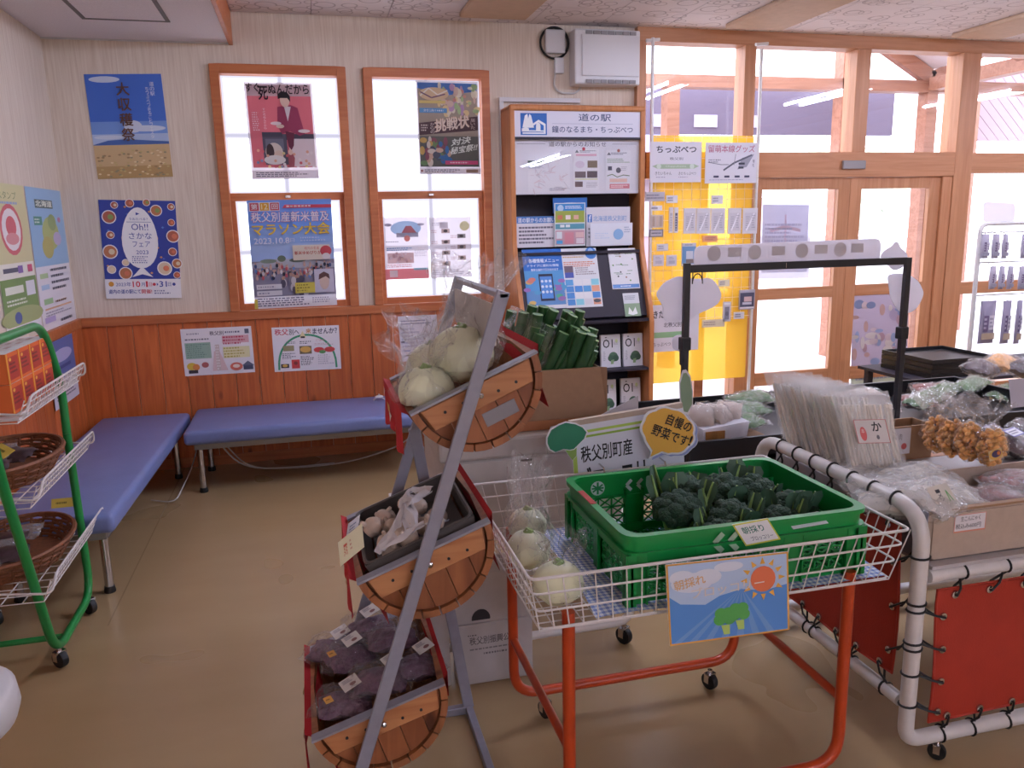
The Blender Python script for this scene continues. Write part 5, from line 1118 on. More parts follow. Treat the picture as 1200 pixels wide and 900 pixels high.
o = sheet('price_tag', 'cream price tag with red figures clipped on the middle barrel', 'price tag', at(399, 664, y=1.9), at(427, 641, y=1.9) - at(399, 664, y=1.9), at(396, 636, y=1.9) - at(399, 664, y=1.9), [('tv', '100円', .2, .25, .14, .5, '#b84a3a'), ('g', .45, .3, .1, .5, 3, '#b06a5a')], paper='#d8cfa8')
o = sheet('price_tag', 'small white tag behind the cream tag on the middle barrel', 'price tag', at(405, 633, y=1.97), at(419, 622, y=1.97) - at(405, 633, y=1.97), at(408, 614, y=1.97) - at(405, 633, y=1.97), [('g', .2, .2, .6, .6, 3, '#5a6a90')], paper='#cfd0dc')
# purple packets in the lowest barrel
R = random.Random(9)
for k, (s, y, d) in enumerate(((-.5, 1.98, .01), (.1, 2.0, .0), (.62, 2.03, .02), (-.3, 2.16, -.01), (.4, 2.17, -.01), (-.6, 2.26, .0), (.1, 2.28, -.01))):
    p = inb(B3, s, y, d); nm = ('front left', 'front middle', 'front right', 'centre left', 'centre right', 'far left', 'far middle')[k]
    t = thing('bean_packet', f'dark purple packet in clear film, {nm} in the lowest barrel', 'packet', p)
    b = MB(); pillow(b, p, .14, .105, .06, R.uniform(-.5, .5), R, 0); o = b.build('contents', 'dark_bean', t, smooth=True)
    b = MB(); pillow(b, p + B3[3] * .008, .17, .13, .075, R.uniform(-.5, .5), R, .1, n=12, jit=.006); b.build('film_wrap', 'film', t)
    q = p + Vector((R.uniform(-.02, .02), -.02, .047)); a1 = Vector((.045, .02, .012)); a2 = Vector((-.016, .05, .0))
    if k != 4: sheet('label_card', None, None, q, a1, a2, [('g', .15, .55, .6, .35, 3, '#6a6070'), ('e', .6, .3, .18, .14, '#7a4a48')], paper='#d8d0ca', parent=t)
    if k in (0, 3): sheet('price_sticker', None, None, q + Vector((-.05, -.02, -.012)), Vector((.02, .01, 0)), Vector((-.008, .022, .004)), [('g', .2, .3, .6, .4, 1, '#7a4a20')], paper='#d89038', parent=t)

# ------------------------------------------------------------------ orange basket stand
ob = thing('basket_stand', 'orange tube stand on casters carrying a white wire basket', 'stand', (.97, 2.0, 0))
for y, nm in ((2.29, 'rear'), (1.72, 'front')):
    MB().tube(fillet([(.565, y, .68), (.565, y, .1), (1.36, y, .1), (1.36, y, .68)], .09, 7), .0165, 12).build('u_frame', 'orange_enamel', ob, smooth=True)
    for x in (.67, 1.27): caster(ob, x, y, 0, .03, rot=.35)
for x in (.565, 1.36): MB().tube([(x, 1.72, .30), (x, 2.29, .30)], .0125, 10).build('side_brace', 'orange_enamel', ob, smooth=True)
def wire_basket():
    x0, x1, y0, y1, zt, zb = .455, 1.499, 1.67, 2.386, .80, .655; I = .03
    def rect(q): k = I * (1 - q); return [(x0 + k, y0 + k, zb + (zt - zb) * q), (x1 - k, y0 + k, zb + (zt - zb) * q), (x1 - k, y1 - k, zb + (zt - zb) * q), (x0 + k, y1 - k, zb + (zt - zb) * q)]
    MB().tube(fillet(rect(1), .02, 3, True), .0042, 8, closed=True).build('rim', 'white_wire', ob, smooth=True)
    b = MB()
    for q in (0, .36, .7): b.tube(fillet(rect(q), .02, 3, True), .0028, 6, closed=True)
    r0, r1 = rect(0), rect(1)
    nx, ny = 26, 18
    for i in range(nx + 1):
        u = i / nx; a0 = [r0[0][0] + (r0[1][0] - r0[0][0]) * u, r0[0][1], zb]; a1 = [r1[0][0] + (r1[1][0] - r1[0][0]) * u, r1[0][1], zt]
        c0 = [a0[0], r0[2][1], zb]; c1 = [a1[0], r1[2][1], zt]
        b.tube([a1, a0, c0, c1], .0019, 5)
    for i in range(ny + 1):
        u = i / ny; a0 = [r0[0][0], r0[0][1] + (r0[3][1] - r0[0][1]) * u, zb - .004]; a1 = [r1[0][0], r1[0][1] + (r1[3][1] - r1[0][1]) * u, zt]
        b.tube([a1, a0, [r0[1][0], a0[1], zb - .004], [r1[1][0], a1[1], zt]], .0019, 5)
    return b.build('wire_mesh', 'white_wire', ob)
wire_basket()
def cl(u, v):
    x = .63 + .83 * u + .02 * math.sin(3 * v); y = 1.705 + .6 * v; return Vector((x, y, .6605 + .004 * math.sin(14 * u + 4 * v) * (1 - u) + .003 * math.sin(11 * v)))
tag(MB().grid(cl, 30, 20).build('gingham_cloth', 'gingham', smooth=True), 'blue and white gingham cloth lining the wire basket', 'cloth')

# ------------------------------------------------------------------ green crate
cr = thing('crate', 'green lattice harvest crate with broccoli in the wire basket', 'crate', (1.06, 1.96, .667))
CX0, CX1, CY0, CY1, CZ0, CZ1 = .715, 1.405, 1.715, 2.21, .668, .855
def rr(k, z): return [(CX0 + k, CY0 + k, z), (CX1 - k, CY0 + k, z), (CX1 - k, CY1 - k, z), (CX0 + k, CY1 - k, z)]
def ringwall(b, z0, z1, k0, k1, t=.004):
    o = fillet(rr(k0, z0), .05, 5, True); p = fillet(rr(k1, z1), .05, 5, True); i0 = fillet(rr(k0 + t, z0), .05, 5, True); i1 = fillet(rr(k1 + t, z1), .05, 5, True); n = len(o)
    b.add(o + p + i1 + i0, [f for j in range(n) for f in ((j, (j + 1) % n, n + (j + 1) % n, n + j), (n + j, n + (j + 1) % n, 2 * n + (j + 1) % n, 2 * n + j), (2 * n + j, 2 * n + (j + 1) % n, 3 * n + (j + 1) % n, 3 * n + j), (3 * n + j, 3 * n + (j + 1) % n, (j + 1) % n, j))])
b = MB(); ringwall(b, CZ1 - .012, CZ1, -.004, -.004, .02); ringwall(b, CZ1 - .05, CZ1 - .044, -.004, -.004, .012); b.build('rim', 'crate_green', cr, smooth=30)
b = MB(); ringwall(b, CZ1 - .075, CZ1 - .008, .006, .003, .004); ringwall(b, CZ0, CZ0 + .025, .022, .02, .005); b.build('band', 'crate_green', cr, smooth=30)
def lattice(b, o, u, v, nu, nv, t, w):
    """square grid with crossed diagonals, as flat bars"""
    o, u, v = Vector(o), Vector(u), Vector(v); n = u.cross(v).normalized(); P = lambda a, c: o + u * (a / nu) + v * (c / nv)
    for i in range(nu + 1): b.bar(P(i, 0), P(i, nv), w, t, n)
    for j in range(nv + 1): b.bar(P(0, j), P(nu, j), w, t, n)
    for i in range(nu):
        for j in range(nv): b.bar(P(i, j), P(i + 1, j + 1), w * .8, t, n); b.bar(P(i + 1, j), P(i, j + 1), w * .8, t, n)
zl0, zl1 = CZ0 + .022, CZ1 - .072; k = .018
b = MB()
for xa, xb in ((CX0 + .06, CX0 + .19), (CX0 + .25, CX1 - .25), (CX1 - .19, CX1 - .06)):
    n = max(2, int((xb - xa) / .036))
    lattice(b, (xa, CY0 + k, zl0), (xb - xa, 0, 0), (0, 0, zl1 - zl0), n, 3, .004, .005); lattice(b, (xa, CY1 - k, zl0), (xb - xa, 0, 0), (0, 0, zl1 - zl0), n, 3, .004, .005)
for ya_, yb2 in ((CY0 + .06, CY0 + .22), (CY0 + .27, CY1 - .06)):
    lattice(b, (CX0 + k, ya_, zl0), (0, yb2 - ya_, 0), (0, 0, zl1 - zl0), 4, 3, .004, .005); lattice(b, (CX1 - k, ya_, zl0), (0, yb2 - ya_, 0), (0, 0, zl1 - zl0), 4, 3, .004, .005)
b.build('lattice_wall', 'crate_green', cr)
for x in (CX0 + .03, CX0 + .22, CX1 - .22, CX1 - .03):
    for y in (CY0 + k - .002, CY1 - k + .002): b = MB(); b.box(x - .03, x + .03, y - .003, y + .003, CZ0, CZ1 - .07); b.box(x - .03, x - .026, y - .012, y + .012, CZ0, CZ1 - .05); b.box(x + .026, x + .03, y - .012, y + .012, CZ0, CZ1 - .05); b.build('wall_post', 'crate_green', cr)
for y in (CY0 + .03, CY0 + .245, CY1 - .03):
    for x in (CX0 + k - .002, CX1 - k + .002): b = MB(); b.box(x - .003, x + .003, y - .028, y + .028, CZ0, CZ1 - .07); b.box(x - .012, x + .012, y - .028, y - .024, CZ0, CZ1 - .05); b.build('wall_post', 'crate_green', cr)
b = MB(); lattice(b, (CX0 + .025, CY0 + .025, CZ0 + .003), (CX1 - CX0 - .05, 0, 0), (0, CY1 - CY0 - .05, 0), 16, 11, .005, .005); b.build('lattice_floor', 'crate_green', cr)
# moulded marks on the far wall, dull red patch on the rim
S = [('c', .13, .5, .035, '#b9c4c8'), ('l', [(.13, .15), (.13, .85)], .01, '#0f6a34'), ('l', [(.1, .5), (.16, .5)], .008, '#0f6a34'), ('l', [(.105, .3), (.155, .7)], .008, '#0f6a34'), ('l', [(.105, .7), (.155, .3)], .008, '#0f6a34')]
for i in range(3): S.append(('l', [(.30 + .055 * i, .8), (.275 + .055 * i, .5), (.30 + .055 * i, .2)], .016, '#b9c4c8'))
draw(MB(), (CX0 + .02, CY1 - .0105, CZ1 - .07), (CX1 - CX0 - .04, 0, 0), (0, 0, .055), S).build('moulded_marks', 'print', cr)
draw(MB(), (CX0 + .2, CY0 - .001, CZ1 - .073), (.12, 0, 0), (0, 0, .06), [('l', [(.5, .9), (.3, .5), (.5, .1)], .12, '#8fb090'), ('l', [(.85, .9), (.65, .5), (.85, .1)], .12, '#8fb090')]).build('moulded_marks', 'print', cr)
MB().box(CX0 - .003, CX0 + .014, CY0 + .25, CY0 + .36, CZ1, CZ1 + .0015).build('red_patch', 'red_canvas', cr)

# broccoli
def broccoli(label, c, R, s=1., lean=(0, 0)):
    t = thing('broccoli', label, 'broccoli', c); c = Vector(c); up = Vector((lean[0], lean[1], 1)).normalized(); rot = Vector((0, 0, 1)).rotation_difference(up).to_matrix()
    MB().tube([c, c + up * .05 * s, c + up * .09 * s], [.02 * s, .021 * s, .03 * s], 10).build('stalk', 'broccoli_stalk', t, smooth=True)
    b = MB(); hc = c + up * .105 * s
    for k in range(22):
        a = k * 2.399; z = 1 - k / 21 * 1.05; r = math.sqrt(max(0, 1 - z * z)); p = hc + rot @ Vector((.05 * s * r * math.cos(a), .05 * s * r * math.sin(a), .036 * s * z)); q = R.uniform(.019, .026) * s
        b.ball(p, q, q, q * .9, 8, 6, lambda th, ph: 1 + .1 * math.sin(5 * th + k) * math.sin(4 * ph))
    b.build('head', 'broccoli_head', t, smooth=True)
    for k in range(5):
        a = R.uniform(0, 6.28); d = Vector((math.cos(a), math.sin(a), 0)); L = R.uniform(.12, .17) * s; w = R.uniform(.03, .045) * s; base = c + up * .02
        def mid(v): return base + d * (.028 + .055 * v * v) * s + Vector((0, 0, L * v)) + d * (.02 * math.sin(3 * v))
        sd = d.cross(Vector((0, 0, 1)))
        def f(u, v): e = (max(0, v - .3) / .7) ** .7 * (1 - max(0, v - .82) / .18 * .55); return mid(v) + sd * ((u - .5) * 2 * w * e * (1 + .15 * math.sin(15 * v))) + d * (.012 * abs(u - .5) * 2 * e)
        lf = MB().grid(f, 6, 8).build('leaf', 'broccoli_leaf', t, smooth=True)
        MB().tube([mid(v / 8) - d * .003 for v in range(9)], [.0085 * s * (1 - v / 11) for v in range(9)], 6).build('midrib', 'broccoli_stalk', lf, smooth=True)
R = random.Random(31)
for lab, x, y, s, ln in (('nearest left, with long upright leaves', 1.0, 2.0, 1.1, (-.15, -.1)), ('second from the left along the back wall', 1.06, 2.11, 1.1, (.05, -.1)), ('at back in the middle of its row', 1.17, 2.1, 1.1, (.1, -.1)), ('at the back right corner', 1.27, 2.09, 1.05, (.1, -.1)), ('front middle, stalk up', 1.12, 1.93, 1.0, (-.1, -.2)), ('front, right of the middle', 1.22, 1.88, .95, (.1, -.3)), ('at the front right corner', 1.31, 1.95, 1., (.2, -.2)), ('tucked front left against the front wall', 1.05, 1.83, .9, (-.3, -.1))):
    broccoli(f'dark green broccoli in the crate, {lab}', (x, y, CZ0 + .012), R, s, ln)
# cards on the basket and the crate
S = [('r', 0, 0, 1, 1, '#d8933a'), ('r', .015, .02, .97, .96, '#4580d4'), ('p', [(.015, .6), (.1, .5), (.2, .48), (.3, .46), (.42, .55), (.6, .6), (.8, .55), (.985, .6), (.985, .98), (.015, .98)], '#a8c4ea')]
for k in range(7): S.append(('p', [(.6, .62), (.03 + .13 * k, .02), (.09 + .13 * k, .02)], '#5f92d8'))
for q in ((.2, .75, .17, .12), (.12, .82, .1, .09), (.32, .8, .12, .1), (.5, .9, .12, .06)): S.append(('e', *q, '#d5ddf0'))
for k in range(12): a = 2 * math.pi * k / 12; S.append(('p', [(.78 + .135 * math.cos(a - .16), .7 + .19 * math.sin(a - .16)), (.78 + .19 * math.cos(a), .7 + .27 * math.sin(a)), (.78 + .135 * math.cos(a + .16), .7 + .19 * math.sin(a + .16))], '#e8a23a'))
S += [('c', .78, .7, .105, '#d8603a'), ('tr', '朝採れ', (.06, .67), (.25, .06), (-.01, .12), '#d8a878', .02), ('tr', 'ブロッコリー', (.19, .55), (.6, .05), (0, .13), '#e0d0c8', .01)]
for cx_, cy_ in ((.45, .28), (.57, .32)):
    S += [('p', [(cx_ - .03, cy_ - .1), (cx_ - .01, cy_ - .22), (cx_ + .04, cy_ - .22), (cx_ + .04, cy_ - .1)], '#a8cc58')] + [('e', cx_ + dx, cy_ + dy, .05, .07, '#3f9a3a') for dx, dy in ((-.04, -.03), (.04, -.03), (-.03, .05), (.03, .05), (0, 0))]
bl = at(785, 757, y=1.655); brr = at(925, 738, y=1.655); tl = at(780, 662, y=1.655)
sheet('sign_card', 'sunny blue sky broccoli sign hung on the front of the basket', 'sign', bl, brr - bl, tl - bl, S, mat='print_gloss', thick=.003)
bl = at(874, 640, y=1.71); brr = at(915, 632, y=1.71); tl = at(858, 615, y=1.71)
sheet('sign_card', 'pale green handwritten card clipped to front rim of crate', 'card', bl, brr - bl, tl - bl, [('r', 0, 0, 1, 1, '#c8c83a'), ('r', .04, .06, .92, .88, '#e4e6e8'), ('t', '朝採り', .15, .5, .6, .32, '#2f6a5f', .02), ('t', 'ブロッコリー', .25, .16, .62, .2, '#3a3a58', .01)], thick=.002, mat='print_gloss')
bl = at(930, 620, y=1.712); brr = at(971, 613, y=1.712); tl = at(918, 606, y=1.74)
sheet('sign_card', 'plain glossy clear card on the crate rim, right of the handwritten card', 'card', bl, brr - bl, tl - bl, [('g', .2, .2, .5, .2, 1, '#a8b0c0')], paper='#ccd2dc', thick=.002, mat='print_gloss')
# bagged vegetables left in the basket
R = random.Random(41)
for lab, x, y, r in (('pale green round vegetable in front left corner of the basket', .565, 1.80, .062), ('pale green round vegetable behind, left in the basket', .55, 2.03, .06), ('pale green round vegetable hidden at back left of the basket', .60, 2.22, .056)):
    cabbage(lab, (x, y, .662 + r * .9), r, R)
    b = MB(); loose_bag(b, (x, y, .666), r * 1.25, r * 1.2, r * (4.6 if y > 1.9 else 2.6), R, (.02, .04), flare=.75 if y > 1.9 else .9, neck=.45, neck_at=.6)
    tag(b.build('plastic_bag', 'film'), lab.replace('pale green round vegetable', 'clear bag round the pale vegetable'), 'bag')

# ------------------------------------------------------------------ boxes behind the barrel rack
ws = thing('utility_stand', 'white pipe stand on casters carrying foam boxes behind the barrels', 'stand', (.7, 2.95, 0))
for y in (2.66, 3.2): MB().tube(fillet([(.28, y, .5), (.28, y, .09), (1.13, y, .09), (1.13, y, .5)], .07, 6), .016, 10).build('side_frame', 'white_enamel', ws, smooth=True)
MB().box(.27, 1.14, 2.645, 3.22, .5, .515).build('top', 'white_enamel', ws, bevel=.003)
for x in (.36, 1.1):
    for y in (2.66, 3.2): caster(ws, x, y, 0, .034, rot=.5)
fb = thing('foam_box', 'large white foam box with lid under the leek carton', 'box', (.75, 2.95, .517))
MB().box(.42, 1.1, 2.68, 3.15, .517, .79).build('body', 'foam_white', fb, bevel=.012)
MB().box(.405, 1.115, 2.665, 3.165, .79, .868).build('lid', 'foam_white', fb, bevel=.012)
MB().box(.7, .74, 2.658, 2.664, .775, .782).build('slot', 'dark_metal', fb)
kb = thing('cardboard_box', 'open brown cardboard box of leeks behind the top barrel', 'box', (.85, 2.86, .87))
KX0, KX1, KY0, KY1, KZ0, KZ1 = .63, 1.03, 2.74, 2.97, .8705, 1.085
for a in ((KX0, KX1, KY0, KY0 + .005, KZ0, KZ1), (KX0, KX1, KY1 - .005, KY1, KZ0, KZ1)): MB().box(*a).build('panel', 'cardboard', kb)
for a in ((KX0, KX0 + .005, KY0 + .005, KY1 - .005, KZ0, KZ1), (KX1 - .005, KX1, KY0 + .005, KY1 - .005, KZ0, KZ1)): MB().box(*a).build('panel', 'cardboard', kb)
MB().box(KX0 + .005, KX1 - .005, KY0 + .005, KY1 - .005, KZ0, KZ0 + .005).build('bottom', 'cardboard', kb)
MB().prism([(KX0, KY0, KZ1), (KX1, KY0, KZ1), (KX1 + .02, KY0 - .015, KZ1 + .0), (KX1 + .02, KY0 - .02, KZ0 + .03), (KX0, KY0 - .02, KZ0 + .03)], (0, -.004, 0)).build('flap', 'cardboard', kb)
MB().box(KX0, KX1 - .06, KY0 - .027, KY0 - .0245, KZ0 + .0, KZ0 + .035).build('tape', 'tape_brown', kb)
R = random.Random(17)
lk = thing('leek', 'dark green leek top standing in the brown cardboard box', 'leek', (0, 0, 0), 'leeks in the cardboard box')
b = MB(); b.tube([(0, 0, 0), (0, 0, .16), (.004, 0, .33)], [.019, .021, .0205], 10); b.build('leaf_tube', 'leek_green', lk, smooth=True)
MB().lathe([(.0205, .329), (.015, .331), (.0145, .31), (.001, .31)], (.004, 0, 0), 10).build('cut_end', 'leek_cut', lk, smooth=True)
MB().tube([(.012, 0, .1), (.028, 0, .2), (.036, 0, .27)], [.012, .013, .012], 8).build('side_leaf', 'leek_green', lk, smooth=True)
n = 0
for j in range(5):
    for i in range(6):
        if R.random() < .12: continue
        o = lk if n == 0 else dup(lk); n += 1; o['label'] = f"dark green leek top in the cardboard box, {('front', 'second', 'third', 'fourth', 'back')[j]} row, {('leftmost', 'second from left', 'third from left', 'third from right', 'second from right', 'rightmost')[i]}"
        hh = .0 + .075 * (1 - abs(i - 2) / 4) * R.uniform(.3, 1) + .02 * j
        o.location = (KX0 + .05 + .048 * i + R.uniform(-.012, .012), KY0 + .075 + .03 * j, KZ0 + .012 + hh * .9); o.rotation_euler = (R.uniform(.1, .32), R.uniform(.1, .42), 0); o.rotation_euler.rotate(Euler((0, 0, 0)))
b = MB(); b.prism([(.80, 2.77, 1.05), (.70, 2.77, 1.24), (.74, 2.77, 1.31), (.90, 2.77, 1.2)], (0, .14, 0)); 
tag(b.build('plastic_sleeve', 'sleeve'), 'clear sleeve round the tallest leeks in the cardboard box', 'bag')
# cartons on the floor
def carton(label, x0, x1, y0, y1, z0, z1, S=None, hole=None):
    t = thing('carton', label, 'box', ((x0 + x1) / 2, (y0 + y1) / 2, z0))
    MB().box(x0, x1, y0, y1, z0, z1).build('body', 'carton_white', t, bevel=.004)
    if S: draw(MB(), (x0, y0, z0), (x1 - x0, 0, 0), (0, 0, z1 - z0), S).build('lettering', 'print', t)
    return t
ct = carton('white carton with black printed lettering on floor behind barrel rack', .425, .70, 2.545, 2.78 - .14, 0, .232, [('t', '秩父別振興公社', .16, .66, .62, .13, '#4a4648', .015), ('g', .14, .8, .12, .04, 1, '#4a4648'), ('g', .16, .56, .6, .05, 1, '#6a6668'), ('g', .34, .47, .42, .06, 1, '#5a5658')])
c2 = carton('white carton with dark hand hole, stacked on the lettered carton', .42, .68, 2.55, 2.64, .2325, .42)
draw(MB(), (.42, 2.55, .2325), (.26, 0, 0), (0, 0, .1875), [('p', [(.36 + .13 * math.cos(a), .08 + .2 * max(-.1, math.sin(a))) for a in [2 * math.pi * k / 20 for k in range(20)]], '#221f22')]).build('hand_hole', 'print', c2)
MB().prism([(.42, 2.549, .42), (.68, 2.549, .42), (.66, 2.56, .475), (.43, 2.56, .475)], (0, .004, 0)).build('flap', 'carton_white', c2)
t = carton('narrow white carton standing against the lettered one, behind barrels', .33, .40, 2.56, 2.64, 0, .36)
# broccoli sign board with cutouts
sb = thing('shop_sign', 'white local broccoli sign with green stripes and cutouts behind crate', 'sign', (1.1, 2.43, .62))
bl = at(676, 600, y=2.43); brr = at(806, 580, y=2.43); tl = at(670, 519, y=2.43)
O_ = Vector((bl.x, 2.43, bl.z)); U2 = Vector((.40, 0, .032)); V2 = Vector((-.02, 0, .30))
sheet('board', None, None, O_, U2, V2, [('r', 0, 0, .035, 1, '#a8c84a'), ('p', [(0, .93), (1, .93), (1, .9), (0, .9)], '#a8c84a'), ('p', [(0, .87), (1, .87), (1, .845), (0, .845)], '#8ab03a'), ('t', '秩父別町産', .07, .56, .46, .19, '#17171c', .02), ('t', 'ブロッコリー', .04, .2, .74, .3, '#17171c', .04)], paper='#dcdcea', parent=sb, thick=.004)
MB().prism([O_ + V2 + Vector((-.003, -.003, .0)), O_ + U2 + V2 + Vector((0, -.003, 0)), O_ + U2 + V2 + Vector((0, -.003, .018)), O_ + V2 + Vector((-.003, -.003, .018))], (0, .02, 0)).build('ledge', 'cardboard_light', sb)
for x in (.08, .3): MB().tube([(O_.x + x, 2.437, .76), (O_.x + x, 2.437, .815), (O_.x + x, 2.388, .812), (O_.x + x, 2.38, .795)], .003, 6).build('hook', 'chrome', sb)
def cutout(name, label, cat, pts, t, col, inner, y, parent=None, extra=None, k=.93):
    """die-cut card: white border, coloured face; pts are (x, z)"""
    cx_ = sum(p[0] for p in pts) / len(pts); cz_ = sum(p[1] for p in pts) / len(pts)
    o = MB().prism([(x, y, z) for x, z in pts], (0, t, 0), '#e6e4ec').build(name, 'print', parent)
    if label: tag(o, label, cat)
    b = MB(); b.add([(cx_ + (x - cx_) * k, y - .0008, cz_ + (z - cz_) * k) for x, z in pts][::1], [tuple(range(len(pts)))], inner)
    b.build('face_print', 'print', o)
    if extra: extra(o)
    return o
yb_ = 2.40
px2 = lambda L, y: [(lambda q: (q.x, q.z))(at(*p, y=y)) for p in L]
broc = [(640, 513), (645, 503), (655, 497), (663, 494), (675, 496), (684, 500), (689, 506), (686, 514), (679, 521), (673, 527), (668, 528), (660, 527), (650, 531), (643, 527), (640, 520)]
stem = [(661, 526), (676, 520), (676, 534), (671, 540), (667, 535)]
cutout('broccoli_card', None, None, px2(stem, yb_ + .003), .003, None, '#7fa048', yb_ + .003, sb)
cutout('broccoli_card', None, None, px2(broc, yb_), .003, None, '#1f6a4a', yb_, sb)
# speech bubble
bub = []
bc = (783, 505)
for k in range(48):
    a = 2 * math.pi * k / 48; w = 1 + .07 * abs(math.sin(4.5 * a)) ; bub.append((bc[0] + 31 * w * math.cos(a), bc[1] - 27 * w * math.sin(a) + 3 * math.cos(a)))
bub = bub[:30] + [(763, 530)] + [(757 + 3, 536 + 2)] + [(775, 531)] + bub[36:]
def btext(o):
    b = MB(); e = at(*bc, y=2.385)
    draw(b, at(752, 533, y=2.384), at(816, 543, y=2.384) - at(752, 533, y=2.384), at(760, 473, y=2.384) - at(752, 533, y=2.384), [('tr', '自慢の', (.33, .67), (.46, -.1), (.05, .22), '#17171c', .02), ('tr', '野菜です', (.1, .43), (.66, -.14), (.05, .22), '#17171c', .02), ('tr', '!', (.79, .33), (.04, -.01), (.04, .2), '#17171c', .02)], z0=.002).build('lettering', 'print', o)
cutout('speech_bubble_card', None, None, px2(bub, 2.385), .003, None, '#e8a63c', 2.385, sb, btext, k=.92)
cutout('speech_bubble_backing', None, None, px2([(x + 3, y + 2) for x, y in bub], 2.391), .003, None, '#8a94c8', 2.391, sb, None, k=.98)
# plain white sheet behind
t = sheet('paper_sheet', 'plain white sheet with faint show-through leaning behind the broccoli sign', 'paper', at(692, 521, y=2.6), at(748, 511, y=2.6) - at(692, 521, y=2.6), at(693, 496, y=2.6) - at(692, 521, y=2.6) , [('g', .1, .15, .7, .5, 2, '#b4b2b8')], paper='#c9c7cc', thick=.003)
bpts = [at(*p, y=2.62) for p in ((640, 525), (748, 508), (748, 464), (693, 492), (645, 500))]
tag(MB().prism(bpts, (0, .003, 0)).build('paper_sheet', 'carton_white'), 'creased white paper propped on the foam box behind broccoli sign', 'paper')

# ------------------------------------------------------------------ black stall with a sign gantry
st = thing('produce_stall', 'low black produce stall with raised rims behind the crate', 'stall', (2.5, 3.3, 0))
SX0, SX1, SY0, SY1, SZ = 1.50, 3.55, 2.93, 3.72, .70
MB().box(SX0, SX1, SY0, SY1, SZ - .1, SZ - .085).build('deck', 'black_plastic', st)
for a in ((SX0, SX1, SY0, SY0 + .018), (SX0, SX1, SY1 - .018, SY1), (SX0, SX0 + .018, SY0 + .018, SY1 - .018), (SX1 - .018, SX1, SY0 + .018, SY1 - .018)): MB().box(*a, SZ - .13, SZ).build('side_rail', 'black_plastic', st, bevel=.003)
for x in (SX0 + .03, SX1 - .03):
    for y in (SY0 + .03, SY1 - .03): MB().box(x - .02, x + .02, y - .02, y + .02, 0, SZ - .13).build('leg', 'black_plastic', st)
MB().box(SX0, SX0 + .5, SY0 + .002, SY0 + .014, .35, SZ - .13).build('front_panel', 'black_plastic', st)
GY = 2.915
ga = thing('gantry', 'black gantry frame with two clips standing on the stall front', 'frame', (2.0, GY, .6))
gl = at(805, 312, y=GY); grr = at(1064, 305, y=GY)
for q in (gl, grr): MB().box(q.x - .012, q.x + .012, GY - .012, GY + .012, SZ - .1, q.z + .012).build('post', 'dark_metal', ga, bevel=.002)
MB().box(gl.x + .012, grr.x - .012, GY - .011, GY + .011, gl.z - .026, gl.z + .004).build('crossbar', 'dark_metal', ga, bevel=.002)
MB().box((gl.x + grr.x) / 2 - .08, (gl.x + grr.x) / 2 - .078, GY - .013, GY - .011, gl.z - .02, gl.z).build('joint', 'chrome', ga)
for q, zc in ((gl, at(805, 403, y=GY).z), (grr, at(1063, 390, y=GY).z)):
    MB().box(q.x - .022, q.x + .018, GY - .02, GY + .02, zc - .025, zc + .028).build('clip', 'black_plastic', ga, bevel=.005)
    MB().prism([(q.x - .02, GY - .01, zc - .02), (q.x - .002, GY - .01, zc - .02), (q.x - .018, GY - .01, zc - .085)] if q is gl else [(q.x + .002, GY - .01, zc - .02), (q.x + .016, GY - .01, zc - .02), (q.x + .014, GY - .01, zc - .085)], (0, .02, 0)).build('clip_lever', 'black_plastic', ga)
MB().tube([(gl.x + .02, GY - .013, gl.z - .02)] + [(gl.x + .04 + .022 * math.cos(a), GY - .014, gl.z - .07 - .04 * math.sin(a)) for a in [math.pi - math.pi * k / 10 * -1 for k in range(11)]] + [(gl.x + .06, GY - .013, gl.z - .02)], .0025, 5).build('wire_loop', 'dark_metal', ga)
# translucent header board seen from behind
pl, pr = at(813, 309, y=GY + .016), at(1031, 303, y=GY + .016); pt = at(813, 287, y=GY + .016)
hb = MB().prism(fillet([(pl.x, GY + .014, pl.z - .02), (pr.x, GY + .014, pr.z - .02), (pr.x, GY + .014, pt.z + .004), (pl.x, GY + .014, pt.z - .004)], .035, 5, True), (0, .005, 0)).build('header_board', 'acrylic'); tag(hb, 'frosted header board seen from behind on top of the black frame', 'sign')
S = []
for k, x in enumerate((.1, .2, .31, .43, .56, .66, .77, .86)): S += [('r', x - .03, .3, .07, .5, '#d3cfd9')] if k % 2 else [('c', x, .5, .035, '#d3cfd9')]
draw(MB(), (pl.x, GY + .0135, pl.z), (pr.x - pl.x, 0, 0), (0, 0, pt.z - pl.z), S, step=.0001, z0=.0002).build('print', 'print', hb)
def film_card(label, px, y, name='cutout_card', mat='acrylic', t=.004):
    pts = [at(*p, y=y) for p in px]; o = MB().prism(fillet(pts, .02, 3, True), (0, t, 0)).build(name, mat); tag(o, label, 'cutout'); return o
o1 = film_card('frosted cloud-shaped vegetable cutout hanging at left end of the frame', [(768, 345), (778, 331), (795, 323), (805, 326), (820, 327), (832, 325), (840, 332), (846, 345), (843, 355), (832, 362), (822, 366), (808, 374), (795, 378), (782, 378), (776, 370), (778, 360)], GY + .03)
film_card('small frosted round cutout below the cloud cutout on the frame', [(787, 400), (790, 394), (797, 392), (806, 394), (808, 402), (805, 410), (797, 413), (789, 409)], GY + .035)
o2 = film_card('frosted onion-shaped cutout at right end of the frame', [(1031, 301), (1036, 294), (1046, 288), (1049, 283), (1053, 284), (1055, 290), (1063, 297), (1064, 304), (1060, 312), (1048, 318)], GY + .03)
film_card('frosted leaf-shaped cutout below the onion cutout on the frame', [(1040, 322), (1052, 320), (1066, 322), (1077, 330), (1083, 343), (1080, 352), (1074, 362), (1064, 368), (1052, 364), (1044, 350)], GY + .034)
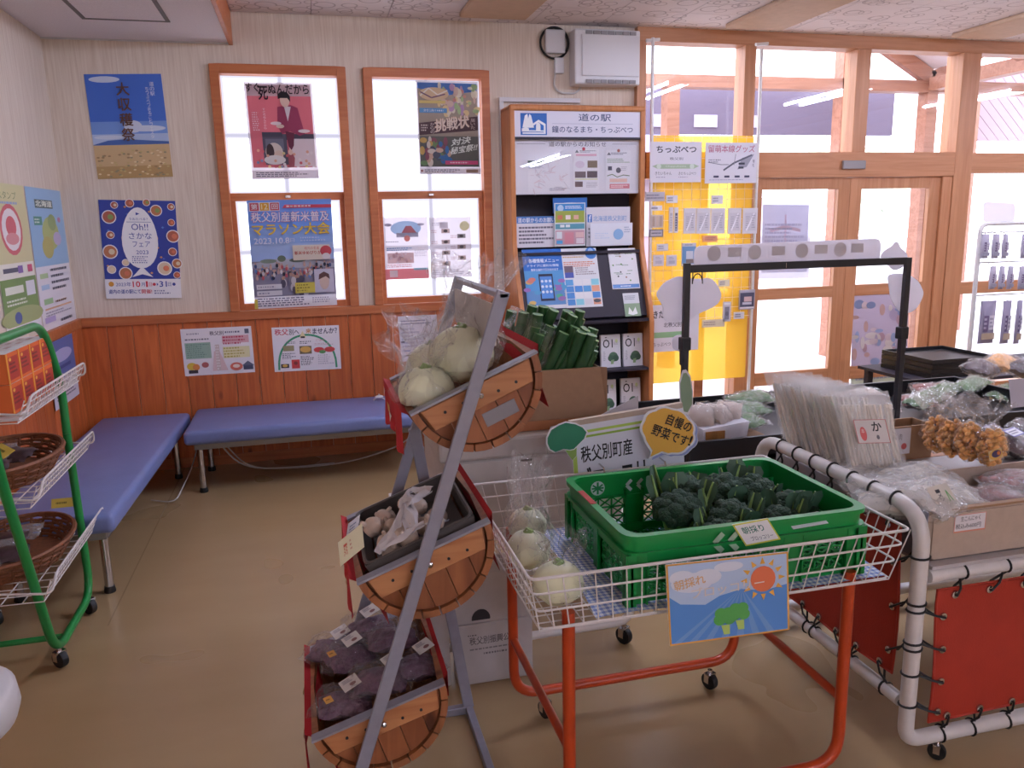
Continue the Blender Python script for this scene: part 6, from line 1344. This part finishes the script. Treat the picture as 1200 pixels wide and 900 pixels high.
pts = px2([(800, 434), (804, 433), (809, 440), (812, 458), (812, 476), (806, 487), (801, 486), (797, 470), (796, 448)], GY - .03)
g = cutout('pea_pod_card', 'long green pod-shaped card hanging from left clip of frame', 'cutout', pts, .003, None, '#7d9a78', GY - .03, k=.86)
MB().tube([at(802, 420, y=GY - .02), at(802, 434, y=GY - .028)], .0015, 5).build('string', 'dark_metal', g)

# goods on the black stall
R = random.Random(51)
def prod_bag(label, c, lx, ly, h, rot, inner, film='film', tilt=0., name='produce_packet', cat='packet', group=None, n=12):
    t = thing(name, label, cat, c, group); b = MB(); pillow(b, c, lx * .86, ly * .86, h * .85, rot, R, tilt, 10); b.build('contents', inner, t, smooth=True)
    b = MB(); pillow(b, c, lx, ly, h, rot, R, tilt, n, jit=.045 * min(lx, ly)); b.build('film_wrap', film, t)
    return t
pc = at(838, 500, y=3.08)
bk = thing('tray_basket', 'pale translucent tray of bagged white sprouts on the black stall', 'basket', (pc.x, 3.1, .62))
MB().prism([(pc.x - .09, 3.0, .617), (pc.x + .1, 3.0, .617), (pc.x + .12, 3.0, .75), (pc.x - .1, 3.0, .73)], (0, .22, 0)).build('body', 'acrylic', bk)
MB().box(pc.x - .09, pc.x + .0, 2.992, 2.997, .62, .72).build('bamboo_front', 'bamboo_tray', bk)
for k in range(4): prod_bag(f'bag of pale sprouts in the translucent tray on stall, {("leftmost", "second from left", "third from left", "rightmost")[k]}', Vector((pc.x - .07 + .05 * k, 3.08 + .03 * (k % 2), .77)), .13, .12, .07, R.uniform(-1, 1), 'sprout', tilt=.8, group='sprout bags in the translucent tray')
for k, nm in enumerate(('front', 'middle', 'rear')):
    c_ = at(868 + 6 * k, 495 - 14 * k, y=3.12 + .12 * k); prod_bag(f'bag of long green leaves, {nm} one right of the sprout tray', c_, .3, .13, .07, .35, 'leaf_green', tilt=.25)
gtray = MB().box(at(840, 510, y=3.02).x, at(912, 510, y=3.02).x, 3.0, 3.45, .617, .645).build('cardboard_tray', 'cardboard', bevel=.003); tag(gtray, 'shallow cardboard tray under green leaf bags on the stall', 'tray')
for k, (px, py, y) in enumerate(((1030, 478, 3.2), (1075, 470, 3.3), (1015, 462, 3.45), (1092, 456, 3.5))):
    prod_bag(('pale sprout packet right of the grey card on the stall', 'red-brown packet beside the right gantry post on stall', 'pale sprout packet behind the grey card on the stall', 'red-brown packet at back right of the stall')[k], at(px, py, y=y), .2, .14, .06, R.uniform(-.5, .5), ('sprout', 'meat')[k % 2], tilt=.2, group='root packets right on the stall')
for k, (px, py, y, nm) in enumerate(((1085, 468, 3.3, 'nearest'), (1105, 458, 3.42, 'second'), (1140, 450, 3.5, 'third'), (1180, 460, 3.45, 'rightmost'))):
    prod_bag(f'long clear bag of green stems lying on the stall, {nm}', at(px, py, y=y), .4, .13, .08, .5, 'leaf_green', tilt=.15)
ws2 = sheet('price_card', 'pale grey price card leaning right of the noodle bags', 'card', at(1000, 503, y=3.0), at(1035, 503, y=3.0) - at(1000, 503, y=3.0), at(1003, 462, y=3.0) - at(1000, 503, y=3.0), [('c', .5, .6, .16, '#b8b4bc'), ('g', .1, .7, .25, .15, 2, '#4a4650')], paper='#c9c6cc', thick=.003)
# black crates farther back
q0, q1 = at(1077, 446, y=4.1), at(1150, 446, y=4.1)
tb = thing('side_table', 'dark low table far right beyond the stall', 'table', ((q0.x + q1.x) / 2, 4.3, 0))
MB().box(q0.x - .1, q1.x + 2.2, 3.95, 4.55, .60, .62).build('top', 'black_board', tb)
for x in (q0.x - .05, q1.x + 2.1):
    for y in (4.0, 4.5): MB().box(x - .02, x + .02, y - .02, y + .02, 0, .6).build('leg', 'black_board', tb)
for k in range(4):
    z = .621 + .03 * k; t = thing('black_tray', f'shallow black tray, {("lowest", "second", "third", "topmost")[k]} of the stack on the dark table', 'tray', ((q0.x + q1.x) / 2, 4.22, z))
    MB().box(q0.x, q1.x, 4.0, 4.45, z, z + .006).build('base', 'black_plastic', t)
    b = MB()
    for a in ((q0.x, q1.x, 4.0, 4.008), (q0.x, q1.x, 4.442, 4.45), (q0.x, q0.x + .008, 4.008, 4.442), (q1.x - .008, q1.x, 4.008, 4.442)): b.box(*a, z + .006, z + .027)
    b.build('rim', 'black_plastic', t)
# hanging snack display
hx0, hx1, hy = at(1146, 300, y=4.75).x, 5.75, 4.75
hr = thing('snack_rack', 'white hook rack of dried snack packets in front of window', 'rack', (5.1, hy, 0))
zt = at(1165, 262, y=hy).z
MB().tube(fillet([(hx0, hy, .02), (hx0, hy, zt), (hx1, hy, zt), (hx1, hy, .02)], .07, 6), .016, 10).build('frame', 'white_enamel', hr, smooth=True)
for x in (hx0, hx1): MB().box(x - .02, x + .02, hy - .25, hy + .25, 0, .025).build('foot', 'white_enamel', hr)
rowsz = [at(1170, p, y=hy).z for p in (272, 307, 345)]
for z in rowsz: MB().tube([(hx0, hy, z), (hx1, hy, z)], .006, 6).build('hook_bar', 'white_enamel', hr)
o = MB().prism(fillet([(at(1152, 262, y=hy).x, hy, zt + .01), (at(1189, 262, y=hy).x, hy, zt + .01), (at(1190, 235, y=hy).x, hy, at(1190, 238, y=hy).z), (at(1153, 235, y=hy).x, hy, at(1153, 236, y=hy).z)], .03, 3, True), (0, .004, 0)).build('top_card', 'acrylic', hr)
def snack(label, px0, px1, py0, py1, dark, gold, k):
    a = at(px0, py1, y=hy - .05); c_ = at(px1, py0, y=hy - .05); t = thing('snack_packet', label, 'packet', (a.x, hy - .05, a.z)); w, h = c_.x - a.x, c_.z - a.z
    def f(sg): return lambda u, v: Vector((a.x + w * u, hy - .05 + sg * .018 * (math.sin(math.pi * u) * math.sin(math.pi * min(1, v * 1.05))) ** .5 if 0 < u < 1 and 0 < v < .95 else hy - .05, a.z + h * v))
    b = MB(); b.grid(f(-1), 8, 8, dark); b.grid(f(1), 8, 8, dark); b.build('pouch', 'print_gloss', t, smooth=True)
    q = MB(); draw(q, (a.x + w * .08, hy - .07, a.z + h * .1), (w * .84, 0, 0), (0, 0, h * .75), [('r', 0, .0, 1, .2, '#a89078' if gold else '#8a8698'), ('r', .1, .25, .35, .5, '#5a4a6a'), ('r', .5, .3, .4, .45, '#c4bcc8'), ('g', .55, .35, .3, .35, 3, '#5a5470'), ('g', .12, .3, .3, .4, 3, '#c8c0d0')]); q.build('label_print', 'print_gloss', t)
    MB().tube([(a.x + w / 2, hy - .05, a.z + h), (a.x + w / 2, hy, a.z + h + .02)], .003, 5).build('hook', 'chrome', t)
k = 0
for r_, (py0, py1, L) in enumerate(((274, 303, ((1148, 1160), (1161, 1172), (1173, 1182), (1195, 1207))), (312, 339, ((1158, 1168), (1169, 1178), (1179, 1188), (1192, 1203))), (352, 403, ((1145, 1168), (1171, 1186), (1187, 1199), (1201, 1214))))):
    for i, (a, b_) in enumerate(L): snack(f'hanging snack packet, {("top", "middle", "bottom")[r_]} row of the white hook rack, {("first", "second", "third", "fourth")[i]} from left', a, b_, py0, py1, '#a8a0b4' if r_ < 2 else '#8f86a0', r_ == 2, k); k += 1

# ------------------------------------------------------------------ white pipe stand with red canvas
wp = thing('display_stand', 'white pipe display stand with red canvas sides laced with black cord', 'stand', (2.2, 2.2, 0))
PX, PY0, PY1, PZ, PXE = 1.625, 1.765, 2.60, .80, 3.0
r = .0225
MB().tube(fillet([(PX, PY0, .19), (PX, PY0, PZ), (PX, PY1, PZ), (PX, PY1, .19)], .11, 8), r, 14).build('side_frame', 'white_enamel', wp, smooth=True)
MB().tube(fillet([(PXE, PY0, .085), (PXE, PY0, PZ), (PXE, PY1, PZ), (PXE, PY1, .085)], .11, 8), r, 14).build('side_frame', 'white_enamel', wp, smooth=True)
MB().tube(fillet([(PX, PY0, .19), (PX, PY0, .085), (PXE, PY0, .085), (PXE, PY0, .2)], .1, 7), r, 14).build('front_rail', 'white_enamel', wp, smooth=True)
MB().tube(fillet([(PX, PY1, .19), (PX, PY1, .085), (PXE, PY1, .085), (PXE, PY1, .2)], .1, 7), r, 14).build('rear_rail', 'white_enamel', wp, smooth=True)
for y in (PY0, PY1): MB().tube([(PX + .03, y, .605), (PXE, y, .605)], .02, 12).build('shelf_rail', 'white_enamel', wp, smooth=True)
MB().tube([(PX, PY0 + .03, .2), (PX, PY1 - .03, .2)], .02, 12).build('side_rail', 'white_enamel', wp, smooth=True)
MB().box(PX + .035, PXE, PY0 - .01, PY1 - .03, .626, .636).build('shelf', 'carton_white', wp)
for x in (PX + .12, PXE - .1):
    for y in (PY0, PY1): caster(wp, x, y, 0, .026, rot=.7)
def canvas(o, u, v, nu, nv, name):
    """laced panel: canvas, eyelets and cord"""
    o, u, v = Vector(o), Vector(u), Vector(v); n = u.cross(v).normalized()
    def f(a, b): return o + u * a + v * b + n * (.006 * math.sin(3 * a + 5 * b) + .005 * math.cos(9 * a) * (1 - b))
    cv = MB().grid(f, 16, 12).build(name, 'red_canvas', wp, smooth=True)
    hem = MB(); hem.tube([f(k / 10, 0) for k in range(11)] + [f(1, k / 10) for k in range(1, 11)] + [f(1 - k / 10, 1) for k in range(1, 11)] + [f(0, 1 - k / 10) for k in range(1, 10)], .004, 5, closed=True); hem.build('hem', 'red_canvas', cv)
    return f, n, cv
f, n, cv = canvas((PX + .062, PY0 - .012, .145), (1.2, 0, 0), (0, 0, .415), 9, 5, 'front_canvas')
def lace(f, n, a, b, rail, cv, rr_='x', big=True):
    """one eyelet and the cord from it round the pipe; rr_ is the way the pipe runs"""
    p = f(a, b) + n * (.004 if n.y < 0 else .004); q = Vector(rail)
    m = Matrix.Translation((0, 0, 0)); zz = Vector((0, 0, 1)).rotation_difference(n).to_matrix()
    MB().lathe([(.0055, 0), (.0055, .003), (.0115, .002), (.0125, -.003)], p, 12, zz).build('eyelet', 'chrome', cv, smooth=True)
    ax = Vector((0, 0, 1)) if rr_ == 'z' else Vector((1, 0, 0)) if rr_ == 'x' else Vector((0, 1, 0)); u = (p - q); u -= ax * u.dot(ax); u.normalize(); w = ax.cross(u); R_p = (.0245 if big else .0215)
    loop = [q + u * (R_p * math.cos(a)) + w * (R_p * math.sin(a)) + ax * (.012 * a / 6.28) for a in [2 * math.pi * k / 14 for k in range(15)]]
    MB().tube([p - n * .01, p + n * .008, p.lerp(q + u * R_p, .5) + n * .012] + loop + [p.lerp(q, .3) - n * .01, p - n * .012], .0035, 6).build('cord', 'cable_black', cv, smooth=True)
for k in range(4): lace(f, n, .02, .08 + .24 * k, (PX, PY0, .145 + .415 * (.08 + .24 * k) + .02), cv, 'z')
for k in range(10):
    lace(f, n, .05 + .1 * k, .95, (PX + .14 + .12 * k + .03 * (k % 2), PY0, .605), cv, 'x', False)
    lace(f, n, .05 + .1 * k, .035, (PX + .12 + .12 * k - .01 * (k % 2), PY0, .085), cv)
f, n, cv = canvas((PX - .006, PY1 - .09, .265), (0, -(PY1 - PY0 - .16), 0), (0, 0, .47), 7, 4, 'side_canvas')
for k in range(7):
    lace(f, n, .06 + .145 * k, .975, (PX, PY1 - .09 - (PY1 - PY0 - .16) * (.06 + .145 * k) - .012, PZ), cv, 'y')
    lace(f, n, .06 + .145 * k, .03, (PX, PY1 - .09 - (PY1 - PY0 - .16) * (.06 + .145 * k) + .03 * (k % 2 * 2 - 1), .2), cv, 'y', False)
for k in range(3): lace(f, n, .97, .14 + .3 * k, (PX, PY0, .265 + .47 * (.14 + .3 * k) + .05), cv, 'z')

# goods on the white stand
bxx = thing('cardboard_box', 'shallow cream cardboard box with price label at front of white stand', 'box', (2.1, 1.85, .637))
c0, c1 = at(1082, 600, y=1.79), at(1260, 585, y=1.79)
BX0, BX1 = 1.66, 2.35
for a in ((BX0, BX1, 1.79, 1.796, .637, .785), (BX0, BX1, 2.094, 2.1, .637, .785), (BX0, BX0 + .006, 1.796, 2.094, .637, .785), (BX1 - .006, BX1, 1.796, 2.094, .637, .785), (BX0, BX1, 1.79, 2.1, .637, .642)): MB().box(*a).build('panel', 'cardboard_light', bxx)
MB().box(BX0 - .003, BX0, 1.785, 2.1, .637, .787).build('end_cover', 'grey_steel', bxx)
MB().prism(fillet([(BX0 + .02, 1.7885, .64), (BX1, 1.7885, .64), (BX1, 1.7885, .775), (BX0 + .02, 1.7885, .775)], .02, 4, True), (0, -.002, 0)).build('paper_front', 'cardboard_light', bxx)
MB().box(BX0 + .02, BX1, 1.782, 1.80, .783, .79).build('rim_tape', 'cardboard', bxx)
pb = at(1117, 625, y=1.785); pr_ = at(1154, 620, y=1.785); pt_ = at(1119, 604, y=1.785)
sheet('price_label', None, None, pb, pr_ - pb, pt_ - pb, [('r', 0, 0, 1, 1, '#c8705a'), ('r', .02, .08, .96, .88, '#e0dce2'), ('t', '生こんにゃく', .2, .6, .62, .28, '#2a2a30', .01), ('t', '税込み600円', .05, .2, .8, .28, '#3a3a44', .02)], paper='#e0dce2', parent=bxx, thick=.001)
# white packets spread over the left of the stand
R = random.Random(61)
def noodle(label, px, py, y, h=.3, lean=.1, w=.2, kind=None, rz=0.):
    """upright film bag of pale strips"""
    c_ = Vector(px); t = thing('noodle_bag', label, 'bag', c_); b = MB(); M = Matrix.Rotation(rz, 3, 'Z')
    def P(x, d, z): return c_ + M @ Vector((x + lean * z, d + .25 * z, z))
    for k in range(14): x = -w * .42 + w * .84 * k / 13; b.tube([P(x, .008 * (k % 3 - 1), .01), P(x + .006 * math.sin(k), .01 * (k % 2), h * .45), P(x + .01 * math.cos(k), 0, h * .85)], .006, 5)
    b.build('strips', 'noodle', t, smooth=True)
    def f(sg): return lambda u, v: P((u - .5) * w * (1 + .04 * math.sin(9 * v)), sg * .022 * (math.sin(math.pi * u) * math.sin(math.pi * min(1, v + .04))) ** .5 if 0 < u < 1 and v < .96 else .003 * math.sin(20 * u), h * v)
    b = MB(); J = random.Random(label); g_ = lambda sg: (lambda u, v: f(sg)(u, v) + Vector((J.uniform(-1, 1), J.uniform(-1, 1), J.uniform(-1, 1))) * .005)
    b.grid(g_(-1), 8, 12); b.grid(g_(1), 8, 12); b.build('film_wrap', 'film_dense', t)
    if kind:
        O3 = P(-w * .3, -.036, h * .44); draw(MB(), O3, M @ Vector((w * .56, 0, 0)), M @ Vector((lean * .27 * h, .25 * .27 * h, .27 * h)), [('r', 0, 0, 1, 1, '#d9d0cc'), ('r', 0, 0, 1, .02, '#b8403a'), ('r', 0, .98, 1, .02, '#b8403a'), ('r', 0, 0, .02, 1, '#b8403a'), ('r', .98, 0, .02, 1, '#b8403a'), ('e', .22, .4, .1, .3, '#c84a48'), ('t', '本', .17, .42, .1, .2, '#e8d4cc'), ('t', 'か', .52, .5, .3, .4, '#1c1c20', .03), ('t', '・', .6, .15, .1, .2, '#5a5458')]).build('label_print', 'print', t)
names = ('leftmost', 'second', 'third', 'fourth', 'fifth', 'sixth')
for k in range(6): noodle(f'upright clear bag of pale strips, {names[k]} in the row on white stand', (1.775 + .006 * k, 2.50 - .05 * k, .757), 0, 0, .285, -.32, .17, rz=-.5)
noodle('clear bag of pale strips with red-framed label, front of the row', (1.80, 2.16, .757), 0, 0, .28, -.2, .19, kind=1, rz=-.25)
for k, (px, py, y, nm) in enumerate(((1020, 560, 2.15, 'rearmost'), (1040, 575, 2.0, 'left of centre'), (1075, 560, 2.05, 'centre'), (1055, 588, 1.9, 'nearest the pipe'), (1095, 580, 1.9, 'next to the labelled bag'), (1010, 540, 2.3, 'behind the labelled noodles'))):
    c_ = at(px, py, y=y); prod_bag(f'crumpled clear packet lying on the white stand, {nm}', c_, .26, .17, .07, R.uniform(-.8, .8), 'noodle', 'film_dense', .15, n=18)
for x0, x1, nm in ((1.665, 2.27, 'left'), (2.28, 2.9, 'right')):
    t = thing('flat_carton', f'closed flat white carton under the packets, {nm} one on white stand', 'box', ((x0 + x1) / 2, 2.33, .637)); MB().box(x0, x1, 2.11, 2.56, .637, .752).build('body', 'carton_white', t, bevel=.004)
    MB().box(x0 + .02, x1 - .02, 2.32, 2.37, .752, .7535).build('tape', 'tape_brown', t)
MB().box(BX0 + .008, BX1 - .008, 1.798, 2.092, .642, .725).build('packing', 'carton_white', bxx)
cbx = thing('cardboard_box', 'small brown cardboard box with white label in middle of white stand', 'box', (2.05, 2.4, .64))
q0, q1 = at(1035, 525, y=2.32), at(1092, 520, y=2.32); zt_ = at(1060, 500, y=2.32).z
for a in ((q0.x, q1.x, 2.32, 2.326), (q0.x, q1.x, 2.42, 2.426), (q0.x, q0.x + .006, 2.326, 2.42), (q1.x - .006, q1.x, 2.326, 2.42)): MB().box(*a, .755, zt_).build('panel', 'cardboard', cbx)
sheet('paper_label', None, None, (q0.x - .02, 2.318, zt_ - .1), (.13, 0, 0), (0, 0, .095), [('t', '肉', .62, .55, .1, .25, '#5a5458'), ('tv', 'こんに', .45, .2, .12, .6, '#5a5458'), ('c', .8, .3, .09, '#b84a48')], paper='#d0ccd2', parent=cbx)
# bags of orange corn snacks
def nut_bag(label, px, py, y, k):
    c_ = at(px, py, y=y); t = thing('nut_bag', label, 'bag', c_); b = MB(); RR = random.Random(k)
    for i in range(90):
        z = 1 - 2 * (i + .5) / 90; a = i * 2.399; a += RR.uniform(-.9, .9); z *= RR.uniform(.8, 1); q = math.sqrt(1 - z * z) * RR.uniform(.7, 1)
        b.ball(c_ + Vector((.042 * q * math.cos(a), .036 * q * math.sin(a), .06 + .062 * z)), .0125, .0105, .0085, 6, 5, mat=Matrix.Rotation(RR.uniform(0, 3), 3, 'X'))
    o = b.build('nuts', 'orange_nut', t, smooth=True); o['kind'] = 'stuff'
    b = MB(); loose_bag(b, c_ - Vector((0, 0, .012)), .052, .048, .22, RR, (-.02, .02), flare=1.5, neck=.3, neck_at=.66, n=16, m=10); b.build('bag_film', 'film', t)
for k, (px, py, y, nm) in enumerate(((1096, 528, 2.25, 'leftmost'), (1114, 533, 2.18, 'second'), (1134, 538, 2.11, 'third'), (1160, 545, 2.04, 'rightmost'))): nut_bag(f'clear bag of orange nuts with gathered top, {nm} of four', px, py, y, k)
sheet('round_label', 'small dark sticker with orange dot on the rightmost nut bag', 'label', at(1160, 541, y=1.99), Vector((.05, 0, .01)), Vector((0, .01, .03)), [('e', .5, .5, .5, .5, '#c8923a'), ('e', .55, .55, .35, .35, '#33284a'), ('c', .72, .55, .12, '#e0702a')], paper='#c8a870')
for k, (px, py, y, nm) in enumerate(((1165, 515, 2.3, 'left'), (1190, 520, 2.2, 'middle'), (1225, 512, 2.25, 'right'))):
    c_ = at(px, py, y=y); t = prod_bag(f'dark dried food packet with blue-framed label, {nm} of the group', c_, .17, .24, .05, .5, 'packet_dark', 'film', .35)
    draw(MB(), c_ + Vector((-.04, -.03, .035)), Vector((.08, .03, 0)), Vector((-.012, .04, .014)), [('r', 0, 0, 1, 1, '#4a3f9a'), ('r', .06, .1, .88, .8, '#d0ccd8'), ('g', .15, .25, .7, .5, 2, '#4a4660')]).build('label_print', 'print', t)
for k, (px, py, y, nm) in enumerate(((1165, 582, 1.93, 'nearest'), (1190, 565, 2.02, 'behind'), (1215, 580, 1.95, 'at the right edge'))):
    prod_bag(f'red-brown wrapped food tray in cream box, {nm}', at(px, py, y=y), .22, .15, .06, .1, 'meat', 'film_dense', .1, n=16)
lb = prod_bag('flat clear packet with handwritten label hanging over the cream box', at(1095, 585, y=1.84), .16, .16, .04, .3, 'noodle', 'film_dense', .3)
sheet('paper_label', None, None, at(1100, 597, y=1.8), at(1124, 590, y=1.8) - at(1100, 597, y=1.8), at(1085, 572, y=1.83) - at(1100, 597, y=1.8), [('tv', 'ーメン', .3, .25, .2, .6, '#26262c', .02), ('l', [(.7, .2), (.75, .7), (.85, .2)], .04, '#4a9a4a'), ('g', .1, .05, .5, .1, 1, '#4a4650')], paper='#d4cfc4', parent=lb)

for k, (px, py, y, nm) in enumerate(((1150, 432, 3.75, 'left'), (1175, 425, 3.8, 'middle'), (1200, 432, 3.7, 'right'))):
    prod_bag(f'bag of dark and orange produce at far right of the stall, {nm}', at(px, py, y=y), .22, .18, .12, .4, ('packet_dark', 'orange_nut', 'packet_dark')[k], tilt=.2)
o = sheet('price_card', 'blank grey card standing at the right edge of view behind packets', 'card', at(1186, 478, y=2.75), Vector((.12, 0, 0)), Vector((.0, .03, .12)), [], paper='#b8b4c4', thick=.004)

# ------------------------------------------------------------------ ceiling lights (twin tubes under the tan strips)
LX = (1.36, 3.5, 5.52, 7.4)
for k, x in enumerate(LX):
    for j, (y0, L) in enumerate(((2.95, 1.3), (-5.3, 2.6))):
        if j and k == 3: continue
        x = LX[k] - 1.05 * j
        t = thing('ceiling_light', f'twin-tube ceiling light over the {("left", "second", "third", "right")[k]} aisle, {("near the windows", "at the back")[j]}', 'light', (x, y0 + L / 2, 2.92))
        MB().box(x - .05, x + .05, y0, y0 + L, 2.885, 2.92).build('housing', 'white_plastic', t, bevel=.004)
        for dx in (-.1, .1):
            MB().tube([(x + dx, y0 + .03, 2.855), (x + dx, y0 + L - .03, 2.855)], .016, 10).build('tube', 'lamp_tube', t, smooth=True)
            for y in (y0 + .015, y0 + L - .015): MB().box(min(x + dx, x) - .01, max(x + dx, x) + .01, y - .012, y + .012, 2.84, 2.885).build('lamp_holder', 'white_plastic', t)
